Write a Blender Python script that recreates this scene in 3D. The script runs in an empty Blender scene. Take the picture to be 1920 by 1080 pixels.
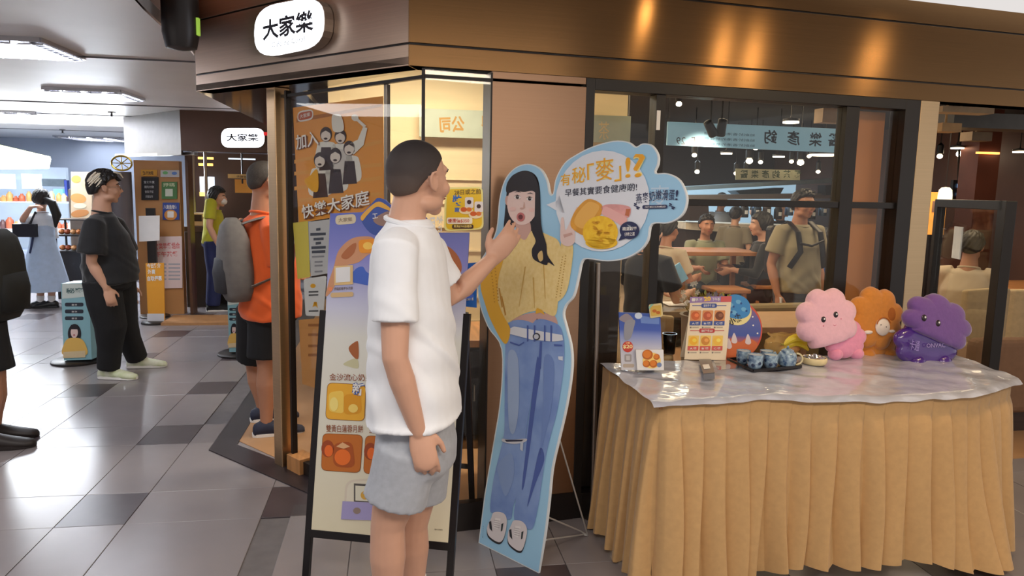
import bpy, bmesh, math, random
import numpy as np
from mathutils import Vector, Matrix, geometry
from mathutils.bvhtree import BVHTree
random.seed(7)
C = bpy.context.scene.collection
V = Vector
# ---------------------------------------------------------------- camera, world, light, exposure
FPX = 1385.0
CAM = V((0, 0, 1.52))
_p, _r, _y = math.radians(7.6), math.radians(1.2), math.radians(9.2)
_F = V((math.sin(_y)*math.cos(_p), math.cos(_y)*math.cos(_p), -math.sin(_p)))
_R0 = V((math.cos(_y), -math.sin(_y), 0)); _U0 = _R0.cross(_F)
_R = _R0*math.cos(_r) + _U0*math.sin(_r); _U = -_R0*math.sin(_r) + _U0*math.cos(_r)
cd = bpy.data.cameras.new('camera'); cam = bpy.data.objects.new('camera', cd); C.objects.link(cam)
cd.sensor_width = 36; cd.lens = 36*FPX/1920; cd.clip_start = .05; cd.clip_end = 100
cam.matrix_world = Matrix(((_R.x, _U.x, -_F.x, CAM.x), (_R.y, _U.y, -_F.y, CAM.y), (_R.z, _U.z, -_F.z, CAM.z), (0, 0, 0, 1)))
bpy.context.scene.camera = cam
vs = bpy.context.scene.view_settings
vs.view_transform = 'Standard'; vs.look = 'None'; vs.gamma = 1; vs.use_curve_mapping = False; vs.exposure = 0.40
w = bpy.data.worlds.new('hall_air'); bpy.context.scene.world = w; w.use_nodes = True
w.node_tree.nodes['Background'].inputs[0].default_value = (.80, .76, .74, 1)
w.node_tree.nodes['Background'].inputs[1].default_value = .75

def area(x, y, z, sx, sy, power, col, rot=(0, 0, 0), name='ceiling_light_source', spread=None):
    l = bpy.data.lights.new(name, 'AREA'); l.shape = 'RECTANGLE'; l.size = sx; l.size_y = sy; l.energy = power; l.color = col
    if spread: l.spread = spread
    o = bpy.data.objects.new(name, l); o.location = (x, y, z); o.rotation_euler = rot; C.objects.link(o); return o
NEUT, WARM, COOL, GOLD = (1, .96, .93), (1, .78, .52), (.86, .92, 1), (1, .68, .32)
area(-1.9, 2.6, 2.27, 1.2, 1.2, 19, NEUT)
area(-4.2, 4.6, 2.27, 1.2, 1.2, 24, NEUT)
area(-4.9, 10.6, 2.27, 2, 2, 150, COOL)
area(-4.6, 11.3, 1.75, 3, .4, 130, COOL, (-2.2, 0, 0), 'ceiling_fill_light')  # lamp added by the stall fascia, turned up to brighten the ceiling
area(-.3, .6, 2.42, 1.3, .6, 22, NEUT)
area(1.5, .2, 2.42, 1.6, .5, 40, (1, .86, .70))
area(2.32, 2.23, 2.43, .06, .06, 4, GOLD)
area(2.60, 2.19, 2.43, .07, .06, 5, GOLD)
area(3.24, 2.57, 2.43, .16, .06, 3, GOLD)
area(1.37, 2.80, 2.43, .05, .05, 1.2, GOLD)
area(.2, 4.3, 2.36, 1.0, .3, 26, (1, .90, .74))
area(1.1, 4.3, 2.36, .6, .3, 12, (1, .90, .74))
area(1.9, 5.2, 2.30, 1.6, .8, 24, WARM)
area(2.0, 7.6, 2.30, 2.2, .8, 42, WARM)
area(4.3, 5.6, 2.30, 1.6, 1.2, 26, WARM)
area(3.0, 9.9, 2.2, 3.4, .7, 60, (.80, .92, 1))

def ray(px, py): return _R*((px-960)/FPX) - _U*((py-540)/FPX) + _F
def atY(px, py, Y): d = ray(px, py); return CAM + d*(Y/d.y)
def atZ(px, py, Z): d = ray(px, py); return CAM + d*((Z-CAM.z)/d.z)
def atP(px, py, P, n): d = ray(px, py); return CAM + d*((P-CAM).dot(n)/d.dot(n))
# ---------------------------------------------------------------- materials
def lin(c):
    return tuple((v/255/12.92 if v/255 <= .04045 else ((v/255+.055)/1.055)**2.4) for v in c) + (1,)
MATS = {}
def M(name, col=(128, 128, 128), rough=.6, metal=0, var=.12, scale=12, bump=.0, stretch=None, emit=None, es=1, coat=0, alpha=1, sheen=0, spec=.5, col2=None, detail=3):
    if name in MATS: return MATS[name]
    m = bpy.data.materials.new(name); m.use_nodes = True; nt = m.node_tree; b = nt.nodes['Principled BSDF']
    L = nt.links.new
    b.inputs['Roughness'].default_value = rough; b.inputs['Metallic'].default_value = metal
    b.inputs['Coat Weight'].default_value = coat; b.inputs['Alpha'].default_value = alpha
    b.inputs['Sheen Weight'].default_value = sheen; b.inputs['Specular IOR Level'].default_value = spec
    c = lin(col); b.inputs['Base Color'].default_value = c
    if emit:
        b.inputs['Emission Color'].default_value = lin(emit); b.inputs['Emission Strength'].default_value = es
    if var or bump:
        tc = nt.nodes.new('ShaderNodeTexCoord'); mp = nt.nodes.new('ShaderNodeMapping')
        if stretch: mp.inputs['Scale'].default_value = stretch
        n = nt.nodes.new('ShaderNodeTexNoise'); n.inputs['Scale'].default_value = scale; n.inputs['Detail'].default_value = detail
        L(tc.outputs['Object'], mp.inputs[0]); L(mp.outputs[0], n.inputs[0])
        r = nt.nodes.new('ShaderNodeValToRGB'); r.color_ramp.elements[0].position = .3; r.color_ramp.elements[1].position = .7
        c2 = lin(col2) if col2 else tuple(min(1, v*(1+var)) for v in c[:3]) + (1,)
        r.color_ramp.elements[0].color = tuple(v*(1-var) for v in c[:3]) + (1,) if not col2 else c
        r.color_ramp.elements[1].color = c2
        L(n.outputs[0], r.inputs[0]); L(r.outputs[0], b.inputs['Base Color'])
        if bump:
            bp = nt.nodes.new('ShaderNodeBump'); bp.inputs['Strength'].default_value = bump; bp.inputs['Distance'].default_value = .01
            L(n.outputs[0], bp.inputs['Height']); L(bp.outputs[0], b.inputs['Normal'])
    MATS[name] = m; return m
def glass(name, tint=(.95, .95, .93), refl=1.0):
    m = bpy.data.materials.new(name); m.use_nodes = True; nt = m.node_tree; nt.nodes.clear(); L = nt.links.new
    o = nt.nodes.new('ShaderNodeOutputMaterial'); t = nt.nodes.new('ShaderNodeBsdfTransparent'); g = nt.nodes.new('ShaderNodeBsdfGlossy')
    t.inputs[0].default_value = (*tint, 1); g.inputs['Roughness'].default_value = .02
    f = nt.nodes.new('ShaderNodeLayerWeight'); f.inputs[0].default_value = .5
    pw = nt.nodes.new('ShaderNodeMath'); pw.operation = 'POWER'; pw.inputs[1].default_value = 5
    mu = nt.nodes.new('ShaderNodeMath'); mu.operation = 'MULTIPLY_ADD'; mu.inputs[1].default_value = .9*refl; mu.inputs[2].default_value = .035*refl
    mx = nt.nodes.new('ShaderNodeMixShader'); L(f.outputs['Facing'], pw.inputs[0]); L(pw.outputs[0], mu.inputs[0]); L(mu.outputs[0], mx.inputs[0]); L(t.outputs[0], mx.inputs[1]); L(g.outputs[0], mx.inputs[2]); L(mx.outputs[0], o.inputs[0])
    return m
def ramp(name, stops, axis=2, lo=0, hi=1, rough=.5):
    """printed colour ramp along one object axis"""
    m = bpy.data.materials.new(name); m.use_nodes = True; nt = m.node_tree; b = nt.nodes['Principled BSDF']; L = nt.links.new
    b.inputs['Roughness'].default_value = rough
    tc = nt.nodes.new('ShaderNodeTexCoord'); sp = nt.nodes.new('ShaderNodeSeparateXYZ'); mr = nt.nodes.new('ShaderNodeMapRange'); r = nt.nodes.new('ShaderNodeValToRGB')
    L(tc.outputs['Object'], sp.inputs[0]); L(sp.outputs[axis], mr.inputs[0]); mr.inputs[1].default_value = lo; mr.inputs[2].default_value = hi
    L(mr.outputs[0], r.inputs[0]); L(r.outputs[0], b.inputs['Base Color'])
    e = r.color_ramp.elements
    while len(e) < len(stops): e.new(.5)
    for i, (p, c) in enumerate(stops): e[i].position = p; e[i].color = lin(c)
    return m
GLASS = glass('shop_glass', refl=.8); CLEAR = glass('clear_plastic', (.9, .9, .9), 1.6)
def brushed(name, col, rough, var, tan, an=.85):
    m = M(name, col, rough, 1, var, 4, 0, (.5, .5, 70)); nt = m.node_tree; b = nt.nodes['Principled BSDF']; b.inputs['Anisotropic'].default_value = an
    c = nt.nodes.new('ShaderNodeCombineXYZ')
    for i in range(3): c.inputs[i].default_value = tan[i]
    nt.links.new(c.outputs[0], b.inputs['Tangent']); return m
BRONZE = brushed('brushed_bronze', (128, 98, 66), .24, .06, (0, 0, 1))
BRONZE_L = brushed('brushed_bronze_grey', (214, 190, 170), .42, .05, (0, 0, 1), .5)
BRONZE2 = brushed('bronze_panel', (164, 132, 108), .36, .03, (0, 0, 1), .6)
STEEL = M('satin_steel', (168, 158, 150), .36, 1, .05, 5, .0, (.5, .5, 60))
BLACKM = M('black_metal', (34, 28, 27), .4, .3, .08)
DARKW = M('dark_wood', (52, 36, 28), .45, 0, .25, 5, .05, (1, 1, 8))
WOOD = M('warm_wood', (182, 128, 78), .45, 0, .22, 5, .05, (8, 1, 1))
OAK = M('oak_wood', (166, 112, 66), .5, 0, .2, 6, .05, (1, 8, 1))
WHITE = M('white_paint', (235, 233, 230), .5, 0, .03)
CREAM = M('cream_wall', (226, 204, 160), .6, 0, .06, 1.2, .02, (1, 1, 12))
BEIGE = M('beige_fabric', (190, 168, 130), .85, 0, .08, 30, .1)
PAPER = M('white_paper', (236, 234, 232), .6, 0, .02)
BLACKT = M('black_print', (26, 24, 26), .5, 0, .0)
WPRINT = M('white_print', (242, 240, 236), .5, 0, .0)
def P_(col, rough=.45):   # flat printed ink
    return M('ink_%02x%02x%02x' % col, col, rough, 0, .0)
# ---------------------------------------------------------------- mesh building
def frame_z(d):
    d = d.normalized(); a = V((0, 0, 1)) if abs(d.z) < .9 else V((0, 1, 0))
    x = a.cross(d).normalized(); return x, d.cross(x)
class MB:
    def __init__(s, m=None): s.v = []; s.f = []; s.fm = []; s.ms = []; s.cur = 0; s.mat(m or WHITE)
    def mat(s, m):
        if m not in s.ms: s.ms.append(m)
        s.cur = s.ms.index(m); return s
    def add(s, vs, fs):
        k = len(s.v); s.v += [V(p) for p in vs]; s.f += [tuple(i+k for i in f) for f in fs]; s.fm += [s.cur]*len(fs); return s
    def box(s, c, d, X=None, Y=None, Z=None):
        c = V(c); X = V(X or (1, 0, 0)); Y = V(Y or (0, 1, 0)); Z = V(Z or (0, 0, 1))
        vs = [c + X*(i*d[0]/2) + Y*(j*d[1]/2) + Z*(k*d[2]/2) for i in (-1, 1) for j in (-1, 1) for k in (-1, 1)]
        return s.add(vs, [(0, 1, 3, 2), (4, 6, 7, 5), (0, 4, 5, 1), (2, 3, 7, 6), (0, 2, 6, 4), (1, 5, 7, 3)])
    def bar(s, a, b, w, t, up=None):
        a, b = V(a), V(b); d = (b-a); l = d.length; d.normalize(); u = V(up) if up else (V((0, 0, 1)) if abs(d.z) < .9 else V((0, 1, 0)))
        x = d.cross(u).normalized(); y = x.cross(d)
        return s.box((a+b)/2, (w, l, t), x, d, y)
    def ring_loft(s, rings, cap=True, closed=True):
        k = len(s.v); n = len(rings[0]); vs = [p for r in rings for p in r]; fs = []
        for i in range(len(rings)-1):
            for j in range(n if closed else n-1):
                a, b = i*n+j, i*n+(j+1) % n; fs.append((a, b, b+n, a+n))
        if cap: fs += [tuple(range(n-1, -1, -1)), tuple((len(rings)-1)*n+j for j in range(n))]
        return s.add(vs, fs)
    def tube(s, pts, r, n=10, cap='flat', flat=1.0, ref=None):
        pts = [V(p) for p in pts]; m = len(pts)
        rs = list(r) if hasattr(r, '__len__') else [r]*m
        if cap == 'round':
            d0 = (pts[0]-pts[1]).normalized(); d1 = (pts[-1]-pts[-2]).normalized(); P = []; Rr = []
            for a in (75, 50, 25): P.append(pts[0]+d0*rs[0]*math.sin(math.radians(a))); Rr.append(rs[0]*math.cos(math.radians(a)))
            E = []; Er = []
            for a in (25, 50, 75): E.append(pts[-1]+d1*rs[-1]*math.sin(math.radians(a))); Er.append(rs[-1]*math.cos(math.radians(a)))
            pts = P+pts+E; rs = Rr+rs+Er; m = len(pts)
        rings = []; x = None
        for i in range(m):
            d = (pts[min(i+1, m-1)]-pts[max(i-1, 0)]).normalized()
            if x is None:
                if ref is not None: x = (V(ref) - d*V(ref).dot(d)).normalized()
                else: x = frame_z(d)[0]
            else: x = (x - d*x.dot(d)).normalized()
            y = d.cross(x)
            rings.append([pts[i] + x*(rs[i]*math.cos(2*math.pi*j/n)) + y*(rs[i]*flat*math.sin(2*math.pi*j/n)) for j in range(n)])
        return s.ring_loft(rings)
    def lathe(s, prof, c=(0, 0, 0), n=24, ax=None):
        c = V(c); Z = V(ax or (0, 0, 1)); x, y = frame_z(Z)
        return s.ring_loft([[c + Z*z + x*(r*math.cos(2*math.pi*j/n)) + y*(r*math.sin(2*math.pi*j/n)) for j in range(n)] for r, z in prof])
    def ell(s, c, r, X=None, Y=None, Z=None, n=16, m=10):
        c = V(c); X = V(X or (1, 0, 0)); Y = V(Y or (0, 1, 0)); Z = V(Z or (0, 0, 1)); rings = []
        for i in range(m):
            a = math.pi*(i+.35)/(m-.3) ; a = math.pi*(i+.5)/m
            rings.append([c + X*(r[0]*math.sin(a)*math.cos(2*math.pi*j/n)) + Y*(r[1]*math.sin(a)*math.sin(2*math.pi*j/n)) - Z*(r[2]*math.cos(a)) for j in range(n)])
        return s.ring_loft(rings)
    def flat(s, pts):
        pts = [V(p) for p in pts]; tri = geometry.tessellate_polygon([pts]); return s.add(pts, [tuple(t) for t in tri])
    def slab(s, pts, off):
        """outline extruded by off, concave allowed"""
        pts = [V(p) for p in pts]; off = V(off); n = len(pts); q = [p+off for p in pts]
        tri = [tuple(t) for t in geometry.tessellate_polygon([pts])]
        fs = tri + [tuple(i+n for i in reversed(t)) for t in tri] + [(i, (i+1) % n, (i+1) % n+n, i+n) for i in range(n)]
        return s.add(pts+q, fs)
    def mesh(s, name, base=V((0, 0, 0)), smooth=False, ang=40):
        me = bpy.data.meshes.new(name); me.from_pydata([tuple(p-base) for p in s.v], [], s.f)
        for m in s.ms: me.materials.append(m)
        me.polygons.foreach_set('material_index', s.fm)
        if smooth:
            me.polygons.foreach_set('use_smooth', [True]*len(s.f))
            if ang < 180: me.set_sharp_from_angle(angle=math.radians(ang))
        bm = bmesh.new(); bm.from_mesh(me); bmesh.ops.recalc_face_normals(bm, faces=bm.faces); bm.to_mesh(me); bm.free()
        return me
    def build(s, name, parent=None, smooth=False, ang=40, bevel=0, base=None, seg=2):
        b = V(base) if base is not None else (wloc(parent) if parent else V((0, 0, 0)))
        me = s.mesh(name, b, smooth, ang); o = bpy.data.objects.new(name, me); C.objects.link(o)
        if parent: o.parent = parent; o.location = b - wloc(parent)
        else: o.location = b
        if bevel:
            md = o.modifiers.new('bevel', 'BEVEL'); md.width = bevel; md.segments = seg; md.limit_method = 'ANGLE'
        return o
def wloc(o):
    p = V(o.location)
    while o.parent: o = o.parent; p = p + V(o.location)
    return p
def tag(o, label, cat, group=None, kind=None):
    o['label'] = label; o['category'] = cat
    if group: o['group'] = group
    if kind: o['kind'] = kind
    return o
def thing(name, label, cat, loc=(0, 0, 0), group=None):
    o = bpy.data.objects.new(name, None); o.empty_display_size = .1; C.objects.link(o); o.location = loc; return tag(o, label, cat, group)
def struct(o): o['kind'] = 'structure'; return o
def copy_tree(o, parent=None):
    c = o.copy(); C.objects.link(c); c.parent = parent
    for ch in list(o.children): copy_tree(ch, c)
    return c
def spline(pts, k=5):
    n = len(pts); out = []
    for i in range(n):
        p0, p1, p2, p3 = [np.array(pts[(i+j) % n], float) for j in (-1, 0, 1, 2)]
        for t in range(k):
            t = t/k; out.append(tuple(.5*((2*p1)+(-p0+p2)*t+(2*p0-5*p1+4*p2-p3)*t*t+(-p0+3*p1-3*p2+p3)*t**3)))
    return out
_TX = {}
def text_mesh(s, bold):
    k = (s, bold)
    if k not in _TX:
        c = bpy.data.curves.new('lettering', 'FONT'); c.body = s; c.size = 1; c.offset = bold; c.resolution_u = 2
        o = bpy.data.objects.new('lettering', c); C.objects.link(o); dg = bpy.context.evaluated_depsgraph_get(); dg.update()
        me = bpy.data.meshes.new_from_object(o.evaluated_get(dg)); v = [tuple(p.co) for p in me.vertices]; f = [tuple(p.vertices) for p in me.polygons]
        bpy.data.objects.remove(o); bpy.data.curves.remove(c); bpy.data.meshes.remove(me); _TX[k] = (v, f)
    return _TX[k]
class Print(MB):
    """flat artwork printed on one real plane; points are given by the sight line that meets the plane"""
    def __init__(s, P, n, m=None, step=.0007):
        super().__init__(m); s.P = V(P); s.n = V(n).normalized(); s.step = step; s.lay = 1
    def at(s, p, lay=None): return atP(p[0], p[1], s.P, s.n) + s.n*(s.step*(s.lay if lay is None else lay))
    def poly(s, pts, m, lay=None, smooth=False, k=5):
        s.mat(m); s.flat([s.at(p, lay) for p in (spline(pts, k) if smooth else pts)]); return s
    def circ(s, c, rx, ry, m, lay=None, rot=0, n=28):
        a = math.radians(rot); ca, sa = math.cos(a), math.sin(a)
        return s.poly([(c[0]+rx*math.cos(t)*ca-ry*math.sin(t)*sa, c[1]+rx*math.cos(t)*sa+ry*math.sin(t)*ca) for t in [2*math.pi*i/n for i in range(n)]], m, lay)
    def rrect(s, q, m, lay=None, r=.15):
        """rounded quad from four corner points"""
        out = []
        for i in range(4):
            a, b, c = [np.array(q[j % 4], float) for j in (i-1, i, i+1)]
            l = r*min(np.linalg.norm(a-b), np.linalg.norm(c-b)); p = b+(a-b)/np.linalg.norm(a-b)*l; e = b+(c-b)/np.linalg.norm(c-b)*l
            for t in (0, .25, .5, .75, 1): out.append(tuple((1-t)**2*p+2*t*(1-t)*b+t*t*e))
        return s.poly(out, m, lay)
    def text(s, st, p0, p1, h, m, lay=None, bold=.012, mirror=False, up=None):
        v, f = text_mesh(st, bold); s.mat(m)
        if not v: return s
        A, B = s.at(p0, lay), s.at(p1, lay); T = s.at((p0[0], p0[1]-h), lay)
        xs = [q[0] for q in v]; ys = [q[1] for q in v]; x0, x1, y0, y1 = min(xs), max(xs), min(ys), max(ys)
        H = (T-A).length; u = B-A; vv = s.n.cross(u).normalized()
        if vv.z < 0: vv = -vv
        if up is not None: vv = V(up)
        s.add([A + u*((x1-q[0] if mirror else q[0]-x0)/(x1-x0)) + vv*(H*(q[1]-y0)/(y1-y0)) for q in v], f); return s
def remesh(mb, vox, smooth=2, keep=True):
    me = mb.mesh('tmp'); o = bpy.data.objects.new('tmp', me); C.objects.link(o)
    md = o.modifiers.new('r', 'REMESH'); md.mode = 'VOXEL'; md.voxel_size = vox; md.use_smooth_shade = True
    if smooth:
        s = o.modifiers.new('s', 'SMOOTH'); s.factor = .5; s.iterations = smooth
    dg = bpy.context.evaluated_depsgraph_get(); dg.update(); out = bpy.data.meshes.new_from_object(o.evaluated_get(dg))
    bpy.data.objects.remove(o); bpy.data.meshes.remove(me)
    return out
def link_mesh(me, name, parent, mat):
    o = bpy.data.objects.new(name, me); me.name = name; me.materials.clear(); me.materials.append(mat); C.objects.link(o)
    b = wloc(parent); me.transform(Matrix.Translation(-b)); o.parent = parent; return o
# ---------------------------------------------------------------- the hall: floor, ceiling
A = V((-1.045, 4.29, 0)); B = V((.06, 3.09, 0)); dR = V((.9917, .129, 0)); nR = V((.129, -.9917, 0))
dL = (B-A).normalized(); nL = V((dL.y, -dL.x, 0)).normalized()
if nL.y > 0: nL = -nL
R_END = B + dR*4.6
UP = V((0, 0, 1))
G0 = V((.125, 3.10, 0)); GP = V((-.56, 4.0, 0)); dG = (G0-GP).normalized(); nG = V((dG.y, -dG.x, 0)).normalized()
if nG.y > 0: nG = -nG
def pR(px, py): return atP(px, py, B, nR)
def sR(px, py=300): return (pR(px, py)-B).dot(dR)
LT = M('light_floor_tile', (134, 128, 130), .26, 0, .05, 3, .0); DT = M('dark_floor_tile', (72, 63, 67), .32, 0, .12, 8)
GROUT = M('tile_grout', (98, 93, 94), .7)
SHOPF = M('shop_floor', (178, 136, 96), .4, 0, .1, 3)
f = MB(GROUT); f.box((-1.2, 5, -.03), (16, 22, .05)); floor = struct(f.build('floor'))
def tile_mesh(w, l, m):
    b = MB(m); h = .006; e = .0015; g = .0012
    b.ring_loft([[V((g+k, g+k, z)), V((w-g-k, g+k, z)), V((w-g-k, l-g-k, z)), V((g+k, l-g-k, z))] for k, z in ((0, -.005), (0, h-e), (e, h))]); return b.mesh('floor_tile')
TW, TL = .2925, .355
TM = {(w, l, d): tile_mesh(w*TW, l*TL, DT if d else LT) for w, l, d in ((1, 1, 1), (1, 2, 0), (2, 1, 0), (2, 2, 0), (3, 3, 0))}
cells = []
for i in range(-8, 7):
    for j in range(-4, 13):
        ox, oy = -1.48+3*TW*i, 3.36+3*TL*j
        if i >= 2 or (i >= 1 and j < 0): oy += .13; ox += .13
        for (a, b_, w_, l_, d_) in ((0, 0, 1, 1, 1), (1, 0, 2, 1, 0), (0, 1, 1, 2, 0), (1, 1, 2, 2, 0)):
            x, y = ox+a*TW, oy+b_*TL; cx, cy = x+w_*TW/2, y+l_*TL/2
            side = (V((cx, cy, 0))-B).dot(nR) if cx > B.x else 1
            if cx > .0 and side < -.35: continue       # under the restaurant floor
            if -1.0 < cx and cy > 4.9 and cx < .3: continue
            cells.append((math.hypot(cx, cy), x, y, w_, l_, d_, cx, cy))
cells.sort()
def infr(x, y):
    d = V((x, y, 0))-CAM; z = d.dot(_F)
    return z > .2 and -60 < 960+FPX*d.dot(_R)/z < 1980 and 540-FPX*d.dot(_U)/z < 1300
seen = [c for c in cells if infr(c[6], c[7])]; pieces = seen[:285]; rest = [c for c in cells if c not in pieces]
for c in pieces:
    o = bpy.data.objects.new('floor_tile', TM[(c[3], c[4], c[5])]); C.objects.link(o); o.location = (c[1], c[2], -.005); o.parent = floor
b = MB(LT)
for c in rest:
    if c[7] > 16 or c[0] < 0: continue
    b.mat(DT if c[5] else LT); w_, l_ = c[3]*TW, c[4]*TL
    b.box((c[1]+w_/2, c[2]+l_/2, -.003), (w_-.004, l_-.004, .008))
o = b.build('distant_tiles', floor); o['kind'] = 'stuff'
# shop and restaurant floor with its dark border strip
b = MB(SHOPF); b.slab([A+V((.12, -.0, 0))+V((.02, .14, 0)), B+V((0, .2, 0)), B+dR*.35+V((0, .12, 0)), B+dR*4.9+V((0, .12, 0)), V((6.7, 4.0, 0)), V((6.7, 12.2, 0)), V((-.9, 12.2, 0))], (0, 0, .004)); struct(b.build('floor_restaurant'))
DKS = M('dark_threshold_stone', (44, 36, 40), .35, 0, .15, 6)
b = MB(DKS)
o1, i1 = A, A+V((.135, .07, 0))
b.slab([V((-1.045, 5.7, 0)), A, B, B+V((0.1, .22, 0)), V((-.40, 3.84, 0)), V((-.905, 4.36, 0)), V((-.905, 5.7, 0))], (0, 0, .007)); struct(b.build('trim_1'))
# ceiling of the hall
CEIL = M('ceiling_panel', (232, 231, 232), .45, .0, .04, 2)
COPPER = M('mirror_copper', (150, 100, 75), .12, 1, .15, 4)
Zc = 2.30
edge = [V((-.9, 2.3, Zc)), V((-1.02, 2.9, Zc))]+[atZ(px, py, Zc) for px, py in ((268, 12), (295, 38), (330, 68), (352, 86))]+[V((-1.2, 4.9, Zc)), V((-1.2, 6.5, Zc)), V((-1.3, 8.6, Zc))]
b = MB(CEIL); b.slab([V((-9.2, -3, Zc)), V((-.9, -3, Zc))]+edge+[V((-1.3, 16, Zc)), V((-9.2, 16, Zc))], (0, 0, .06)); ceil = struct(b.build('ceiling'))
b = MB(COPPER)
rg = [[p+V((0, 0, z)) for p in edge[:7]] for z in (-.012, .10, .34)]
b.ring_loft([[p for p in r] for r in rg], cap=False, closed=False); struct(b.build('trim_2', smooth=True))
b = MB(CEIL); b.box((2.4, .2, 2.50), (7.0, 6.1, .05)); b.box((-1.0, 4.6, 2.75), (1.2, 3.4, .05)); struct(b.build('ceiling_front'))
# seams of the metal ceiling strips
b = MB(M('ceiling_seam', (120, 120, 124), .6))
for y in (5.2, 8.3, 9.7, 11.2, 12.8): b.box((-5.2, y, Zc-.004), (8, .014, .01))
struct(b.build('trim_3'))
# recessed louvre lamps
TUBE = M('lamp_tube', (255, 255, 255), .5, 0, 0, emit=(238, 244, 255), es=7.0); LOUV = M('louvre_metal', (200, 200, 205), .2, 1, 0)
def troffer(x, y, w_, l_, label, pw=10, rz=0):
    t = thing('ceiling_light', label, 'ceiling light', (x, y, Zc), 'louvred ceiling lamps')
    fr = MB(LOUV)
    for sx in (-1, 1): fr.box((sx*w_/2, 0, -.01), (.02, l_, .03))
    for sy in (-1, 1): fr.box((0, sy*l_/2, -.01), (w_, .02, .03))
    fr.v = [p+V((x, y, Zc)) for p in fr.v]; fr.build('frame', t)
    n = 3
    for k in range(n):
        g = MB(TUBE); xx = x+w_*(k-(n-1)/2)/n*.8; g.tube([(xx, y-l_*.46, Zc-.006), (xx, y+l_*.46, Zc-.006)], .03, 8); g.build('lamp', t, smooth=True)
    area(x, y, Zc-.010, w_*.86, l_*.86, pw, COOL, name='troffer_light_source')
    g = MB(LOUV)
    for k in range(6): g.box((x-w_/2+w_*(k+.5)/6, y, Zc-.026), (.008, l_, .022))
    for k in range(9): g.box((x, y-l_/2+l_*(k+.5)/9, Zc-.026), (w_, .008, .022))
    g.build('louvre', t); t.rotation_euler[2] = rz; return t
def ct(px, py): p = atZ(px, py, Zc); return p.x, p.y
x, y = ct(180, 174); troffer(x, y, .62, .62, 'large louvred ceiling lamp between the black-clad man and the copper edge', 30)
x, y = ct(12, 84); troffer(x, y, .62, .6, 'louvred ceiling lamp cut by the picture edge at the top', 16)
x, y = ct(28, 213); troffer(x, y, .8, .8, 'louvred ceiling lamp above the glowing shop sign, beside the edge')
x, y = ct(185, 259); troffer(x, y, 1.1, 1.1, 'louvred ceiling lamp directly left of the steel header')
x, y = ct(88, 279); troffer(x, y, 1.1, 1.1, 'small far louvred ceiling lamp over the lit sign corner')
x, y = ct(200, 297); troffer(x, y, 1.6, 1.4, 'farthest louvred ceiling lamp above the striped-haired man')
for n_, (px, py) in enumerate(((209, 210), (117, 243))):
    x, y = ct(px, py); b = MB(M('sprinkler_metal', (90, 88, 88), .3, 1, 0)); b.lathe([(.045, 0), (.04, -.012), (.012, -.016), (.012, -.05), (.03, -.052), (.03, -.056)], (x, y, Zc), 12)
    tag(b.build('sprinkler', smooth=True, base=(x, y, Zc)), ('small ceiling sprinkler nearer the copper ceiling edge', 'small dark ceiling sprinkler above the uniformed girl')[n_], 'sprinkler')
# dark hanging object in the recess
t = thing('hanging_camera_housing', 'black rounded housing hanging in the copper-edged ceiling recess', 'ceiling fixture', (-1.02, 3.9, 2.72))
q = atY(338, 30, 3.9)
b = MB(BLACKM); b.lathe([(.02, -.16), (.07, -.15), (.085, -.08), (.085, .1), (.03, .12), (.015, .13), (.015, .3)], (q.x, q.y, q.z), 20); b.build('housing', t, smooth=True)
b = MB(M('green_strip', (150, 190, 70), .4, emit=(150, 190, 70), es=.5)); b.box((q.x+.085, q.y-.02, q.z-.05), (.012, .03, .08)); b.build('indicator', t)
# ---------------------------------------------------------------- shopfront: header panels
HB = 2.005
def wallbox(b, P0, P1, n, z0, z1, t, back=0): # box along P0-P1, front face on the line, thickness t behind
    d = (P1-P0); l = d.length; d = d/l; c = (P0+P1)/2 - n*(t/2+back)
    return b.box((c.x, c.y, (z0+z1)/2), (l, t, z1-z0), d, n, UP)
head = struct(thing('wall_header', '', '')); 
for k in ('label', 'category'): del head[k]
zs = [(HB, 2.088), (2.096, 2.365), (2.373, 2.475)]
def miter(P, dist):  # corner offset inward
    return P + V((math.sin(0), 0, 0))
inw = (-(nL+nR)).normalized(); ck = 1/abs(inw.dot(nL))
BI = B + inw*(.10*ck)
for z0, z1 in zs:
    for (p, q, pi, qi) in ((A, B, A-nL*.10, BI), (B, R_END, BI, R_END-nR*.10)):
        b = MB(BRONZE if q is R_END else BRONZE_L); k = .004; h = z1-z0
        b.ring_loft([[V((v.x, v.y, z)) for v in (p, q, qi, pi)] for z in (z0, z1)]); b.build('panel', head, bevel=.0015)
b = MB(BLACKM)
b.ring_loft([[V((v.x, v.y, z)) for v in (A-nL*.006, B+inw*.007, R_END-nR*.006, R_END-nR*.09, BI, A-nL*.09)] for z in (HB+.01, 2.47)]); b.build('joint_backing', head)
# soffit under the header at the entrance: dark mirror
MIR = M('dark_mirror', (70, 56, 50), .10, 1, .2, 3)
b = MB(MIR); b.slab([A+V((.0, .0, HB+.005)), B+V((0, 0, HB+.005)), B+V((.06, .10, HB+.005)), V((-.47, 4.12, HB+.005)), V((-.47, 6.6, HB+.005)), V((-1.045, 6.6, HB+.005))], (0, 0, .03)); struct(b.build('ceiling_soffit'))
b = MB(BRONZE); b.box((-1.045+.03, 5.45, 2.37), (.06, 2.3, .70)); struct(b.build('wall_header_side'))
b = MB(M('red_strip_lamp', (200, 40, 40), .4, emit=(200, 30, 30), es=.7)); q = atZ(505, 247, HB); b.box((q.x, q.y, HB-.02), (.10, .03, .03)); tag(b.build('red_strip_light', base=q), 'short red light strip under the mirrored header soffit', 'light')
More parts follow.
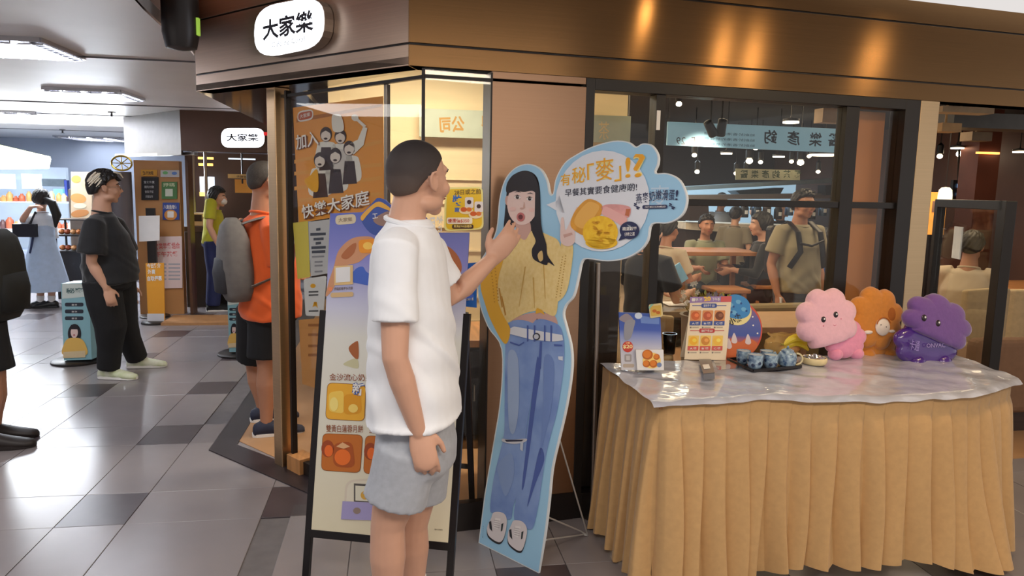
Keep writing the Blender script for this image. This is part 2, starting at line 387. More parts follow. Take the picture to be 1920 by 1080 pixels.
# pillar
STEEL2 = brushed('pillar_bronze', (226, 190, 146), .34, .05, (0, 0, 1), .6)
b = MB(STEEL2); c = V((-.585, 4.03, 1.0)); b.box(c, (.085, .085, 2.02), dG, nG, UP); pil = struct(b.build('wall_pillar', bevel=.004))
b = MB(WOOD); b.box(GP+dG*.12+V((0, .02, .045)), (.13, .10, .09), dG, nG, UP); b.build('foot_block', pil, bevel=.003)
# ---- glass screen, left
gl = struct(MB(BLACKM).box(((GP+G0)/2)+V((0, 0, 1.965)), ((G0-GP).length, .02, .014), dG, nG, UP).box((GP+G0)/2+V((0, 0, .04)), ((G0-GP).length, .03, .07), dG, nG, UP).build('window_1'))
b = MB(GLASS); wallbox(b, GP+dG*.045, G0, nG, .075, 1.96, .006); b.build('pane', gl)
b = MB(GLASS); wallbox(b, GP+dG*.045, G0, nG, 1.975, HB+.02, .006); b.build('pane', gl)
b = MB(BLACKM); b.box(V((GP.x, GP.y, 1.0))+dG*.055, (.018, .03, 1.98), dG, nG, UP); b.build('edge_post', gl)
q = atP(719, 300, GP, nG); b = MB(STEEL); b.box((q.x, q.y, .985)-nG*.02 if False else V((q.x, q.y, .985))-nG*.02, (.022, .02, 1.95), dG, nG, UP); b.build('steel_strip', gl, bevel=.002)
# ---- right facade
S = lambda s, z=0, back=0: B + dR*s - nR*back + V((0, 0, z))
def rbox(b, s0, s1, z0, z1, t, back=0): return wallbox(b, S(s0), S(s1), nR, z0, z1, t, back)
s783, s925, s1100 = .062, .349, .771
g2 = MB(BLACKM); rbox(g2, s783, s925, .0, .13, .04); rbox(g2, s783, s925, 1.962, 1.976, .02); rbox(g2, s783-.006, s783+.006, .1, 2.0, .015)
g2 = struct(g2.build('window_2')); b = MB(GLASS); rbox(b, s783+.006, s925, .13, 1.962, .006, .004); b.build('pane', g2)
b = MB(GLASS); rbox(b, s783+.006, s925, 1.976, 2.02, .006, .004); b.build('pane', g2)
b = MB(BRONZE2); rbox(b, s925, s1100, .13, 1.966, .12); rbox(b, s925, s1100, 1.976, 2.01, .12, .004); pc = struct(b.build('wall_column', bevel=.002))
b = MB(BLACKM); rbox(b, s925-.005, s925+.003, .0, 2.0, .13); rbox(b, s925, s1100, 0, .13, .10, -.004); b.build('plinth', pc)
# black frame window: jambs, mullions, rails
FR = M('black_window_frame', (27, 23, 22), .4, .1, .08)
w3 = MB(FR); rbox(w3, .771, .812, 0, 2.005, .10); rbox(w3, 2.48, 2.572, 0, 2.005, .10); rbox(w3, .812, 2.48, 1.955, 2.005, .10); rbox(w3, .812, 2.48, 0, .12, .10)
w3 = struct(w3.build('window_3', bevel=.002))
for s0, s1 in ((1.114, 1.160), (2.138, 2.215)):
    b = MB(FR); rbox(b, s0, s1, .12, 1.955, .07, .01); b.build('mullion', w3, bevel=.002)
for s0, s1 in ((1.160, 2.138), (2.215, 2.48)):
    b = MB(FR); rbox(b, s0, s1, 1.462, 1.494, .06, .015); b.build('rail', w3, bevel=.002)
    for z0, z1 in ((.12, 1.462), (1.494, 1.955)):
        b = MB(GLASS); rbox(b, s0, s1, z0, z1, .006, .04); b.build('pane', w3)
b = MB(GLASS); rbox(b, .812, 1.114, .12, 1.955, .006, .04); b.build('pane', w3)
b = MB(brushed('cream_bronze', (206, 178, 140), .36, .04, (0, 0, 1), .6)); rbox(b, 2.572, 2.69, 0, 2.005, .12); struct(b.build('wall_steel_pillar', bevel=.003))
b = MB(M('brown_reflection_panel', (196, 130, 72), .35, .2, .10, 2)); rbox(b, 2.215, 2.47, .12, 1.95, .02, .12); struct(b.build('wall_brown_reflection'))  # panel added behind the pane in place of its orange-brown reflection
b = MB(M('dark_panel', (46, 36, 32), .5)); rbox(b, .80, 1.0, .1, 1.21, .02, .075); tag(b.build('dark_menu_board', base=S(.9, .1)), 'tall dark board standing inside the glass beside the bronze column', 'board')
# small white tag on the mullion
b = MB(WHITE); b.box(S(1.118, 1.84, -.006), (.016, .006, .085), dR, nR, UP); tag(b.build('sensor', base=S(1.118, 1.80)), 'small white door sensor on the black window frame', 'sensor')
# slim metal pole beside the column
PB = atZ(1110, 968, 0)
t = thing('metal_pole', 'slim grey metal post standing before the bronze column', 'post', (PB.x, PB.y, 0))
b = MB(STEEL); b.tube([PB, PB+V((-.015, 0, 1.2))], .012, 12); b.build('pole', t, smooth=True)
b = MB(STEEL); b.lathe([(.06, 0), (.06, .006), (.02, .012), (.014, .02)], PB, 20); b.build('base', t, smooth=True)
b = MB(M('white_plastic', (230, 230, 230), .4)); b.ell(PB+V((0.01, -.03, .05)), (.02, .02, .05)); b.build('plastic_wrap', t, smooth=True)
# ---------------------------------------------------------------- lit shop signs
LIT = M('lit_acrylic', (255, 255, 255), .4, 0, 0, emit=(240, 246, 255), es=2.6)
SIGNT = M('sign_letter', (60, 62, 74), .5, 0, 0)
def rr_pts(q, r=.45, k=7):
    out = []
    for i in range(4):
        a, b, c = [np.array(q[j % 4], float) for j in (i-1, i, i+1)]
        l = r*min(np.linalg.norm(a-b), np.linalg.norm(c-b)); p = b+(a-b)/np.linalg.norm(a-b)*l; e = b+(c-b)/np.linalg.norm(c-b)*l
        out += [tuple((1-t)**2*p+2*t*(1-t)*b+t*t*e) for t in np.linspace(0, 1, k)]
    return out
def lit_sign(P, n, q, txt, sub, label, dep=.06):
    pts = [atP(x, y, P+n*dep, n)-n*dep for x, y in rr_pts(q)]; c = sum(pts, V((0, 0, 0)))/len(pts)
    t = thing('lit_shop_sign', label, 'sign', c-n*0)
    b = MB(STEEL); b.slab([p+n*.002 for p in pts], n*(dep-.012)); b.build('case', t)
    b = MB(LIT); b.slab([c+(p-c)*.985+n*(dep-.012) for p in pts], n*.012); b.build('face', t)
    pr = Print(P+n*(dep+.001), n, SIGNT); L, R_ = q[3], q[2]; T_ = q[0]
    h = (L[1]-T_[1])
    def at(u, v): return (q[0][0]*(1-u)*(1-v)+q[1][0]*u*(1-v)+q[2][0]*u*v+q[3][0]*(1-u)*v, q[0][1]*(1-u)*(1-v)+q[1][1]*u*(1-v)+q[2][1]*u*v+q[3][1]*(1-u)*v)
    pr.text(txt, at(.13, .68), at(.87, .68), h*.40, SIGNT, bold=.03); pr.text(sub, at(.26, .84), at(.74, .84), h*.10, SIGNT, bold=0)
    pr.build('lettering', t)
    return t
lit_sign(A, nL, [(476, 14), (605, -10), (605, 86), (476, 112)], '大家樂', 'Café de Coral', 'big glowing white pill-shaped shop sign on the bronze corner header')
# ---------------------------------------------------------------- posters fixed inside the left glass
GQ = GP - nG*.012
def paper(name, pts, m, label, cat='poster', art=None, P=GQ, n=nG, th=.002, group=None, smooth=False):
    w_ = [atP(x, y, P, n) for x, y in (spline(pts) if smooth else pts)]; c = sum(w_, V((0, 0, 0)))/len(w_)
    t = thing(name, label, cat, c, group); b = MB(m); b.slab(w_, -n*th); b.build('sheet', t)
    if art: pr = Print(P, n); art(pr); pr.build('printed_artwork', t)
    return t
ORA, GOLDI, WH, BK = P_((240, 160, 60)), P_((240, 176, 40)), P_((240, 236, 230)), P_((34, 28, 30))
SK = P_((226, 178, 150))
def art1(p):
    p.poly([(556, 222), (716, 195), (716, 200), (556, 230)], P_((186, 112, 36)), 1)
    for a, b_ in (((552, 300), (716, 262)), ((552, 322), (716, 305)), ((552, 350), (716, 330)), ((560, 372), (716, 360))):
        p.poly([a, b_, (b_[0], b_[1]+7), (a[0], a[1]+7)], P_((236, 166, 74)), 1)
    p.rrect([(558, 209), (588, 204), (588, 224), (558, 230)], WH, 2, .45); p.rrect([(560, 212), (586, 207), (586, 221), (560, 227)], P_((200, 90, 50)), 3, .45); p.text('大家樂', (563, 223), (583, 218), 8, WH, 4)
    BN = P_((62, 38, 40)); PK = P_((225, 160, 130))
    # five waiters and a cook
    for c in ((612, 252), (638, 240), (603, 298), (630, 288), (656, 270)):
        pass
    def body(x, y, s, ap): 
        p.poly([(x-17*s, y+22*s), (x-9*s, y+14*s), (x+9*s, y+14*s), (x+18*s, y+22*s), (x+20*s, y+60*s), (x-19*s, y+62*s)], WH, 2, True)
        p.poly([(x-9*s, y+24*s), (x+9*s, y+24*s), (x+14*s, y+66*s), (x-13*s, y+68*s)], ap, 3)
    def headp(x, y, s, l=4):
        p.circ((x, y), 11*s, 14*s, BN, l); p.circ((x, y+3*s), 9*s, 10*s, WH if s < 0 else P_((236, 222, 214)), l+1)
        p.poly([(x-9*s, y-2*s), (x, y-7*s), (x+9*s, y-2*s), (x+8*s, y-9*s), (x-8*s, y-9*s)], BN, l+2); p.circ((x, y+8*s), 3.5*s, 2*s, BN, l+2)
    for x, y, s, a in ((612, 252, 1, BN), (639, 256, 1, P_((215, 208, 205)))): body(x, y, s, a); headp(x, y, s)
    p.poly([(627, 246), (624, 219), (632, 214), (642, 218), (646, 244)], WH, 8, True)
    p.poly([(650, 272), (672, 262), (682, 238), (690, 240), (683, 272), (664, 290)], WH, 5); p.poly([(684, 240), (667, 224), (670, 220), (688, 236)], WH, 5); p.circ((667, 221), 7, 6, WH, 6, 30)
    for x, y, s, a in ((601, 300, 1.05, BN), (630, 292, 1.05, BN), (656, 278, 1.0, BN)): body(x, y, s, a); headp(x, y, s, 5)
    p.poly([(582, 330), (596, 318), (598, 356), (586, 358), (572, 340)], P_((244, 178, 40)), 6, True)
    p.text('加入', (559, 283), (601, 273), 28, P_((120, 60, 30)), 9, .03); p.text('加入', (558, 282), (600, 272), 28, WH, 10, .012)
    p.text('快樂大家庭', (570, 413), (697, 386), 26, P_((110, 60, 34)), 9, .03); p.text('快樂大家庭', (569, 411), (696, 384), 26, WH, 10, .014)
paper('recruitment_poster', [(549, 202), (718, 180), (720, 392), (560, 418)], ORA, 'tall orange poster of cartoon cooks inside the corner glass', art=art1)
paper('yellow_sheet', [(549, 418), (577, 414), (581, 519), (558, 523)], P_((226, 208, 96)), 'narrow plain yellow sheet under the orange cooks poster', 'paper')
def art2(p):
    for k, (a, b_) in enumerate(((593, 601), (582, 611), (588, 607), (592, 602), (584, 611), (585, 610), (585, 608), (590, 605), (590, 605), (590, 605))):
        y = (428, 437, 446, 454, 462, 470, 480, 490, 497, 508)[k]; h = 3.2 if k > 5 else 5
        p.poly([(a, y), (b_, y-1), (b_, y-1+h), (a, y+h)], P_((80, 84, 100)) if k < 6 else P_((150, 150, 160)))
paper('notice_sheet', [(579, 416), (619, 411), (617, 512), (583, 518)], P_((206, 206, 212)), 'white notice with dark text lines beside the yellow sheet', 'paper', art2)
def art3(p):
    p.circ((587, 536), 5, 4, GOLDI); p.poly([(586, 576), (589, 566), (591, 576), (594, 566), (596, 578), (592, 573)], GOLDI)
    for y in (546, 552, 582): p.poly([(579, y), (597, y-.6), (597, y+2.2), (579, y+3)], P_((90, 90, 95)))
paper('notice_card', rr_pts([(569, 523), (612, 517), (606, 593), (573, 592)], .12), P_((226, 226, 230)), 'white rounded card with golden icons low on the glass', 'paper', art3)
def art4(p):
    for y in (607, 625, 646, 663): p.poly([(578, y), (602 if y < 640 else 606, y), (602, y+5), (578, y+5)], P_((160, 102, 54)))
paper('brown_poster', [(560, 600), (604, 596), (592, 728), (567, 720)], P_((206, 146, 86)), 'orange-brown poster with faded text low inside the glass', art=art4)
# ---------------------------------------------------------------- mooncake A-frame board
TB1, TB2 = atZ(583, 1000, .20), atZ(840, 1025, .20)
tu = (TB2-TB1); tu.z = 0; tu.normalize(); tn = V((tu.y, -tu.x, 0)).normalized()
if tn.y > 0: tn = -tn
tilt = math.radians(7.5); tn2 = (tn*math.cos(tilt)+UP*math.sin(tilt)).normalized(); tv = tn2.cross(tu); tv = tv if tv.z > 0 else -tv
t = thing('easel_sign', 'tall mooncake poster board on a black folding easel behind the white-shirted man', 'sign', ((TB1+TB2)/2).xy.to_3d())
PSTR = ramp('mooncake_poster_print', [(0, (232, 222, 190)), (.58, (226, 224, 214)), (.66, (206, 206, 224)), (.80, (140, 140, 206)), (1, (66, 92, 178))], 2, .2, 1.5, .4)
def tp(x, y, o=0): return atP(x, y, TB1, tn2)+tn2*o
b = MB(PSTR)
b.slab([tp(*q) for q in [(583, 1000), (611, 580), (619, 400), (680, 398), (693, 386), (707, 371), (722, 374), (737, 388), (748, 398), (800, 408), (800, 436), (880, 436), (872, 590), (840, 1025)]], -tn2*.008); b.build('poster_board', t)
FB = M('easel_black_steel', (30, 26, 28), .35, .3, .06)
top1, top2 = tp(611, 582), tp(869, 588)
def down(a, b_): d = (b_-a).normalized(); k = (a.z-.01)/-d.z; return a+d*k
d1 = down(top1, tp(583, 1000)); d2 = down(top2, tp(840, 1025))
for a, c_ in ((top1, d1), (top2, d2)):
    b = MB(FB); b.bar(a-tn2*.012-tu*(.012 if a is top1 else -.012), c_-tn2*.012-tu*(.012 if a is top1 else -.012), .026, .026, up=tn2); b.build('leg', t, bevel=.002)
for z0 in (TB1,):
    b = MB(FB); b.bar(TB1-tn2*.010-tu*.01, TB2-tn2*.010+tu*.01, .03, .026, up=tn2); b.build('cross_rail', t, bevel=.002)
r2 = atZ(886, 972, 0); r1 = r2 - tu*(top2-top1).length
for a, c_ in ((top2-tn2*.03, r2), (top1-tn2*.03, r1)):
    b = MB(FB); b.bar(a, c_+V((0, 0, .01)), .024, .02, up=tn2); b.build('rear_leg', t, bevel=.002)
b = MB(FB); b.bar(r1+V((0, 0, .25)), r2+V((0, 0, .25)), .018, .018); b.build('rear_rail', t)
pr = Print(TB1, tn2)
HAND, HAND2 = P_((206, 148, 110)), P_((176, 104, 62))
MC, MC2, MC3 = P_((238, 150, 40)), P_((196, 104, 30)), P_((250, 200, 90))
pr.poly([(677, 412), (686, 396), (707, 372), (722, 376), (736, 389), (742, 400), (744, 440), (700, 440)], P_((60, 84, 160)), 1, True)
pr.poly([(678, 404), (706, 379), (724, 384), (738, 398), (722, 392), (706, 388), (690, 402), (680, 414)], P_((226, 170, 70)), 2, True)
pr.poly([(700, 412), (728, 396), (736, 408), (718, 424)], P_((150, 120, 110)), 2, True); pr.text('工', (699, 410), (709, 409), 9, WH, 3)
pr.rrect([(629, 404), (667, 401), (668, 419), (629, 422)], P_((214, 200, 170)), 1, .45); pr.text('大家樂', (635, 417), (661, 415), 8, P_((150, 130, 110)), 2)
pr.text('月餅', (806, 436), (832, 434), 30, WH, 2, .02)
pr.poly([(611, 556), (616, 530), (626, 500), (634, 472), (652, 452), (672, 444), (700, 446), (706, 470), (690, 478), (672, 492), (650, 498), (636, 512), (626, 540)], HAND, 1, True)
pr.poly([(640, 480), (655, 462), (668, 456), (664, 474), (650, 486)], HAND2, 2, True)
pr.rrect([(672, 450), (706, 447), (706, 473), (674, 475)], MC, 3, .3); pr.circ((690, 461), 9, 7, MC3, 4)
pr.poly([(812, 458), (836, 460), (856, 476), (866, 500), (858, 522), (840, 524), (826, 500)], HAND2, 1, True)
pr.poly([(664, 508), (680, 500), (700, 515), (800, 520), (872, 540), (870, 560), (664, 530)], P_((70, 104, 196)), 1, True)
pr.poly([(627, 499), (662, 497), (662, 533), (627, 535)], P_((226, 190, 130)), 3); pr.poly([(630, 502), (657, 500), (657, 528), (630, 530)], P_((232, 230, 228)), 4)
pr.circ((620, 542), 4, 4, P_((236, 140, 90)), 3); pr.text('掃碼即睇更多月餅', (627, 545), (662, 543), 6, P_((120, 100, 90)), 3)
pr.rrect([(620, 549), (663, 547), (663, 556), (620, 558)], P_((214, 180, 130)), 3, .45)
pr.poly([(654, 652), (668, 640), (672, 644), (672, 672), (662, 668)], P_((170, 96, 50)), 2, True)
pr.poly([(644, 682), (668, 672), (672, 690), (656, 688)], P_((206, 200, 160)), 1, True)
def cap_(s_, a, b_, h): pr.text(s_, a, b_, h, WH, 3, .05); pr.text(s_, a, b_, h, P_((150, 84, 40)), 4, .008)
cap_('金沙流心奶皇月餅', (618, 713), (726, 715), 13); cap_('雙黃白蓮蓉月餅', (612, 810), (681, 811), 14); cap_('蛋黃蓮蓉月餅', (692, 812), (776, 816), 14)
for q in ([(615, 718), (686, 722), (683, 789), (611, 785)], [(606, 813), (680, 816), (675, 886), (603, 881)], [(690, 723), (766, 727), (762, 793), (688, 790)], [(686, 817), (760, 821), (756, 891), (682, 887)]):
    k = q[0][0] % 2
    pr.rrect([(x+(1 if i in (1, 2) else -1), y+(1 if i > 1 else -1)) for i, (x, y) in enumerate(q)], P_((150, 90, 40)), 2, .15); pr.rrect(q, P_((240, 176, 50)) if q[0][1] < 800 else P_((200, 112, 40)), 3, .15)
    cx, cy = sum(x for x, y in q)/4, sum(y for x, y in q)/4
    if q[0][1] < 800:
        pr.rrect([(cx-32, cy-18), (cx-4, cy-22), (cx-3, cy+22), (cx-32, cy+18)], P_((248, 206, 90)), 4, .3); pr.rrect([(cx-4, cy-14), (cx+28, cy-16), (cx+30, cy+22), (cx-4, cy+24)], P_((228, 156, 30)), 4, .3); pr.circ((cx-22, cy+4), 8, 13, P_((250, 226, 130)), 5); pr.circ((cx+14, cy+12), 9, 8, P_((250, 214, 110)), 5)
    else:
        pr.circ((cx-26, cy-8), 12, 16, P_((160, 70, 30)), 4); pr.circ((cx-24, cy-4), 8, 11, P_((238, 110, 40)), 5); pr.rrect([(cx-16, cy-18), (cx+20, cy-22), (cx+26, cy+28), (cx-16, cy+26)], P_((176, 84, 30)), 4, .35); pr.circ((cx+2, cy+8), 15, 15, P_((240, 116, 40)), 5); pr.poly([(cx-10, cy-12), (cx+2, cy-20), (cx+16, cy-12), (cx+4, cy-8)], P_((230, 180, 130)), 5)
pr.text('新', (660, 741), (684, 743), 25, P_((60, 96, 170)), 6, .09); pr.text('新', (661, 740), (683, 742), 23, WH, 7, .02)
pr.poly(rr_pts([(648, 900), (706, 896), (706, 970), (644, 972)], .3), P_((222, 210, 190)), 2); pr.poly(rr_pts([(652, 904), (702, 900), (702, 966), (648, 968)], .3), P_((230, 222, 200)), 3)
pr.poly([(664, 906), (704, 908), (704, 942), (664, 940)], P_((90, 84, 80)), 4); pr.poly([(667, 910), (704, 912), (704, 940), (667, 938)], P_((226, 222, 200)), 5); pr.circ((685, 928), 8, 8, P_((220, 170, 70)), 6)
pr.poly([(643, 939), (700, 942), (698, 975), (640, 973)], P_((168, 160, 206)), 6); pr.circ((670, 957), 7, 6, P_((150, 130, 120)), 7); pr.rrect([(699, 948), (712, 949), (711, 966), (697, 965)], P_((230, 150, 190)), 7)
pr.text('圖片只供參考', (815, 994), (830, 995), 3, P_((140, 130, 110)), 2)
pr.build('printed_artwork', t)
# yellow price tag standing proud of the board top
pg = Print(TB1+tn2*.02, tn2)
q = [(835, 352), (905, 350), (907, 430), (833, 434)]
b = MB(P_((250, 238, 150))); b.slab([atP(x, y, TB1+tn2*.014, tn2) for x, y in rr_pts(q, .15)], tn2*.005); b.build('price_tag', t)
pg.rrect([(838, 355), (902, 353), (904, 427), (836, 431)], P_((240, 196, 30)), 1, .15)
pg.text('28日或之前', (852, 366), (902, 364), 10, P_((120, 92, 20)), 2, .02); pg.text('裝', (848, 386), (866, 386), 20, P_((60, 110, 190)), 2, .03); pg.text('惠', (852, 398), (862, 398), 9, P_((60, 110, 190)), 2, .02)
for dx, dy in ((0, 0), (18, 8)):
    pg.rrect([(872+dx, 370+dy), (888+dx, 370+dy), (888+dx, 390+dy), (872+dx, 390+dy)], P_((236, 226, 220)), 3+dx/18, .2); pg.circ((880+dx, 379+dy), 4, 4, P_((70, 40, 30)), 5)
    pg.circ((874+dx, 395+dy), 13, 7, P_((250, 226, 180)), 5); pg.circ((870+dx, 393+dy), 6, 4.5, P_((216, 96, 30)), 6); pg.circ((880+dx, 393+dy), 5, 4, P_((226, 120, 40)), 6)
pg.rrect([(838, 408), (886, 408), (886, 420), (838, 420)], P_((252, 240, 214)), 4, .3); pg.text('優惠價$350', (840, 418), (880, 418), 8, P_((200, 60, 30)), 5, .01)
pg.rrect([(848, 421), (888, 421), (888, 429), (848, 429)], P_((70, 40, 30)), 4, .45); pg.text('買滿$700送禮券', (851, 427), (885, 427), 5, P_((250, 220, 120)), 5)
pg.build('tag_artwork', t)
b = MB(PAPER); b.slab([atP(x, y, TB1-tn2*.03, tn2) for x, y in ((846, 497), (893, 492), (893, 576), (846, 572))], -tn2*.01); b.mat(P_((40, 110, 196)))
LC = atP(870, 535, TB1-tn2*.03, tn2)
lt = thing('blue_leaflet_board', 'blue card with small white lettering beside the mooncake board', 'sign', LC)
b = MB(P_((34, 104, 190))); b.slab([atP(x, y, TB1-tn2*.03, tn2) for x, y in ((846, 497), (893, 492), (893, 577), (846, 572))], -tn2*.01); b.build('board', lt)
p2 = Print(TB1-tn2*.03, tn2); p2.circ((868, 562), 6, 6, WH); p2.circ((868, 562), 3.5, 3.5, P_((34, 104, 190)), 2); p2.text('會員優惠', (874, 564), (888, 563), 6, WH); p2.build('printed_artwork', lt)
# ---------------------------------------------------------------- life-size woman cutout
C1, C2 = atZ(897, 1018, 0.002), atZ(1010, 1075, 0.002)
cu = (C2-C1).normalized(); cn = V((cu.y, -cu.x, 0)); cn = cn if cn.y < 0 else -cn
lean = math.radians(4); cn2 = (cn*math.cos(lean)+UP*math.sin(lean)).normalized()
CB = V(C1)
OUT = [(908, 930), (925, 830), (938, 745), (940, 655), (914, 612), (897, 560), (897, 500), (912, 470), (930, 432), (936, 375), (946, 338), (965, 315), (990, 307), (1013, 316), (1026, 338), (1031, 362), (1037, 362), (1042, 335), (1058, 306), (1080, 290), (1110, 275), (1150, 264), (1178, 266), (1192, 275), (1205, 269), (1222, 272), (1234, 290), (1234, 308), (1229, 324), (1252, 325), (1275, 338), (1288, 368), (1284, 395), (1270, 411), (1250, 419), (1222, 421), (1215, 450), (1200, 470), (1172, 485), (1138, 490), (1105, 486), (1092, 490), (1085, 520), (1076, 555), (1062, 572), (1057, 590), (1063, 615), (1072, 655), (1072, 700), (1062, 765), (1047, 830), (1036, 880), (1030, 940), (1022, 1005)]
OUTS = [(897, 1018)] + spline([(897, 1018)]+OUT+[(1010, 1075)], 4)[4:-8] + [(1022, 1005), (1010, 1075)]
t = thing('cardboard_cutout', 'life-size light blue cutout of a woman in yellow knit and jeans', 'cutout', ((C1+C2)/2).xy.to_3d())
LB = P_((160, 206, 236)); JN = M('print_denim', (112, 140, 200), .45, 0, .22, 7, col2=(146, 172, 218)); KN = M('print_knit', (232, 202, 130), .45, 0, .05, 60, col2=(240, 214, 150)); KN2 = P_((232, 176, 56))
b = MB(P_((222, 228, 232))); b.slab([atP(x, y, CB, cn2) for x, y in OUTS], -cn2*.010); b.build('foam_board', t)
pr = Print(CB, cn2)
cx, cy = 1060, 560
ins = []
n_ = len(OUTS)
for i, q in enumerate(OUTS):
    a, c_ = np.array(OUTS[i-1], float), np.array(OUTS[(i+1) % n_], float); d = c_-a; L_ = np.hypot(*d) or 1; nn = np.array([-d[1], d[0]])/L_*2.2; ins.append((q[0]+nn[0], q[1]+nn[1]))
pr.poly(ins, LB, 1)
SKN, SKS, HR, HR2 = P_((232, 204, 196)), P_((208, 166, 154)), P_((30, 24, 32)), P_((52, 42, 50))
# back hair, neck, body
pr.poly([(944, 440), (947, 400), (952, 352), (964, 328), (985, 320), (1004, 328), (1012, 350), (1014, 400), (1013, 438), (1002, 462), (980, 440), (968, 425), (950, 446)], HR, 2, True)
pr.poly([(968, 410), (992, 412), (996, 440), (985, 452), (972, 446)], SKS, 3, True)
pr.poly([(966, 440), (985, 450), (1000, 432), (1032, 442), (1050, 456), (1056, 500), (1048, 560), (1041, 592), (1015, 583), (990, 586), (968, 596), (950, 606), (930, 600), (914, 560), (906, 520), (916, 476), (938, 450)], KN, 4, True)
pr.poly([(938, 452), (914, 480), (902, 530), (910, 568), (924, 606), (948, 645), (958, 618), (944, 590), (934, 560), (936, 520), (946, 480)], KN2, 5, True)
pr.poly([(1054, 452), (1074, 457), (1074, 490), (1064, 545), (1046, 566), (1038, 556), (1040, 520), (1052, 500)], KN, 5, True)
for k in range(16): 
    yy = 480+k*5; pr.circ((1062-(k*.7), yy), 1.2, 1.2, P_((190, 150, 70)), 6); pr.circ((1056-(k*.8), yy+2), 1.2, 1.2, P_((190, 150, 70)), 6); 
    if k < 12: pr.circ((922+k*.6, 500+k*6), 1.3, 1.3, P_((200, 140, 40)), 6); pr.circ((929+k*.6, 497+k*6), 1.3, 1.3, P_((200, 140, 40)), 6)
for q in (((936, 540), (944, 575)), ((941, 555), (950, 590))): pr.poly([q[0], (q[0][0]+2, q[0][1]), q[1], (q[1][0]-2, q[1][1]+2)], P_((196, 140, 50)), 6)
for a, c_ in (((1018, 470), (1024, 560)), ((985, 500), (975, 575)), ((1000, 520), (1004, 578))): pr.poly([a, (a[0]+2.2, a[1]), c_, (c_[0]-1, c_[1])], P_((208, 168, 84)), 6)
pr.poly([(966, 596), (1000, 586), (1030, 588), (1042, 594), (1043, 612), (1000, 614), (960, 608)], SKS, 3, True); pr.circ((1008, 600), 1.5, 3, P_((150, 110, 96)), 5)
pr.poly([(1008, 578), (1018, 582), (1022, 590), (1014, 586), (1006, 588)], KN2, 6, True)
# face
pr.circ((952, 376), 4, 9, SKS, 4); pr.circ((981, 381), 29, 41, SKN, 5, 3); pr.circ((1009, 382), 3.5, 9, SKN, 5)
pr.poly([(952, 362), (952, 345), (964, 328), (984, 322), (1002, 328), (1011, 348), (1011, 366), (1000, 358), (984, 360), (968, 358)], HR, 7, True)
pr.poly([(1006, 350), (1013, 360), (1015, 400), (1018, 430), (1026, 458), (1028, 478), (1041, 498), (1030, 492), (1026, 497), (1012, 492), (1001, 484), (999, 468), (1006, 452), (999, 432), (1004, 410)], HR, 8, True)
pr.poly([(1010, 478), (1018, 470), (1020, 486), (1014, 490)], P_((216, 184, 120)), 9, True)
for ex, ey in ((972, 370), (995, 373)):
    pr.circ((ex, ey), 6.2, 3.6, P_((240, 232, 228)), 8); pr.circ((ex, ey), 3, 3.3, P_((50, 34, 34)), 9); pr.circ((ex+1, ey-1), .8, .8, WH, 10); pr.poly([(ex-7, ey-1), (ex, ey-5), (ex+7, ey-1), (ex, ey-3.6)], HR, 10)
    pr.poly([(ex-6, ey-9), (ex+1, ey-12), (ex+7, ey-9), (ex, ey-10)], HR2, 8)
pr.poly([(984, 378), (986, 390), (982, 391)], P_((208, 166, 150)), 7); pr.circ((980, 391), 3.6, 1.8, SKS, 8)
pr.circ((978, 407), 7.5, 8.5, P_((196, 112, 110)), 8); pr.circ((978, 407), 4.2, 4.6, P_((110, 48, 52)), 9); pr.circ((963, 392), 6, 4, P_((234, 194, 186)), 7); pr.circ((998, 394), 5, 4, P_((234, 194, 186)), 7)
# jeans, belt, shoes
pr.poly([(955, 606), (948, 673), (947, 750), (946, 811), (939, 845), (926, 900), (920, 955), (930, 962), (957, 974), (963, 950), (972, 920), (978, 876), (983, 839), (992, 780), (1004, 706), (1008, 640), (1000, 606)], JN, 4, True)
pr.poly([(1000, 606), (1043, 606), (1057, 630), (1059, 673), (1054, 720), (1045, 774), (1034, 815), (1024, 858), (1016, 910), (1010, 950), (999, 991), (980, 984), (965, 972), (969, 930), (976, 885), (984, 835), (994, 775), (1006, 705)], JN, 5, True)
JD, JL = P_((80, 100, 168)), P_((160, 180, 214))
pr.poly([(1004, 700), (1010, 668), (1014, 700), (1008, 740), (1000, 800), (992, 860), (984, 910), (980, 910), (990, 820)], JD, 6, True)
pr.poly([(955, 660), (972, 670), (974, 760), (966, 810), (956, 800), (953, 720)], JL, 6, True); pr.poly([(1022, 670), (1040, 680), (1036, 760), (1022, 820), (1014, 850), (1020, 760)], P_((118, 144, 200)), 7, True)
pr.poly([(1014, 840), (1022, 862), (1006, 905), (990, 950), (1000, 900)], JD, 7, True); pr.poly([(935, 870), (960, 850), (965, 890), (950, 930), (938, 900)], P_((136, 160, 206)), 6, True)
pr.poly([(959, 615), (966, 612), (1045, 626), (1056, 628), (1058, 638), (1040, 640), (1000, 637), (958, 626)], P_((222, 224, 230)), 9); pr.circ((1008, 631), 7, 7, P_((60, 60, 66)), 10); pr.circ((1008, 631), 4.6, 4.6, P_((200, 204, 214)), 11)
for x in (990, 1003, 1022, 1034): pr.poly([(x, 610), (x+3, 610), (x+3, 640), (x, 640)], JD, 10)
pr.poly([(1014, 640), (1018, 640), (1016, 690), (1010, 702)], JD, 8); pr.poly([(958, 640), (975, 646), (985, 640), (984, 643), (975, 649), (958, 643)], JD, 8); pr.poly([(1040, 645), (1056, 646), (1056, 649), (1041, 649)], JD, 8)
pr.poly([(944, 822), (960, 824), (988, 822), (986, 828), (966, 832), (945, 828)], P_((206, 206, 214)), 8, True); pr.poly([(948, 824), (984, 824), (980, 827), (952, 828)], P_((60, 60, 80)), 9)
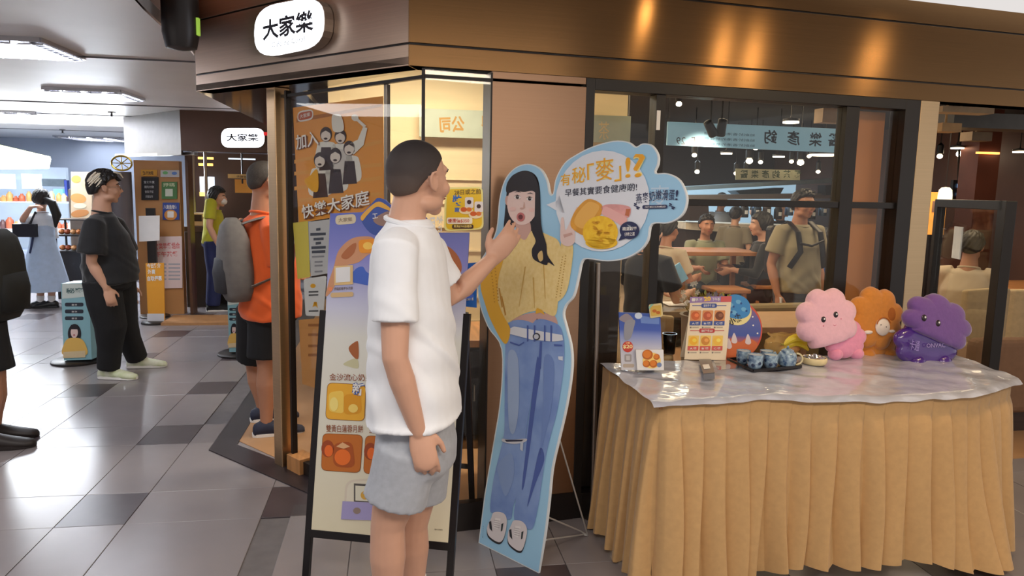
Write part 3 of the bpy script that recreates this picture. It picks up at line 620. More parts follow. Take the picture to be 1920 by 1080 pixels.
pr.poly([(978, 828), (983, 829), (982, 846), (977, 842)], P_((200, 206, 220)), 9); pr.poly([(958, 790), (967, 788), (966, 798), (960, 796)], JL, 8); pr.poly([(1048, 668), (1057, 668), (1057, 676), (1049, 674)], P_((214, 220, 232)), 8)
for q, s_ in (([(928, 960), (946, 962), (952, 978), (946, 1008), (936, 1016), (918, 1004), (915, 988), (922, 972)], 0), ([(966, 975), (982, 978), (990, 994), (983, 1026), (974, 1032), (956, 1018), (954, 1000), (960, 984)], 1)):
    pr.poly([(x-1, y+4) for x, y in q], P_((40, 40, 46)), 5, True); pr.poly(q, P_((222, 214, 216)), 7+s_, True); mx = sum(x for x, y in q)/8; my = sum(y for x, y in q)/8
    pr.poly([(mx-14, my-8), (mx-10, my-10), (mx-8, my+10), (mx-13, my+4)], P_((50, 50, 56)), 9); pr.poly([(mx-2, my-16), (mx+8, my-14), (mx+2, my+6), (mx-6, my+2)], P_((236, 230, 230)), 9)
    for k in range(4): pr.poly([(mx-4, my-12+k*4), (mx+6, my-10+k*4), (mx+6, my-9+k*4), (mx-4, my-11+k*4)], P_((170, 160, 164)), 10)
    pr.poly([(mx+9, my-4), (mx+13, my-6), (mx+11, my+8), (mx+8, my+10)], P_((50, 60, 60)), 9)
# hand holding the plate
pr.poly([(1054, 455), (1052, 438), (1054, 410), (1059, 410), (1062, 432), (1072, 412), (1082, 390), (1086, 392), (1078, 420), (1080, 440), (1078, 456), (1066, 462)], SKN, 8, True)
pr.poly([(1058, 440), (1074, 436), (1076, 440), (1060, 446)], SKS, 9)
# bubble
pr.circ((1131, 377), 88, 95, P_((226, 230, 238)), 6, 12); pr.poly([(1026, 384), (1046, 376), (1050, 366), (1060, 400), (1046, 396)], P_((226, 230, 238)), 6)
for s_, a, c_, h in (('有', (1053, 349), (1071, 347), 22), ('秘', (1074, 345), (1100, 342), 30), ('「', (1103, 338), (1116, 336), 30), ('麥', (1118, 341), (1153, 337), 42), ('」', (1154, 341), (1167, 339), 28), ('!', (1174, 334), (1184, 333), 38), ('?', (1190, 334), (1213, 330), 44)):
    pr.text(s_, a, c_, h, P_((250, 232, 150)), 8, .02); pr.text(s_, a, c_, h, P_((238, 168, 24)), 9, .0)
pr.text('早餐其實要食健康啲!', (1061, 369), (1196, 358), 14, P_((34, 36, 60)), 8, .006)
NV = P_((34, 42, 84))
for i, ch in enumerate('燕麥奶嫩滑蛋!'): pr.text(ch, (1194+i*12.2, 379-i*1.2+abs(i-3)*1.2), (1205+i*12.2 if i < 6 else 1199+i*12.2, 378-i*1.0+abs(i-3)*1.2), 19, NV, 8, .006)
pr.text('麥', (1218, 390), (1254, 390), 42, P_((196, 218, 238)), 3, .0)
pr.rrect([(1206, 385), (1253, 384), (1253, 391), (1206, 392)], NV, 8, .45); pr.text('OAT MILK SCRAMBLED', (1211, 390), (1250, 389), 3, WH, 9)
for x, s_ in ((1190, 1), (1256, -1)): pr.poly([(x, 384), (x+12, 389), (x+11, 391), (x, 386)], NV, 8); pr.circ((x+3, 383), 3, 1.5, NV, 8, 30); pr.circ((x+7, 391), 3, 1.5, NV, 8, 30)
TO = M('print_toast', (222, 156, 52), .45, 0, .12, 20); EG = M('print_egg', (236, 178, 20), .45, 0, .22, 40, col2=(250, 206, 50)); HM = M('print_ham', (226, 160, 156), .45, 0, .12, 25)
pr.poly([(1103, 374), (1118, 376), (1131, 386), (1129, 402), (1112, 418), (1100, 440), (1088, 438), (1072, 424), (1076, 404), (1088, 386)], TO, 9, True); pr.poly([(1104, 380), (1118, 381), (1126, 388), (1120, 402), (1098, 428), (1080, 420), (1084, 402)], P_((236, 178, 84)), 10, True)
pr.poly([(1130, 392), (1138, 384), (1166, 384), (1184, 390), (1180, 408), (1160, 402)], HM, 9, True); pr.poly([(1130, 398), (1138, 388), (1160, 398), (1178, 410), (1170, 424), (1156, 416), (1134, 404)], P_((236, 178, 172)), 10, True); pr.poly([(1176, 392), (1184, 392), (1181, 406), (1174, 404)], P_((196, 110, 70)), 10)
pr.circ((1128, 436), 33, 31, EG, 11); pr.circ((1130, 455), 30, 12, EG, 11)
random.seed(3)
for k in range(26): a = random.uniform(0, 6.3); r_ = random.uniform(0, 26); pr.circ((1128+r_*math.cos(a), 438+r_*math.sin(a)*.9), random.uniform(3, 7), random.uniform(1.2, 2.6), P_(((246, 200, 50) if k % 2 else (214, 152, 14))), 12, random.uniform(-40, 40))
pr.circ((1183, 432), 18.5, 16.5, NV, 13); pr.poly([(1168, 440), (1162, 452), (1178, 446)], NV, 13); pr.text('精選穀麥', (1170, 433), (1197, 432), 7, WH, 14, .01); pr.text('健康之選', (1174, 443), (1193, 442), 7, WH, 14, .01); pr.poly([(1178, 421), (1186, 424), (1184, 427)], P_((150, 160, 170)), 14)
pr.text('圖片只供參考', (905, 1008), (906, 985), 2, P_((110, 150, 180)), 3)
pr.build('printed_artwork', t)
WIRE = M('white_wire', (206, 204, 200), .35, .5, 0)
f1 = atP(1048, 820, CB-cn2*.012, cn2); ft = atZ(1102, 1004, .006); f2 = atP(1024, 1012, CB-cn2*.012, cn2); f2.z = max(f2.z, .03); f3 = atP(1028, 970, CB-cn2*.012, cn2)
b = MB(WIRE); b.tube([f1, ft], .0035, 8); b.tube([f2, ft-V((.02, 0, -.005)), ft], .0035, 8); b.tube([f3, ft-V((.03, 0, -.02)), ft], .0035, 8); b.build('wire_stand', t, smooth=True)
# ---------------------------------------------------------------- buffet table with skirt and plastic sheet
TZ = .745
BLc, BRc = V((.935, 3.14, 0)), V((2.78, 3.27, 0))
FP = [V(p) for p in ((.985, 2.545, 0), (1.2, 2.565, 0), (1.4, 2.59, 0), (1.6, 2.56, 0), (1.85, 2.52, 0), (2.1, 2.53, 0), (2.35, 2.59, 0), (2.66, 2.74, 0))]
t = thing('buffet_table', 'long buffet table hidden under the tan pleated skirt and plastic sheet', 'table', (1.85, 2.87, 0))
b = MB(WOOD); b.slab([p+V((0, 0, TZ-.03)) for p in [BLc+V((.01, 0, 0))]+[p+V((0, .012, 0)) for p in FP]+[BRc+V((-.01, 0, 0))]], (0, 0, .028)); b.build('tabletop', t)
for x, y in ((1.06, 2.68), (2.58, 2.86), (1.04, 3.05), (2.66, 3.16)):
    b = MB(BLACKM); b.tube([(x, y, 0), (x, y, TZ-.03)], .016, 8); b.build('leg', t)
SKIRT = M('skirt_cloth', (196, 156, 104), .75, 0, .05, 40, .03, sheen=.2)
path = [BLc.lerp(FP[0], k/10) for k in range(10)]
fr_ = []
for i in range(len(FP)-1):
    p0, p1, p2, p3 = FP[max(i-1, 0)], FP[i], FP[i+1], FP[min(i+2, len(FP)-1)]
    for k in range(6):
        u = k/6; fr_.append(.5*((2*p1)+(p2-p0)*u+(2*p0-5*p1+4*p2-p3)*u*u+(3*p1-p0-3*p2+p3)*u**3))
path += fr_ + [FP[-1].lerp(BRc, k/8) for k in range(9)]
for _ in range(2): path = [path[0]]+[(path[i-1]+path[i]*2+path[i+1])/4 for i in range(1, len(path)-1)]+[path[-1]]
cum = [0]
for i in range(1, len(path)): cum.append(cum[-1]+(path[i]-path[i-1]).length)
TOT = cum[-1]
def on_path(s):
    s = min(max(s, 0), TOT-1e-6); i = max(j for j in range(len(cum)-1) if cum[j] <= s); u = (s-cum[i])/(cum[i+1]-cum[i]); return path[i].lerp(path[i+1], u)
random.seed(11)
pl = [0.0]
while pl[-1] < TOT: pl.append(pl[-1]+random.uniform(.078, .108))
pa = [random.uniform(.7, 1.25) for _ in pl]; pd = [random.uniform(-.03, .03) for _ in pl]
NS = 1150; NR = 22; rows = [[] for _ in range(NR+1)]
sL = cum[10]   # front-left corner
for k in range(NS+1):
    s = TOT*k/NS; p = on_path(s); d = (on_path(s+.03)-on_path(s-.03)).normalized(); n = V((d.y, -d.x, 0)); i = max(j for j in range(len(pl)) if pl[j] <= s); u = (s-pl[i])/(pl[i+1]-pl[i]) if i+1 < len(pl) else .5
    fs = (s-sL)/1.75
    hem = .02+.075*math.exp(-((fs-.52)/.23)**2)+.012*math.sin(fs*23); fl = .10*math.exp(-((fs-.80)/.085)**2)
    for r in range(NR+1):
        tt = r/NR; z = TZ-.004+(hem-TZ)*tt; g = max(0, (tt-.09)/.91)
        uu = u+pd[i]*g*3; uc = min(max(uu, 0), 1); wv = math.sin(math.pi/2*uc/.84)**.9 if uc < .84 else math.cos(math.pi/2*(uc-.84)/.16)
        fold = .008+.052*g**.65
        disp = .006+fold*wv*pa[i]+.012*g+fl*g**2.2+.006*math.sin(s*31+tt*4)*g
        side = .02*math.sin(i*2.1+tt*3)*g*(1 if r else 0)
        if tt < .10: disp = .006+.004*(u*1.0)
        rows[r].append(p+n*disp+d*side+V((0, 0, z)))
b = MB(SKIRT); b.ring_loft(rows, cap=False, closed=False)
o = b.build('table_skirt', smooth=True, ang=180, base=V((1.8, 2.6, 0))); tag(o, 'tan pleated cloth skirt hanging around the front table to the floor', 'tablecloth')
PL = M('crumpled_plastic', (186, 190, 206), .20, 0, .10, 14, .40, spec=.6, coat=.5)
rows = []
NU, NV_ = 90, 34
def fy(u):
    k = u*(len(FP)-1); i = min(int(k), len(FP)-2); return FP[i].lerp(FP[i+1], k-i)
for j in range(NV_+1):
    v = j/NV_; r = []
    for i in range(NU+1):
        u = i/NU; bk = BLc.lerp(BRc, u); fp = fy(u)+V((-.02+.04*u, -.03-.005*math.sin(u*17), 0)); p = bk.lerp(fp, v)
        if i == 0: p.x -= .02
        e = max(0, v-.955)/.045
        ax, ay = p.x*1.0, p.y
        z = TZ+.0065+.0025*math.sin(ax*19+ay*7+2*math.sin(ay*11))+.002*math.sin(ax*41-ay*33+3*math.sin(ax*5))+.0015*abs(math.sin(ax*13+ay*29))-.014*e+.003*e*math.sin(u*75)
        r.append(V((p.x, p.y, z)))
    rows.append(r)
b = MB(PL); b.ring_loft(rows, cap=False, closed=False); b.mat(PL)
o = b.build('plastic_sheet', smooth=True, ang=180, base=V((1.8, 2.8, TZ))); tag(o, 'crumpled clear plastic sheet over the pale tabletop of the skirted table', 'table cover')
ZT = TZ+.013
def card_plane(px, py, yaw, tilt=6):
    P = atZ(px, py, ZT); a = math.radians(yaw); n = V((math.sin(a), -math.cos(a), 0)); k = math.radians(tilt); return P, (n*math.cos(k)+UP*math.sin(k)).normalized()
# --- mooncake display carton
P, n = card_plane(1165, 694, -14, 5)
t = thing('display_carton', 'blue and white mooncake display carton at the left end of the table', 'display', P)
G1 = ramp('night_sky_print', [(0, (226, 222, 224)), (.45, (196, 196, 212)), (.7, (130, 146, 206)), (.8, (70, 96, 184)), (1, (60, 90, 176))], 2, 0, .22)
b = MB(G1); b.slab([atP(x, y, P, n) for x, y in ((1165, 694), (1160, 586), (1238, 589), (1243, 694))], -n*.035); b.build('carton', t, bevel=.001)
b = MB(PAPER); b.slab([atP(x, y, P+n*.004, n) for x, y in ((1194, 693), (1191, 655), (1243, 655), (1244, 693))], n*.02); b.build('front_tray', t, bevel=.001)
pr = Print(P, n); pr.poly([(1163, 594), (1176, 588), (1188, 600), (1178, 606), (1162, 600)], P_((150, 140, 150)), 1, True); pr.poly([(1172, 604), (1190, 600), (1188, 616), (1182, 634), (1171, 636)], P_((150, 150, 160)), 2, True); pr.circ((1197, 592), 7, 6, P_((210, 222, 240)), 2); pr.poly([(1200, 592), (1236, 596), (1236, 608), (1202, 606)], P_((110, 140, 206)), 1)
pr.circ((1177, 650), 10, 10.5, P_((206, 64, 50)), 2); pr.text('$20', (1168, 654), (1186, 654), 8, P_((255, 236, 170)), 4, .03); pr.text('只售', (1173, 645), (1181, 645), 4, P_((255, 220, 160)), 4)
pr.rrect([(1171, 664), (1184, 664), (1184, 678), (1171, 678)], P_((168, 160, 158)), 2, .2); pr.poly([(1174, 667), (1181, 667), (1181, 675), (1174, 675)], P_((208, 202, 200)), 3); pr.rrect([(1168, 682), (1189, 682), (1189, 689), (1168, 689)], P_((196, 178, 160)), 2, .45); pr.build('printed_artwork', t)
pr = Print(P+n*.0245, n); pr.circ((1222, 676), 17, 15, P_((252, 214, 120)), 1)
for x, y, r_ in ((1214, 665, 10), (1212, 682, 7), (1225, 682, 7.5), (1231, 669, 6)): pr.circ((x, y), r_, r_*.95, MC2, 2); pr.circ((x-1, y-1), r_*.75, r_*.7, P_((226, 130, 40)), 3)
pr.circ((1236, 684), 4.5, 4.5, P_((120, 140, 180)), 4); pr.build('tray_artwork', t)
b = MB(P_((226, 206, 150))); qq = [(1216, 571), (1241, 568), (1243, 593), (1219, 597)]; b.slab([atP(x, y, P+n*.004, n) for x, y in rr_pts(qq, .15)], n*.003); b.build('price_tag', t)
pr = Print(P+n*.0075, n); pr.rrect([(1219, 574), (1239, 572), (1240, 591), (1221, 593)], P_((216, 178, 80)), 1, .1); pr.circ((1227, 583), 4, 3, MC2, 2); pr.circ((1234, 586), 4, 3, MC2, 2); pr.poly([(1217, 580), (1226, 570), (1221, 570), (1216, 576)], P_((150, 200, 180)), 2); pr.build('tag_artwork', t)
# --- menu card
P, n = card_plane(1283, 673, -12, 9)
t = thing('menu_card', 'cream menu card with six food pictures and 20 on its banner', 'menu', P)
b = MB(P_((244, 226, 196))); b.slab([atP(x, y, P, n) for x, y in ((1283, 674), (1295, 557), (1372, 555), (1361, 675))], -n*.004); b.build('card', t)
b = MB(P_((230, 216, 190))); q0 = atP(1283, 674, P, n); q1 = atP(1361, 675, P, n); qt, qt2 = atP(1291, 600, P, n), atP(1368, 600, P, n); b.slab([qt, qt2, q1+V((0, .05, 0)), q0+V((0, .05, 0))], (0, .003, 0)); b.build('back_stay', t)
pr = Print(P, n); pr.poly([(1294, 557), (1372, 555), (1371, 566), (1293, 568)], P_((160, 130, 190)), 1); pr.poly([(1352, 556), (1372, 555), (1371, 566), (1351, 566)], P_((216, 90, 90)), 2); pr.text('20', (1320, 565), (1333, 564), 8.5, P_((252, 206, 70)), 3, .05); pr.text('早餐', (1303, 565), (1317, 565), 6, WH, 3); pr.text('下午茶', (1335, 564), (1350, 564), 6, WH, 3); pr.rrect([(1297, 559), (1303, 559), (1303, 565), (1297, 565)], WH, 3)
for y, c_, tx in ((573, (52, 80, 160), '滋味早餐 $20'), (620, (196, 60, 60), '滋味下午茶 $20')):
    o_ = (620-y)/47*-3+3 if False else (0 if y < 600 else -4)
    pr.poly([(1298+o_, y-.7), (1362+o_, y-.7), (1362+o_, y+.7), (1298+o_, y+.7)], P_(c_), 1); pr.rrect([(1315+o_, y-4), (1344+o_, y-4), (1344+o_, y+4), (1315+o_, y+4)], P_(c_), 2, .4); pr.text(tx, (1319+o_, y+2.6), (1340+o_, y+2.4), 5, WH, 3)
for row, y0 in enumerate((582, 629)):
    for k in range(3):
        x0 = 1295-row*4+k*22.5; f_ = [(214, 100, 40), (196, 90, 50), (120, 60, 30)] if row == 0 else [(250, 186, 40), (214, 140, 50), (250, 196, 70)]
        bg = (226, 150, 90) if row == 0 else (246, 206, 100)
        pr.rrect([(x0, y0), (x0+20, y0), (x0+18, y0+28), (x0-2, y0+28)], P_(bg), 1, .1); pr.circ((x0+9, y0+10), 8, 8, P_(f_[k]), 2); pr.circ((x0+11, y0+9), 4, 3.5, P_(tuple(min(255, v+36) for v in f_[k])), 3); pr.poly([(x0-1.4, y0+20), (x0+18.6, y0+20), (x0+18, y0+28), (x0-2, y0+28)], P_((60, 86, 160) if row == 0 else (214, 90, 80)), 4); pr.text('套餐A B C'.split('套餐')[1].split()[k]+'餐', (x0+2, y0+26.5), (x0+15, y0+26.5), 4.5, WH, 5)
        pr.circ((x0, y0+32), 1.6, 1.6, P_((130, 120, 110)), 2); pr.poly([(x0+3, y0+31), (x0+15, y0+31), (x0+15, y0+33), (x0+3, y0+33)], P_((190, 176, 156)), 2)
pr.build('printed_artwork', t)
# --- round gift box
P, n = card_plane(1372, 672, -6, 10)
t = thing('round_gift_box', 'round red and blue mooncake gift box leaning behind the menu card', 'box', P)
c_ = atP(1372, 618, P, n); R_ = (atP(1430, 618, P, n)-c_).length
b = MB(P_((206, 84, 60))); b.lathe([(R_*.99, 0), (R_, .004), (R_, .046), (R_*.99, .05)], c_-n*.05, 48, n); b.build('box', t, smooth=True)
b = MB(P_((150, 80, 60))); q = atZ(1388, 668, ZT); b.box(q+V((-.03, .03, .02)), (.10, .04, .04)); b.build('foot_stand', t)
pr = Print(c_, n); pr.circ((1372, 618), 55, 53, ramp('box_print', [(0, (196, 90, 60)), (.3, (190, 96, 80)), (.42, (70, 90, 170)), (.7, (90, 100, 170)), (1, (150, 90, 120))], 2, 0, .25), 1)
pr.poly([(1330, 648), (1345, 636), (1358, 644), (1372, 634), (1386, 642), (1400, 634), (1416, 640), (1420, 650), (1404, 664), (1372, 671), (1345, 664)], P_((214, 110, 60)), 2, True)
for x, y in ((1376, 630), (1402, 632), (1366, 640)): pr.poly([(x-5, y+10), (x, y-6), (x+6, y+9), (x+2, y+14)], P_((226, 210, 214)), 3, True)
pr.circ((1383, 585), 26, 25, P_((240, 226, 160)), 3); pr.poly([(1358, 562), (1376, 552), (1396, 558), (1406, 572), (1404, 590), (1388, 598), (1366, 594), (1356, 580)], P_((60, 140, 206)), 4, True); 
for x, y in ((1370, 572), (1384, 566), (1394, 580), (1376, 586), (1366, 582)): pr.circ((x, y), 5, 4, P_((110, 180, 226)), 5, 20); pr.circ((x+5, y+3), 2, 2, P_((34, 80, 150)), 6)
pr.text('小熊', (1369, 611), (1392, 601), 14, BK, 6, .03)
for x, y in ((1411, 594), (1412, 610), (1420, 625)): pr.circ((x, y), 1.6, 1.6, WH, 3)
pr.build('printed_artwork', t)
# --- grey card holder
q = atZ(1320, 702, ZT); GRY = M('grey_acrylic', (112, 110, 114), .3, .2, .03)
t = thing('card_holder', 'small bent grey card holder lying before the menu card', 'card holder', q)
n = V((-.25, -.97, 0)).normalized(); b = MB(GRY); pp = [atZ(1310, 675, ZT+.004), atZ(1333, 675, ZT+.004), atZ(1340, 700, ZT+.022), atZ(1319, 702, ZT+.022)]; b.slab(pp, (0, 0, .004)); b.build('plate', t)
b = MB(GRY); a1, a2 = atZ(1319, 702, ZT+.024), atZ(1340, 700, ZT+.024); b.slab([a1, a2, a2+V((0, -.004, -.022)), a1+V((0, -.004, -.022))], (0, .003, 0)); b.build('lip', t)
b = MB(WH); c0 = atZ(1325, 688, ZT+.020); b.v = []; pr = MB(WH); pr.slab([atZ(x, y, ZT+.0165+.006) for x, y in ((1317, 684), (1329, 683), (1332, 691), (1320, 692))], (0, 0, .001)); pr.build('white_mark', t)
b = MB(CLEAR); b.slab([atZ(x, y, ZT+.006) for x, y in ((1338, 677), (1372, 676), (1396, 690), (1346, 694))], (0, 0, .002)); q = atZ(1365, 684, ZT); tag(b.build('clear_pouch', base=q), 'flat clear plastic pouch between the card holder and the tray', 'pouch')
# --- tray with cups and teapot
TR = M('black_lacquer', (30, 26, 28), .25, 0, .05); CUPM = M('blue_glaze', (176, 200, 214), .22, 0, .55, 60, 0, col2=(56, 86, 128), detail=5); CUPI = M('cup_inside', (200, 206, 208), .25, 0, 0)
tc = [atZ(x, y, ZT) for x, y in ((1364, 676), (1412, 698), (1502, 690), (1462, 668))]
c_ = sum(tc, V((0, 0, 0)))/4
t = thing('serving_tray', 'black tray carrying blue patterned cups and a teapot', 'tray', c_)
b = MB(TR); b.slab(tc, (0, 0, .004)); b.build('base', t)
for i in range(4):
    b = MB(TR); b.bar(tc[i]+V((0, 0, .007)), tc[(i+1) % 4]+V((0, 0, .007)), .008, .012, up=UP); b.build('rim', t)
ct_ = None
def cup(px, py, label, s=1.0):
    p = atZ(px, py, ZT+.005); t = thing('tea_cup', label, 'cup', p, 'blue patterned cups on the black tray'); r, h = .030*s, .062*s
    b = MB(CUPM); b.lathe([(r*.55, 0), (r*.62, .003), (r*.8, .008), (r, .022), (r*1.02, h*.8), (r*1.03, h), (r*.96, h), (r*.94, h*.8)], p, 28); b.build('cup_wall', t, smooth=True, ang=60)
    b = MB(CUPI); b.lathe([(r*.945, h*.95), (r*.93, .03), (r*.6, .01), (.002, .009)], p, 28); b.build('lining', t, smooth=True)
    b = MB(M('cup_blossom', (36, 52, 84), .25, 0, 0))
    for k in range(7):
        a = k*.9+px; z = h*(.35+.25*(k % 3)/2); d = V((math.cos(a), math.sin(a), 0)); b.ell(p+d*(r*1.0)+V((0, 0, z)), (.002, .008, .007), d, V((-d.y, d.x, 0)), UP, 8, 6)
    b.build('painted_blossom', t, smooth=True); return t
cup(1393, 682, 'blue patterned cup at the far left corner of the black tray')
cup(1436, 681, 'blue patterned cup half hidden behind the two front cups', .95)
cup(1415, 692, 'front blue patterned cup nearest the tray corner', 1.08)
cup(1444, 690, 'front blue patterned cup standing against the teapot')
p = atZ(1475, 686, ZT+.005); t = thing('teapot', 'round blue patterned teapot with a cream handle on the tray', 'teapot', p)
b = MB(CUPM); b.lathe([(.025, 0), (.036, .006), (.041, .025), (.040, .05), (.033, .062), (.026, .066)], p, 32); b.build('pot', t, smooth=True)
b = MB(CUPM); b.lathe([(.028, .066), (.026, .072), (.012, .079), (.004, .08), (.006, .086), (.002, .092)], p, 28); b.build('lid', t, smooth=True)
b = MB(M('cream_glaze', (214, 200, 160), .3)); cx_ = p+_R0*.040; b.tube([cx_+_R0*(.028*math.sin(a))+V((0, 0, .032+.026*math.cos(a))) for a in [math.pi*k/10 for k in range(11)]], .0045, 10); b.build('handle', t, smooth=True)
b = MB(CUPM); b.tube([p-_R0*.03+V((0, 0, .03)), p-_R0*.05+V((0, 0, .045)), p-_R0*.058+V((0, 0, .062))], [.010, .007, .005], 10); b.build('spout', t, smooth=True)
# --- bowl, bananas, bread bag
p = atZ(1526, 682, ZT); t = thing('cream_bowl', 'low cream bowl filled with crinkled silver wrap beside the teapot', 'bowl', p)
b = MB(M('cream_bowl_glaze', (222, 204, 156), .35)); b.lathe([(.045, 0), (.052, .004), (.056, .014), (.056, .028), (.052, .032), (.048, .028), (.046, .012)], p, 36); b.build('bowl', t, smooth=True, ang=50)
rows = []; random.seed(5)
b = MB(M('silver_wrap', (190, 186, 190), .2, .9, .1, 20))
for k in range(7): rows.append([p+V((math.cos(a)*(.047*k/6), math.sin(a)*(.047*k/6), .03+.012*(1-k/6)+random.uniform(-.005, .006))) for a in [2*math.pi*j/18 for j in range(18)]])
b.ring_loft(rows, cap=False); b.build('wrap', t)
YB = M('banana_skin', (226, 200, 50), .45, 0, .1, 8); YG = M('banana_stem', (150, 140, 60), .6)
for k, lb in enumerate(('upper yellow banana above the cream bowl', 'lower yellow banana resting behind the cream bowl')):
    q = atZ(1512+k*4, 676, ZT); bs = q+V((0, .09+.03*k, 0)); t = thing('banana', lb, 'banana', bs, 'bananas behind the cream bowl'); z0 = .045+.032*(1-k)
    pts = [bs+V((-.065+.13*u, 0, z0-.02+.035*4*u*(1-u)-.0)) for u in [i/8 for i in range(9)]]
    b = MB(YB); b.tube(pts, [.006, .014, .017, .018, .018, .018, .017, .013, .007], 8, 'round'); b.build('fruit', t, smooth=True); b = MB(YG); b.tube([pts[0], pts[0]+V((-.018, 0, .004))], .005, 6); b.build('stem', t)
q = atZ(1484, 668, ZT); bs = q+V((-.005, .06, 0)); t = thing('snack_bag', 'clear golden snack bag with a baked roll behind the teapot', 'bag', bs)
b = MB(M('baked_crust', (214, 124, 56), .5, 0, .2, 12)); b.tube([bs+V((-.01, 0, .022)), bs+V((.03, 0, .03)), bs+V((.065, .0, .022))], [.014, .024, .014], 12, 'round'); b.build('roll', t, smooth=True)
b = MB(M('clear_gold_film', (226, 190, 120), .12, 0, .1, 6, .4, alpha=.45, coat=.5)); rows = []
for k, (w_, z) in enumerate(((.07, .0), (.085, .03), (.08, .06), (.05, .085), (.075, .10))): rows.append([bs+V((w_*math.cos(a)*1.1-.012, .04*math.sin(a)*(1 if k < 3 else .3), z+.006*math.sin(a*5))) for a in [2*math.pi*j/20 for j in range(20)]])
b.ring_loft(rows, cap=False); b.build('film', t, smooth=True)
# --- flower-shaped plush cushions
def puff(b, c, n, up, R, N, th, rx=1.0, rz=1.0, amp=.12, ph=0, cut=None):
    n = n.normalized(); u = (up-n*up.dot(n)).normalized(); s = u.cross(n).normalized(); K = N*14; rings = []
    prof = [(.02, 1), (.4, .985), (.65, .94), (.84, .80), (.95, .50), (1, .0), (.95, -.5), (.84, -.8), (.5, -.96), (.02, -1)]
    for rho, zz in prof:
        rings.append([])
        for j in range(K):
            a = 2*math.pi*j/K; lob = abs(math.sin(N*(a+ph)/2))**.7; r = R*(1-amp*1.15*rho**3*(1-lob))*rho; hh = th*zz*(1-.10*rho**4*(1-lob))
            vv_ = r*rz*math.sin(a); vv_ = max(vv_, -cut*R+.12*(vv_+cut*R)) if cut and vv_ < -cut*R else vv_; rings[-1].append(c + s*(r*rx*math.cos(a)) + u*vv_ + n*hh)
    b.ring_loft(rings)
def face_on(c, n, up, px, py, push): return atP(px, py, c+n*push, n)
def plush(name, label, ctr, base_px, Rpx, yaw, roll, N, th, mats, bodyc, bodyR, eyes, extra=None, rx=1, rz=1, ph=0, tilt=8, cut=None):
    P = atZ(*base_px, ZT); a = math.radians(yaw); n = V((math.sin(a), -math.cos(a), 0)); k = math.radians(tilt); n = (n*math.cos(k)+UP*math.sin(k)).normalized(); u = (UP-n*n.z).normalized(); s = u.cross(n); rr = math.radians(roll); u2 = u*math.cos(rr)+s*math.sin(rr)
    c = atP(*ctr, P, n); R = (atP(ctr[0]+Rpx, ctr[1], P, n)-c).length
    t = thing(name, label, 'plush cushion', (P.x, P.y, ZT), 'flower-shaped plush cushions on the table')
    b = MB(mats[0]); puff(b, c, n, u2, R, N, th, rx, rz, .17, ph, cut); b.build('head', t, smooth=True, ang=180)
    cb = atP(*bodyc, P+n*-.02, n); Rb = (atP(bodyc[0]+bodyR, bodyc[1], P, n)-c).length*0+R*bodyR/Rpx
    b = MB(mats[1]); puff(b, cb, n, u, Rb, 7, th*.8, 1.1 if not extra or extra != 'bag' else 1.45, .95, .13, .3)
    for dx in (-.55, .55): b.ell(cb+s*(Rb*dx)-u*Rb*.72+n*.01, (Rb*.34, Rb*.34, Rb*.30), s, n, u)
    b.build('body', t, smooth=True, ang=180); t.location.z += .007
    EY = M('plush_eye', (40, 26, 34), .2); SH = M('eye_shine', (250, 250, 250), .3)
    for (ex, ey, er) in eyes:
        q = atP(ex, ey, c+n*(th*1.0), n); r0 = R*er/Rpx; b = MB(EY); b.ell(q, (r0, r0*1.15, .004), s, u, n); b.build('eye', t, smooth=True)
        b = MB(SH); b.ell(q+n*.004+s*r0*.2+u*r0*.2, (r0*.35, r0*.35, .002), s, u, n, 8, 6); b.build('eye_shine', t, smooth=True)
    return t, c, n, u, s, R
PINK, PINK2 = M('pink_plush', (236, 186, 202), .9, 0, .04, 60, .15, sheen=.5), M('deep_pink_plush', (232, 150, 182), .9, 0, .05, 60, .15, sheen=.5)
ORP, ORP2 = M('orange_plush', (206, 132, 50), .9, 0, .06, 60, .15, sheen=.4), M('brown_plush', (170, 98, 40), .9, 0, .06, 60, .15)
PUR, PUR2 = M('purple_plush', (112, 76, 150), .9, 0, .05, 60, .12, sheen=.4), M('purple_wrapped_plush', (74, 40, 132), .25, 0, .08, 9, .3, coat=.7)
t, c, n, u, s, R = plush('plush_cushion', 'pink flower-shaped plush cushion with tiny eyes, at left of three', (1549, 604), (1560, 672), 57, 2, -14, 8, .045, (PINK, PINK2), (1583, 637), 36, ((1544, 599, 4.5), (1567, 590, 4.5)), ph=.2, cut=.66)
b = MB(P_((200, 90, 120)))
for x, y in ((1544, 611), (1577, 598)): b.ell(atP(x, y, c+n*.0455, n), (.004, .0025, .002), s, u, n, 8, 6)
b.tube([atP(x, y, c+n*.0455, n) for x, y in ((1562, 609), (1565, 611), (1568, 609))], .0012, 6); b.build('stitched_mouth', t)
t, c, n, u, s, R = plush('plush_cushion', 'orange-brown flower-shaped plush cushion with a small white face, in the middle', (1640, 600), (1643, 662), 51, 6, 4, 8, .04, (ORP, ORP), (1642, 636), 36, (), ph=.1)
b = MB(M('white_plush', (232, 222, 214), .9, sheen=.4)); q = atP(1655, 613, c+n*.045, n); b.ell(q, (R*.26, R*.27, .014), s, u, n); b.ell(atP(1628, 623, c+n*.04, n), (R*.16, R*.06, .008), s, u, n); b.ell(atP(1672, 621, c+n*.04, n), (R*.12, R*.05, .008), s, u, n); b.build('white_face', t, smooth=True)
b = MB(ORP2); b.ell(atP(1670, 590, c+n*.036, n), (R*.2, R*.26, .006), s, u, n); b.tube([q+s*(R*.26*math.cos(a))+u*(R*.28*math.sin(a))+n*.008 for a in [.4+k*.24 for k in range(11)]], .003, 6); b.build('brown_patch', t, smooth=True)
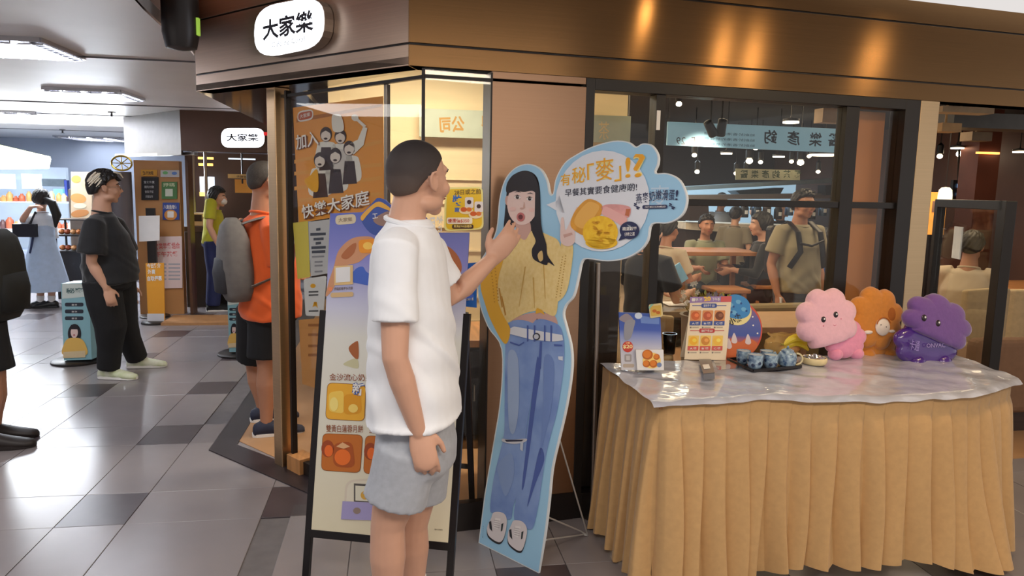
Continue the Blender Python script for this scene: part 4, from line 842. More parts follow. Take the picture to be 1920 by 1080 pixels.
b = MB(M('plush_eye', (40, 26, 34), .2))
for x, y in ((1652, 609), (1662, 613)): b.ell(atP(x, y, c+n*.06, n), (.0022, .003, .002), s, u, n, 8, 6)
b.build('small_eyes', t, smooth=True)
t, c, n, u, s, R = plush('plush_cushion', 'purple flower-shaped plush cushion wrapped in shiny film, at right of three', (1756, 609), (1746, 674), 64, 4, 22, 8, .045, (PUR, PUR2), (1738, 645), 43, ((1733, 596, 4.6), (1759, 606, 4.6)), 'bag', rx=1.0, rz=.70, ph=.1, cut=.40)
pr = Print(c+n*.03-u*.02, n, P_((150, 130, 200))); pr.text('卡通', (1704, 655), (1722, 659), 20, P_((140, 120, 190)), 2); pr.text('ONVAC', (1737, 652), (1772, 651), 8, P_((150, 130, 190)), 2); pr.build('film_lettering', t)
# smoky tumbler behind the carton
q = atZ(1254, 664, ZT); t = thing('smoked_tumbler', 'dark smoked glass tumbler just behind the mooncake carton', 'glass', q)
b = MB(glass('smoked_glass', (.35, .33, .32), 1.5)); b.lathe([(.022, 0), (.028, .004), (.034, .10), (.0325, .10), (.027, .008), (.001, .006)], q, 28); b.build('glass_wall', t, smooth=True, ang=60)
# ---------------------------------------------------------------- people
SKIN = M('skin', (206, 158, 132), .5, 0, .04, 10, sheen=.1); SKIN_D = M('tanned_skin', (178, 126, 98), .5, 0, .05, 10)
LIPS = M('lip_skin', (176, 104, 92), .45, 0, 0); HAIRB = M('black_hair', (26, 22, 22), .5, 0, .25, 40, .2, (1, 1, 6)); EYEW = M('eye_white', (232, 228, 224), .25, 0, 0); EYEI = M('eye_iris', (30, 20, 18), .2, 0, 0)
def tee(name, col, **k): return M(name, col, .85, 0, .03, 14, .04, sheen=.2, **k)
def basis(look, up=UP):
    f = V(look).normalized(); r = f.cross(up).normalized(); return r, f, r.cross(f)
def add_head(b, c, look, up, s=1.0, ears=True):
    r, f, u = basis(look, up); q = lambda x, y, z: c + r*(x*s)+f*(y*s)+u*(z*s)
    E = lambda p, rad, n=20, m=14: b.ell(q(*p), [v*s for v in rad], r, f, u, n, m)
    E((0, -.012, .030), (.076, .095, .086)); E((0, .022, -.010), (.067, .072, .080)); E((0, .036, -.060), (.050, .050, .048)); E((0, .064, -.095), (.024, .022, .020))
    E((0, -.05, .0), (.062, .055, .062)); E((0, .070, .030), (.052, .022, .022))
    for k in (-1, 1):
        E((k*.040, .062, -.028), (.024, .026, .026)); E((k*.042, .015, -.072), (.022, .046, .024))
        if ears:
            E((k*.078, -.006, -.004), (.007, .016, .028)); b.tube([q(k*.080, .010, -.022), q(k*.086, .008, .004), q(k*.090, -.004, .026), q(k*.092, -.020, .022), q(k*.089, -.026, .004), q(k*.083, -.014, -.022), q(k*.079, .002, -.032)], [.004*s, .004*s, .005*s, .0055*s, .0055*s, .006*s, .0065*s], 8, 'round')
    b.tube([q(0, .086, .018), q(0, .100, -.004), q(0, .112, -.024)], [.009*s, .010*s, .0125*s], 10, 'round'); 
    for k in (-1, 1): E((k*.011, .100, -.027), (.009, .010, .008), 10, 8)
    E((0, .086, -.052), (.024, .014, .010)); E((0, .084, -.064), (.020, .013, .009))
    return q
def add_hand(b, w, d, pn, th, s=1.0, curl=.35, spread=.12, fist=False):
    """w wrist, d finger direction, pn palm normal (towards the palm side), th side of the thumb"""
    d = d.normalized(); th = (th-d*th.dot(d)).normalized(); pn = d.cross(th).normalized()*(1 if d.cross(th).dot(pn) > 0 else -1)
    q = lambda x, y, z: w + th*(x*s)+d*(y*s)+pn*(z*s)
    b.tube([q(0, -.02, 0), q(0, .015, 0), q(0, .05, 0), q(0, .088, 0)], [.026*s, .033*s, .041*s, .040*s], 14, 'round', .42, ref=th)
    b.ell(q(.024, .035, .010), (.018*s, .030*s, .014*s), th, d, pn)
    for i, (x, L) in enumerate(((.030, .072), (.010, .080), (-.011, .074), (-.031, .058))):
        a = 0; p = q(x, .085, 0); pts = [q(x*.9, .05, 0), p]; sx = x/.03*spread
        for k, (fr_, cu) in enumerate(((.44, .8), (.31, 1.1), (.25, .8))):
            a += curl*cu*(1+.12*i); p = p + (d*math.cos(a)+pn*math.sin(a)+th*sx*(.3))*(L*fr_*s); pts.append(p)
        b.tube(pts, [.0090*s, .0092*s, .0084*s, .0078*s, .0068*s], 10, 'round')
    b.tube([q(.018, .012, .006), q(.044, .036, .012), q(.058, .062, .018), q(.062, .088, .024 if curl < .6 else .034)], [.013*s, .0125*s, .0105*s, .0085*s], 10, 'round')
def add_foot(b, an, d, s=1.0, k=0):
    d = V((d.x, d.y, 0)).normalized(); sd = d.cross(UP)
    g = V((an.x, an.y, 0))
    for off, rad, z in ((-.045, .034, .034), (0, .038, .034), (.06, .044, .030), (.13, .046, .026), (.185, .038, .020)): pass
    rings = []
    for off, w_, h, zc in ((-.07, .018, .02, .035), (-.062, .032, .034, .038), (-.03, .038, .045, .047), (.01, .040, .050, .05), (.06, .043, .038, .040), (.12, .046, .028, .030), (.165, .043, .023, .025), (.20, .030, .018, .020), (.212, .012, .010, .016)):
        rings.append([g + d*((off+k*(.006 if off > .1 else -.006 if off < -.05 else 0))*s) + sd*((w_+k*.006)*s*math.cos(a)) + V((0, 0, max(.002 if k else .012, (zc+(h+k*.004)*math.sin(a))*s))) for a in [2*math.pi*j/16 for j in range(16)]])
    b.ring_loft(rings)
def add_shoe(t, an, d, s, mat, sole, nm='shoe', low=.07):
    b = MB(mat); add_foot(b, an, d, s*1.03, 1); b.v = [V((p.x, p.y, min(p.z, low*s+.02+p.z*.15))) for p in b.v]
    d = V((d.x, d.y, 0)).normalized(); sd = d.cross(UP); g = V((an.x, an.y, 0)); b.build(nm, t, smooth=True, ang=180)
    b = MB(sole); n = 20; out = []
    for off, w_ in ((-.082, .022), (-.06, .038), (-.02, .043), (.04, .044), (.11, .051), (.17, .047), (.21, .033), (.226, .012)): out.append((off, w_))
    ring = [g+d*(o_*s)+sd*(w_*s) for o_, w_ in out]+[g+d*(o_*s)-sd*(w_*s) for o_, w_ in reversed(out)]
    b.slab([p+V((0, 0, .003)) for p in ring], (0, 0, .022*s)); b.build('sole', t, bevel=.003)
def torso(b, J, secs, cap=True, n=28):
    """secs: (t along hip->neck, side half width, depth half, forward shift, optional blend of hip/shoulder side direction)"""
    rings = []
    for t_, a, d, fw in secs:
        c = J['hip'].lerp(J['neck'], t_) if t_ >= 0 else J['hip']+(J['hip']-J['neck'])*(-t_)
        k = min(max(t_, 0), 1); s_ = (J['hs']*(1-k)+J['ss']*k).normalized(); ax = (J['neck']-J['hip']).normalized(); f_ = ax.cross(s_).normalized()*-1
        f_ = s_.cross(ax).normalized()*-1 if False else ax.cross(s_).normalized()
        if f_.dot(J['front']) < 0: f_ = -f_
        rings.append([c + f_*fw + s_*(a*math.copysign(abs(math.cos(q))**.85, math.cos(q))) + f_*(d*math.copysign(abs(math.sin(q))**.9, math.sin(q))) for q in [2*math.pi*j/n for j in range(n)]])
    b.ring_loft(rings)
def stand(x, y, yaw, H, z0=0, sw=.105):
    a = math.radians(yaw); f = V((math.sin(a), math.cos(a), 0)); s = f.cross(UP); o = V((x, y, z0)); g = lambda sd, fd, z: o+s*(sd*H)+f*(fd*H)+UP*(z*H)
    return dict(H=H, f=f, s=s, front=f, hs=s, ss=s, hip=g(0, 0, .50), neck=g(0, -.005, .825), head=g(0, .018, .930), look=f, hup=UP,
        shR=g(sw, 0, .80), shL=g(-sw, 0, .80), elR=g(sw+.035, -.02, .63), elL=g(-sw-.035, -.02, .63), wrR=g(sw+.03, .04, .485), wrL=g(-sw-.03, .04, .485),
        hjR=g(.048, 0, .50), hjL=g(-.048, 0, .50), knR=g(.052, .012, .28), knL=g(-.052, .012, .28), anR=g(.052, -.01, .045), anL=g(-.052, -.01, .045), tR=f, tL=f)
def sit(x, y, yaw, H, seat=.46, sw=.105):
    J = stand(x, y, yaw, H); dz = UP*(seat+.09-.50*H); f, s = J['f'], J['s']
    for k in ('hip', 'neck', 'head', 'shR', 'shL', 'elR', 'elL', 'wrR', 'wrL', 'hjR', 'hjL'): J[k] = J[k]+dz
    for k, sg in (('R', 1), ('L', -1)):
        J['kn'+k] = J['hj'+k]+f*(.245*H)+s*(sg*.03*H)-UP*.02; J['an'+k] = J['kn'+k]-UP*(J['kn'+k].z-.045*H)-f*.02
        J['el'+k] = J['sh'+k]-UP*(.16*H)+f*(.06*H)+s*(sg*.03*H); J['wr'+k] = J['el'+k]+f*(.13*H)+UP*(.02*H)-s*(sg*.05*H)
    return J
def person(label, J, shirt, legs, legstyle='trousers', skin=SKIN, vox=.009, shoe=None, sole=None, wide=1.0, sleeve=.62, hair='short', hand=None, cat='person', group=None, belly=0, hairmat=None, hem=-.02, slr=.066, slack=1.0, socks=None, loose=1.0, feet=True, shortlen=.80):
    H = J['H']; k = H/1.7; r0, f0, u0 = basis(J['look'], J['hup'])
    base = V((J['hip'].x, J['hip'].y, 0)); t = thing('person', label, cat, base, group)
    b = MB(skin)
    hq = add_head(b, J['head'], J['look'], J['hup'], k)
    b.tube([J['neck']-(J['head']-J['neck'])*.25, J['neck'].lerp(J['head'], .45)-f0*.012*k, J['head']-f0*.02*k-u0*.02*k], [.064*k*wide, .054*k*wide**.5, .052*k], 16, 'round')
    W = wide
    torso(b, J, [(-.16, .07*k*W, .07*k*W, 0), (-.10, .135*k*W, .10*k*W, -.005), (.0, .155*k*W, .11*k*W, -.008), (.30, .128*k*W, .092*k*W+belly, belly*.6), (.60, .145*k*W, .105*k*W+belly*.4, belly*.3), (.86, .150*k, .095*k, 0), (.97, .10*k, .065*k, 0), (1.03, .055*k, .05*k, 0)])
    for S_ in ('R', 'L'):
        sh, el, wr, hj, kn, an = [J[n_+S_] for n_ in ('sh', 'el', 'wr', 'hj', 'kn', 'an')]
        b.tube([sh, sh.lerp(el, .35), el, el.lerp(wr, .3), wr], [.052*k, .047*k*W**.5, .039*k, .040*k*W**.5, .0255*k], 14, 'round')
        d, pn, th, cu = (hand or {}).get(S_, (None, None, None, None))
        if d is None: d = (wr-el).normalized()*.6-UP*.4; pn = J['s']*(-1 if S_ == 'R' else 1); th = J['f']; cu = .3
        add_hand(b, wr, V(d), V(pn), V(th), k, cu)
        b.tube([hj, hj.lerp(kn, .4), kn, kn.lerp(an, .3), kn.lerp(an, .75), an], [.088*k*W, .078*k*W, .055*k, .058*k*W**.5, .040*k, .036*k], 16, 'round')
        if feet and not shoe: add_foot(b, an, J['t'+S_], k)
    me = remesh(b, vox, 3); body = link_mesh(me, 'body', t, skin)
    # face pieces
    e = MB(EYEW)
    for sg in (-1, 1):
        c = hq(sg*.030, .072, .006); e.mat(EYEW); e.ell(c, (.014*k, .009*k, .0065*k), r0, f0, u0, 12, 8); e.mat(EYEI); e.ell(c+f0*.0055*k, (.006*k, .0042*k, .006*k), r0, f0, u0, 10, 8)
    e.build('eyes', t, smooth=True)
    e = MB(HAIRB)
    for sg in (-1, 1): e.tube([hq(sg*.014, .094, .026), hq(sg*.032, .090, .031), hq(sg*.050, .074, .025)], [.003*k, .0042*k, .002*k], 6)
    e.build('eyebrows', t, smooth=True)
    e = MB(LIPS); e.ell(hq(0, .096, -.054), (.021*k, .007*k, .004*k), r0, f0, u0, 12, 8); e.ell(hq(0, .095, -.062), (.018*k, .007*k, .0045*k), r0, f0, u0, 12, 8); e.build('lips', t, smooth=True)
    # hair as a shell wrapped round the real head
    hm = hairmat or HAIRB
    if hair:
        bv = BVHTree.FromPolygons([v.co+base for v in me.vertices], [p.vertices for p in me.polygons]); hc = hq(0, -.008, .02)
        HL = {'short': ([-1, -.62, -.42, -.2, .02, .16, .22, .42, .62, 1], [-.68, -.64, -.40, -.12, .0, -.06, .16, .34, .46, .52]), 'long': ([-1, 0, .3, .5, .7, 1], [-.78, -.76, -.5, .1, .40, .42]), 'cap': ([-1, 1], [.2, .32])}
        NT, NP = 84, 40; vs = {}; gv = []; b = MB(hm)
        th_ = {'buzz': .003, 'short': .016, 'bob': .022, 'long': .022, 'cap': .012, 'streak': .024}.get(hair, .016)*k
        for i in range(NP+1):
            for j in range(NT):
                a = 2*math.pi*j/NT; fy_ = math.cos(a); T_ = HL['long' if hair in ('long', 'bob') else ('cap' if hair == 'cap' else 'short')]; lim = float(np.interp(fy_, T_[0], T_[1])); ph = math.acos(lim)*i/NP; d = r0*(math.sin(ph)*math.sin(a))+f0*(math.sin(ph)*math.cos(a))+u0*math.cos(ph)
                x, y, z = math.sin(ph)*math.sin(a), math.sin(ph)*math.cos(a), math.cos(ph)
                # hairline: minimum height as a function of the direction
                h = bv.ray_cast(hc+d*.2*k, -d, .2*k)[0]
                rad = (h-hc).length if h is not None else .09*k
                ear = abs(x) > .75 and abs(fy_) < .5 and z < .25
                rad = min(rad, .104*k if not ear else .079*k) if abs(x) > .6 else rad
                nz = 0 if hair in ('buzz', 'cap') else (.5*math.sin(a*9+ph*4)+.5*math.sin(a*17-ph*11))*.0045*k
                edge = min(1, max(0, (z-lim)/.10))
                if hair == 'buzz': edge = min(1, max(0, (z-lim)/.16))*1.2-.25
                vs[(i, j)] = (hc+d*(rad+th_*(.25+.75*edge)*(1.0 if z < .5 else 1.15)+nz*edge), True)
        idx = {}
        def vi(i, j):
            j %= NT
            if (i, j) not in idx: idx[(i, j)] = len(b.v); b.v.append(vs[(i, j)][0])
            return idx[(i, j)]
        for i in range(NP):
            for j in range(NT):
                q4 = [(i, j), (i+1, j), (i+1, (j+1) % NT), (i, (j+1) % NT)]
                if all(vs[q_][1] for q_ in q4): b.f.append(tuple(vi(*q_) for q_ in q4)); b.fm.append(0)
        if hair in ('short', 'streak'):
            random.seed(4)
            for _ in range(26 if hair == 'short' else 60):
                a = random.uniform(0, 6.28); ph = random.uniform(0, 1.15 if hair == 'short' else 1.25); d = r0*(math.sin(ph)*math.sin(a))+f0*(math.sin(ph)*math.cos(a))+u0*math.cos(ph); p = hc+d*(.098 if hair == 'streak' else .090)*k
                dd = (f0*(.8 if hair == 'short' else .25)+r0*random.uniform(-.5, .5)+d*.3-(u0*.7 if hair == 'streak' and ph > .5 else u0*0)); p2 = p+dd*.035*k+d*.014*k
                b.mat(hm if hair == 'short' or math.sin(ph)*math.cos(a) > -.1 and random.random() < .8 or (math.sin(ph)*math.cos(a) <= -.1 and random.random() < .25) else STREAK)
                b.tube([p-dd*.02*k, p+d*.006*k, p2], [(.012 if hair == 'streak' else .007)*k, (.013 if hair == 'streak' else .009)*k, .003*k], 6)
        if hair == 'cap':
            b.mat(hm); b.slab([hq(x_, y_, .050) for x_, y_ in ((-.06, .085), (-.05, .13), (-.02, .155), (.02, .155), (.05, .13), (.06, .085), (0, .10))], u0*.006)
        ho = b.build('hair' if hair != 'cap' else 'cap', t, smooth=True, ang=180)
        md = ho.modifiers.new('thick', 'SOLIDIFY'); md.thickness = -.002
    # shirt
    if shirt:
        b = MB(shirt); L_ = loose
        torso(b, J, [(hem, .168*k*W*L_, .128*k*W*L_+belly*.6, belly*.3), (.15, .160*k*W*L_, .122*k*W*L_+belly, belly*.5), (.4, .150*k*W*L_, .115*k*W*L_+belly, belly*.5), (.68, .160*k*W, .120*k*W+belly*.4, belly*.2), (.86, .160*k, .108*k, 0), (.95, .130*k, .092*k, 0), (1.0, .080*k, .070*k, .004), (1.02, .073*k, .066*k, .006)])
        for S_ in ('R', 'L'):
            sh, el, wr = [J[n_+S_] for n_ in ('sh', 'el', 'wr')]; inn = sh.lerp(J['neck'], .35)
            if sleeve <= 1: b.tube([inn-UP*.01, sh+UP*.004, sh.lerp(el, sleeve*.5), sh.lerp(el, sleeve)], [.058*k, .066*k*slack, slr*k*slack, (slr+.006)*k*slack], 18)
            else: b.tube([inn-UP*.01, sh+UP*.004, sh.lerp(el, .5), el, el.lerp(wr, sleeve-1)], [.05*k, .064*k, .062*k, .055*k, .040*k], 18)
        me2 = remesh(b, max(.007, vox*.9), 6)
        n_ = len(me2.vertices); co = np.empty(n_*3); no = np.empty(n_*3); me2.vertices.foreach_get('co', co); me2.vertices.foreach_get('normal', no); co = co.reshape(-1, 3); no = no.reshape(-1, 3)
        q_ = co*np.array([1, 1, 1.0]); w1 = np.sin(q_[:, 0]*34+q_[:, 2]*22+3*np.sin(q_[:, 2]*9+q_[:, 1]*7)); w2 = np.sin(q_[:, 2]*46-q_[:, 0]*19+2*np.sin(q_[:, 0]*13)+q_[:, 1]*31)
        low = np.clip((J['neck'].z-.12-co[:, 2])/.3, 0, 1)
        co = co + no*((np.maximum(w1, 0)**2*.0075+w2*.003)*low*1.0)[:, None]; me2.vertices.foreach_set('co', co.ravel()); me2.update()
        link_mesh(me2, 'shirt', t, shirt)
        b = MB(shirt); nk = J['neck']; ax = (J['head']-J['neck']).normalized(); b.tube([nk+(J['front']*math.cos(a)*.072+J['ss']*math.sin(a)*.077)*k+UP*(.006-.014*math.cos(a))*k+J['front']*.006 for a in [2*math.pi*i/24 for i in range(25)]], .008*k, 8); b.build('collar', t, smooth=True)
    # legs
    if legs:
        b = MB(legs)
        torso(b, J, [(.16, .146*k*W, .108*k*W+belly*.5, belly*.3), (.0, .170*k*W, .125*k*W, 0), (-.10, .165*k*W, .120*k*W, 0), (-.15, .10*k*W, .09*k*W, 0)])
        for S_ in ('R', 'L'):
            hj, kn, an = [J[n_+S_] for n_ in ('hj', 'kn', 'an')]
            if legstyle == 'shorts': b.tube([hj+UP*.03, hj.lerp(kn, .35), hj.lerp(kn, shortlen)], [.10*k*W, .100*k*W, .104*k*W], 20)
            elif legstyle == 'short shorts': b.tube([hj+UP*.03, hj.lerp(kn, .35), hj.lerp(kn, .62)], [.10*k*W, .102*k*W, .112*k*W], 20)
            elif legstyle == 'trousers': b.tube([hj+UP*.03, hj.lerp(kn, .45), kn, kn.lerp(an, .5), an+UP*.01], [.10*k*W, .092*k*W, .074*k*W, .066*k, .062*k], 20)
            elif legstyle == 'wide': b.tube([hj+UP*.03, hj.lerp(kn, .45), kn, kn.lerp(an, .5), an-UP*.0], [.105*k*W, .105*k*W, .094*k*W, .088*k, .082*k], 20)
        if legstyle == 'dress':
            c = J['hip']; rings = []
            for z, r_ in ((.25, .135), (.12, .155), (-.05, .20), (-.25, .245), (-.45, .29)): rings.append([c+UP*z*k+(J['s']*math.cos(a)*r_*(1+.05*math.sin(a*9)*(.25-z))+J['f']*math.sin(a)*r_*.82*(1+.05*math.sin(a*9)*(.25-z)))*k for a in [2*math.pi*i/54 for i in range(54)]])
            b.v, b.f, b.fm = [], [], []; b.ring_loft(rings); b.build('dress', t, smooth=True, ang=60)
        else:
            me3 = remesh(b, max(.008, vox), 4); link_mesh(me3, 'shorts' if 'shorts' in legstyle else 'trousers', t, legs)
    if shoe:
        for S_ in ('R', 'L'): add_shoe(t, J['an'+S_], J['t'+S_], k, shoe, sole or shoe)
    if socks:
        for S_ in ('R', 'L'):
            b = MB(socks); a_, kn = J['an'+S_], J['kn'+S_]; b.tube([a_, a_.lerp(kn, .14), a_.lerp(kn, .30)], [.040*k, .042*k, .045*k], 16); b.build('sock', t, smooth=True)
    return t, hq, (r0, f0, u0), k
def shift(J, d, keys):
    for k_ in keys: J[k_] = J[k_]+d
def backpack(t, J, mat, mat2, sz=1.0, dz=0, strapmat=None, drop=.0):
    k = J['H']/1.7; ax = (J['neck']-J['hip']).normalized(); s, f = J['ss'], J['front']; f = (f-ax*f.dot(ax)).normalized()
    c = J['hip'].lerp(J['neck'], .52+dz)-f*(.175*k)
    b = MB(mat); rings = []
    for z, w_, d in ((-.27, .05, .03), (-.26, .12, .07), (-.2, .155, .095), (-.05, .16, .105), (.1, .15, .09), (.2, .12, .065), (.245, .06, .03)):
        rings.append([c+ax*(z*k*sz)+s*(w_*k*sz*math.copysign(abs(math.cos(a))**.6, math.cos(a)))+f*(d*k*sz*math.copysign(abs(math.sin(a))**.7, math.sin(a))) for a in [2*math.pi*i/28 for i in range(28)]])
    b.ring_loft(rings); b.build('backpack', t, smooth=True, ang=180)
    b = MB(mat2); rings = []
    for z, w_, d in ((-.21, .08, .02), (-.2, .12, .045), (-.08, .125, .05), (.0, .11, .03), (.01, .07, .01)): rings.append([c-f*(.085*k*sz)+ax*(z*k*sz)+s*(w_*k*sz*math.cos(a))+f*(d*k*sz*math.sin(a)) for a in [2*math.pi*i/20 for i in range(20)]])
    b.ring_loft(rings); b.build('backpack_pocket', t, smooth=True, ang=180)
    for sg in (1, -1):
        b = MB(strapmat or mat); top = J['neck'].lerp(J['sh'+('R' if sg == 1 else 'L')], .62)+UP*.035*k
        p = [c+ax*(.2*k)+s*(sg*.07*k)+f*.05*k, top-f*.06*k+UP*.012, top+UP*.02*k, top+f*(.10*k)-UP*.05*k, top+f*(.145*k)-ax*.16*k+s*sg*.01, top+f*.10*k-ax*.30*k+s*sg*.05*k, c-ax*(.16*k)+s*(sg*.155*k)+f*.05*k]
        sm = []
        for i in range(len(p)-1):
            for u_ in (0, .33, .66): sm.append(p[i].lerp(p[i+1], u_))
        sm.append(p[-1]); sm = [sm[0]]+[(sm[i-1]+sm[i]+sm[i+1])/3 for i in range(1, len(sm)-1)]+[sm[-1]]
        b.tube(sm, .030*k, 12, 'flat', .22, ref=s); b.build('strap', t, smooth=True)
# ---- main man: white T-shirt, grey shorts, close-cropped hair
H = 1.70
Yb = 2.34
def am(x, y, dy=0): return atY(x, y, Yb+dy)
J = stand(0, 0, 90, H)
ft_ = V((.93, -.36, 0)).normalized(); J['f'] = J['front'] = ft_; J['s'] = ft_.cross(UP); J['hs'] = J['ss'] = J['s']
J['hip'] = am(781, 830); J['neck'] = am(768, 415); J['head'] = am(785, 336, .0)+V((0, 0, 0)); J['look'] = V((.80, .60, .03)); J['hup'] = (UP+V((.05, 0, 0))).normalized()
J['shR'] = am(741, 470, -.165); J['shL'] = am(802, 474, .165); J['neck'] = (J['shR']+J['shL'])/2; J['neck'].z = am(768, 420).z; J['neck'].x = am(764, 420).x
J['elR'] = am(741, 672, -.20); J['wrR'] = am(784, 808, -.17)
J['elL'] = am(846, 560, .20); J['wrL'] = am(922, 487, .26)
J['hjR'] = J['hip']+J['s']*.085-UP*.01; J['hjL'] = J['hip']-J['s']*.085-UP*.01
J['knR'] = am(727, 985, -.07); J['knL'] = am(772, 985, .10)
J['anR'] = V((J['knR'].x+.0, J['knR'].y+.02, .08)); J['anL'] = V((J['knL'].x+.01, J['knL'].y+.03, .08)); J['tR'] = V((.9, -.4, 0)); J['tL'] = V((.95, .1, 0))
WT = tee('white_cotton', (236, 238, 242)); GS = M('grey_marl', (168, 172, 180), .85, 0, .06, 50, .06, sheen=.2)
hd = {'R': ((.26, -.1, -1), (-.2, 1, -.05), (1, .1, .2), .30), 'L': ((.62, .15, .75), (.3, .9, -.2), (-.55, -.1, .6), .18)}
BUZZ = M('buzzed_hair', (78, 64, 58), .75, 0, .25, 220, .25)
mainT, hq, fr3, k = person('man in white T-shirt and grey shorts pointing at the cutout', J, WT, GS, 'shorts', SKIN, .0052, WHITE, M('white_sole', (220, 220, 220), .5), 1.0, .66, 'buzz', hd, hairmat=ramp('buzz_fade', [(0, (132, 102, 86)), (.3, (92, 76, 68)), (.62, (62, 53, 51)), (1, (40, 35, 36))], 2, J['head'].z-.10, J['head'].z+.10, .75), slr=.062, slack=1.05, socks=WHITE, hem=.12, loose=1.16, shortlen=.64)
# ---- man in black with streaked hair
STREAK = M('bleached_hair', (214, 202, 180), .5, 0, .1, 30)
BLK = tee('black_cotton', (20, 20, 24)); BLK2 = M('black_trouser_cloth', (16, 16, 20), .8, 0, .1, 20)
GR = atZ(215, 708, 0); J = stand(GR.x+.03, GR.y+.02, 62, 1.70); J['look'] = V((.93, .36, .0))
c = lambda x, y, dy=0: atY(x, y, GR.y+dy)
J['head'] = c(197, 352); J['neck'] = c(192, 400); J['hip'] = c(205, 525); J['shR'] = c(178, 420, -.17); J['shL'] = c(214, 420, .15); J['elR'] = c(172, 492, -.2); J['wrR'] = c(200, 540, -.2); J['elL'] = c(240, 490, .2); J['wrL'] = c(246, 535, .2)
J['hjR'] = J['hip']+V((-.03, -.09, -.01)); J['hjL'] = J['hip']+V((.03, .09, -.01)); J['knR'] = c(208, 612, -.06); J['knL'] = c(228, 600, .18); J['anR'] = V((c(207, 700).x, GR.y-.03, .08)); J['anL'] = V((c(226, 690).x+.02, GR.y+.32, .08)); J['tR'] = V((.9, -.2, 0)); J['tL'] = V((1, .1, 0))
SH1 = M('white_green_shoe', (226, 226, 214), .5, 0, .2, 14, col2=(186, 196, 150))
t, hq, fr3, k = person('man in black clothes with bleached streaks in his black hair', J, BLK, BLK2, 'wide', SKIN, .009, SH1, WHITE, 1.22, .78, 'streak', belly=.03, slr=.085, slack=1.15, loose=1.1)
b = MB(STREAK); random.seed(12); r0, f0, u0 = fr3
for i in range(16):
    y_ = random.uniform(-.085, .0); z_ = random.uniform(.05, .10); p = [hq(.070+.006*random.random(), y_+.02, z_+.015), hq(.092, y_-.01, z_-.015), hq(.094, y_-.035, z_-.045)]; b.tube(p, [.009, .010, .003], 6, 'flat', .6)
for i in range(7): x_ = random.uniform(-.03, .075); b.tube([hq(x_, .06, .118), hq(x_+.01, .102, .108), hq(x_+.012, .122, .075)], [.010, .009, .003], 6, 'flat', .6)
o = b.build('bleached_locks', t, smooth=True); o['kind'] = 'stuff'
b = MB(M('glasses_wire', (120, 110, 100), .3, .8, 0)); r0, f0, u0 = fr3
for sg in (-1, 1): b.tube([hq(sg*.033, .100, .002)+r0*(.020*k*math.cos(a))+u0*(.016*k*math.sin(a)) for a in [2*math.pi*i/16 for i in range(17)]], .0014, 6); b.tube([hq(sg*.053, .098, .006), hq(sg*.082, 0, .008)], .0014, 6)
b.tube([hq(-.013, .104, .005), hq(.013, .104, .005)], .0014, 6); b.build('glasses', t, smooth=True)
# ---- schoolgirl in pale blue pinafore
GR = atZ(88, 577, 0); c = lambda x, y, dy=0: atY(x, y, GR.y+dy)
J = stand(GR.x, GR.y, -35, 1.60); J['head'] = c(77, 374); J['neck'] = c(78, 400); J['hip'] = c(82, 478); J['shR'] = c(96, 411, .05); J['shL'] = c(58, 411, -.05); J['elR'] = c(98, 450, .1); J['wrR'] = c(80, 452, .25); J['elL'] = c(42, 412, -.15); J['wrL'] = c(58, 388, -.2)
for S_, px in (('R', 97), ('L', 76)): J['hj'+S_] = c(px-2, 490); J['kn'+S_] = c(px, 525); J['an'+S_] = V((c(px, 570).x, GR.y, .07)); J['t'+S_] = V((-.9, -.2, 0))
PB_ = M('pale_blue_cloth', (176, 196, 222), .8, 0, .05, 20, .05); WSH = tee('white_shirt_cloth', (222, 230, 240))
t, hq, fr3, k = person('schoolgirl in pale blue dress with a ponytail and dark shoulder bag', J, WSH, PB_, 'dress', SKIN, .011, M('black_leather', (24, 24, 28), .35, 0, .05), None, .85, .9, 'bob', hem=.3, socks=WHITE)
b = MB(HAIRB); p = hq(0, -.09, .02); b.tube([p, p+V((.10, 0, -.06)), p+V((.14, 0, -.20)), p+V((.12, 0, -.33))], [.03, .05, .05, .015], 10, 'round'); b.build('ponytail', t, smooth=True)
b = MB(PB_); cc = J['neck']; torso(b, J, [(.3, .118, .098, 0), (.6, .13, .105, 0), (.9, .10, .085, 0), (.95, .07, .07, 0)]); b.build('bodice', t, smooth=True)
b = MB(M('navy_belt', (40, 54, 96), .6)); torso(b, J, [(.26, .128, .108, 0), (.32, .128, .108, 0)]); b.tube([c(62, 445, -.12), c(56, 475, -.14)], .012, 8); b.build('belt', t)
b = MB(M('dark_bag', (26, 28, 40), .6)); q = c(48, 432, -.14); b.box(q, (.24, .10, .15)); b.tube([q+V((.05, 0, .07)), c(66, 398, -.1), c(72, 415, .1), c(60, 440, .1)], .012, 8); b.build('shoulder_bag', t, bevel=.02)
# ---- man in orange with grey backpack
GR = atZ(505, 812, 0); c = lambda x, y, dy=0: atY(x, y, GR.y+dy)
J = stand(GR.x, GR.y, 40, 1.70); f_ = V((.72, .69, 0)).normalized(); J['f'] = J['front'] = f_; J['s'] = J['hs'] = J['ss'] = f_.cross(UP); J['look'] = V((.85, .52, -.02))
J['head'] = c(498, 340); J['neck'] = c(492, 402); J['hip'] = c(505, 580); J['shR'] = c(510, 428, -.14); J['shL'] = c(470, 428, .14); J['elR'] = c(524, 515, -.10); J['wrR'] = c(545, 520, .12); J['elL'] = c(500, 500, .25); J['wrL'] = c(540, 500, .3)
for S_, px, dy in (('R', 500, -.02), ('L', 478, .28)): J['hj'+S_] = c(px, 585, dy*.5); J['kn'+S_] = c(px, 690, dy); J['an'+S_] = V((c(px+2, 790).x, GR.y+dy-.03, .075)); J['t'+S_] = V((.95, .25, 0))
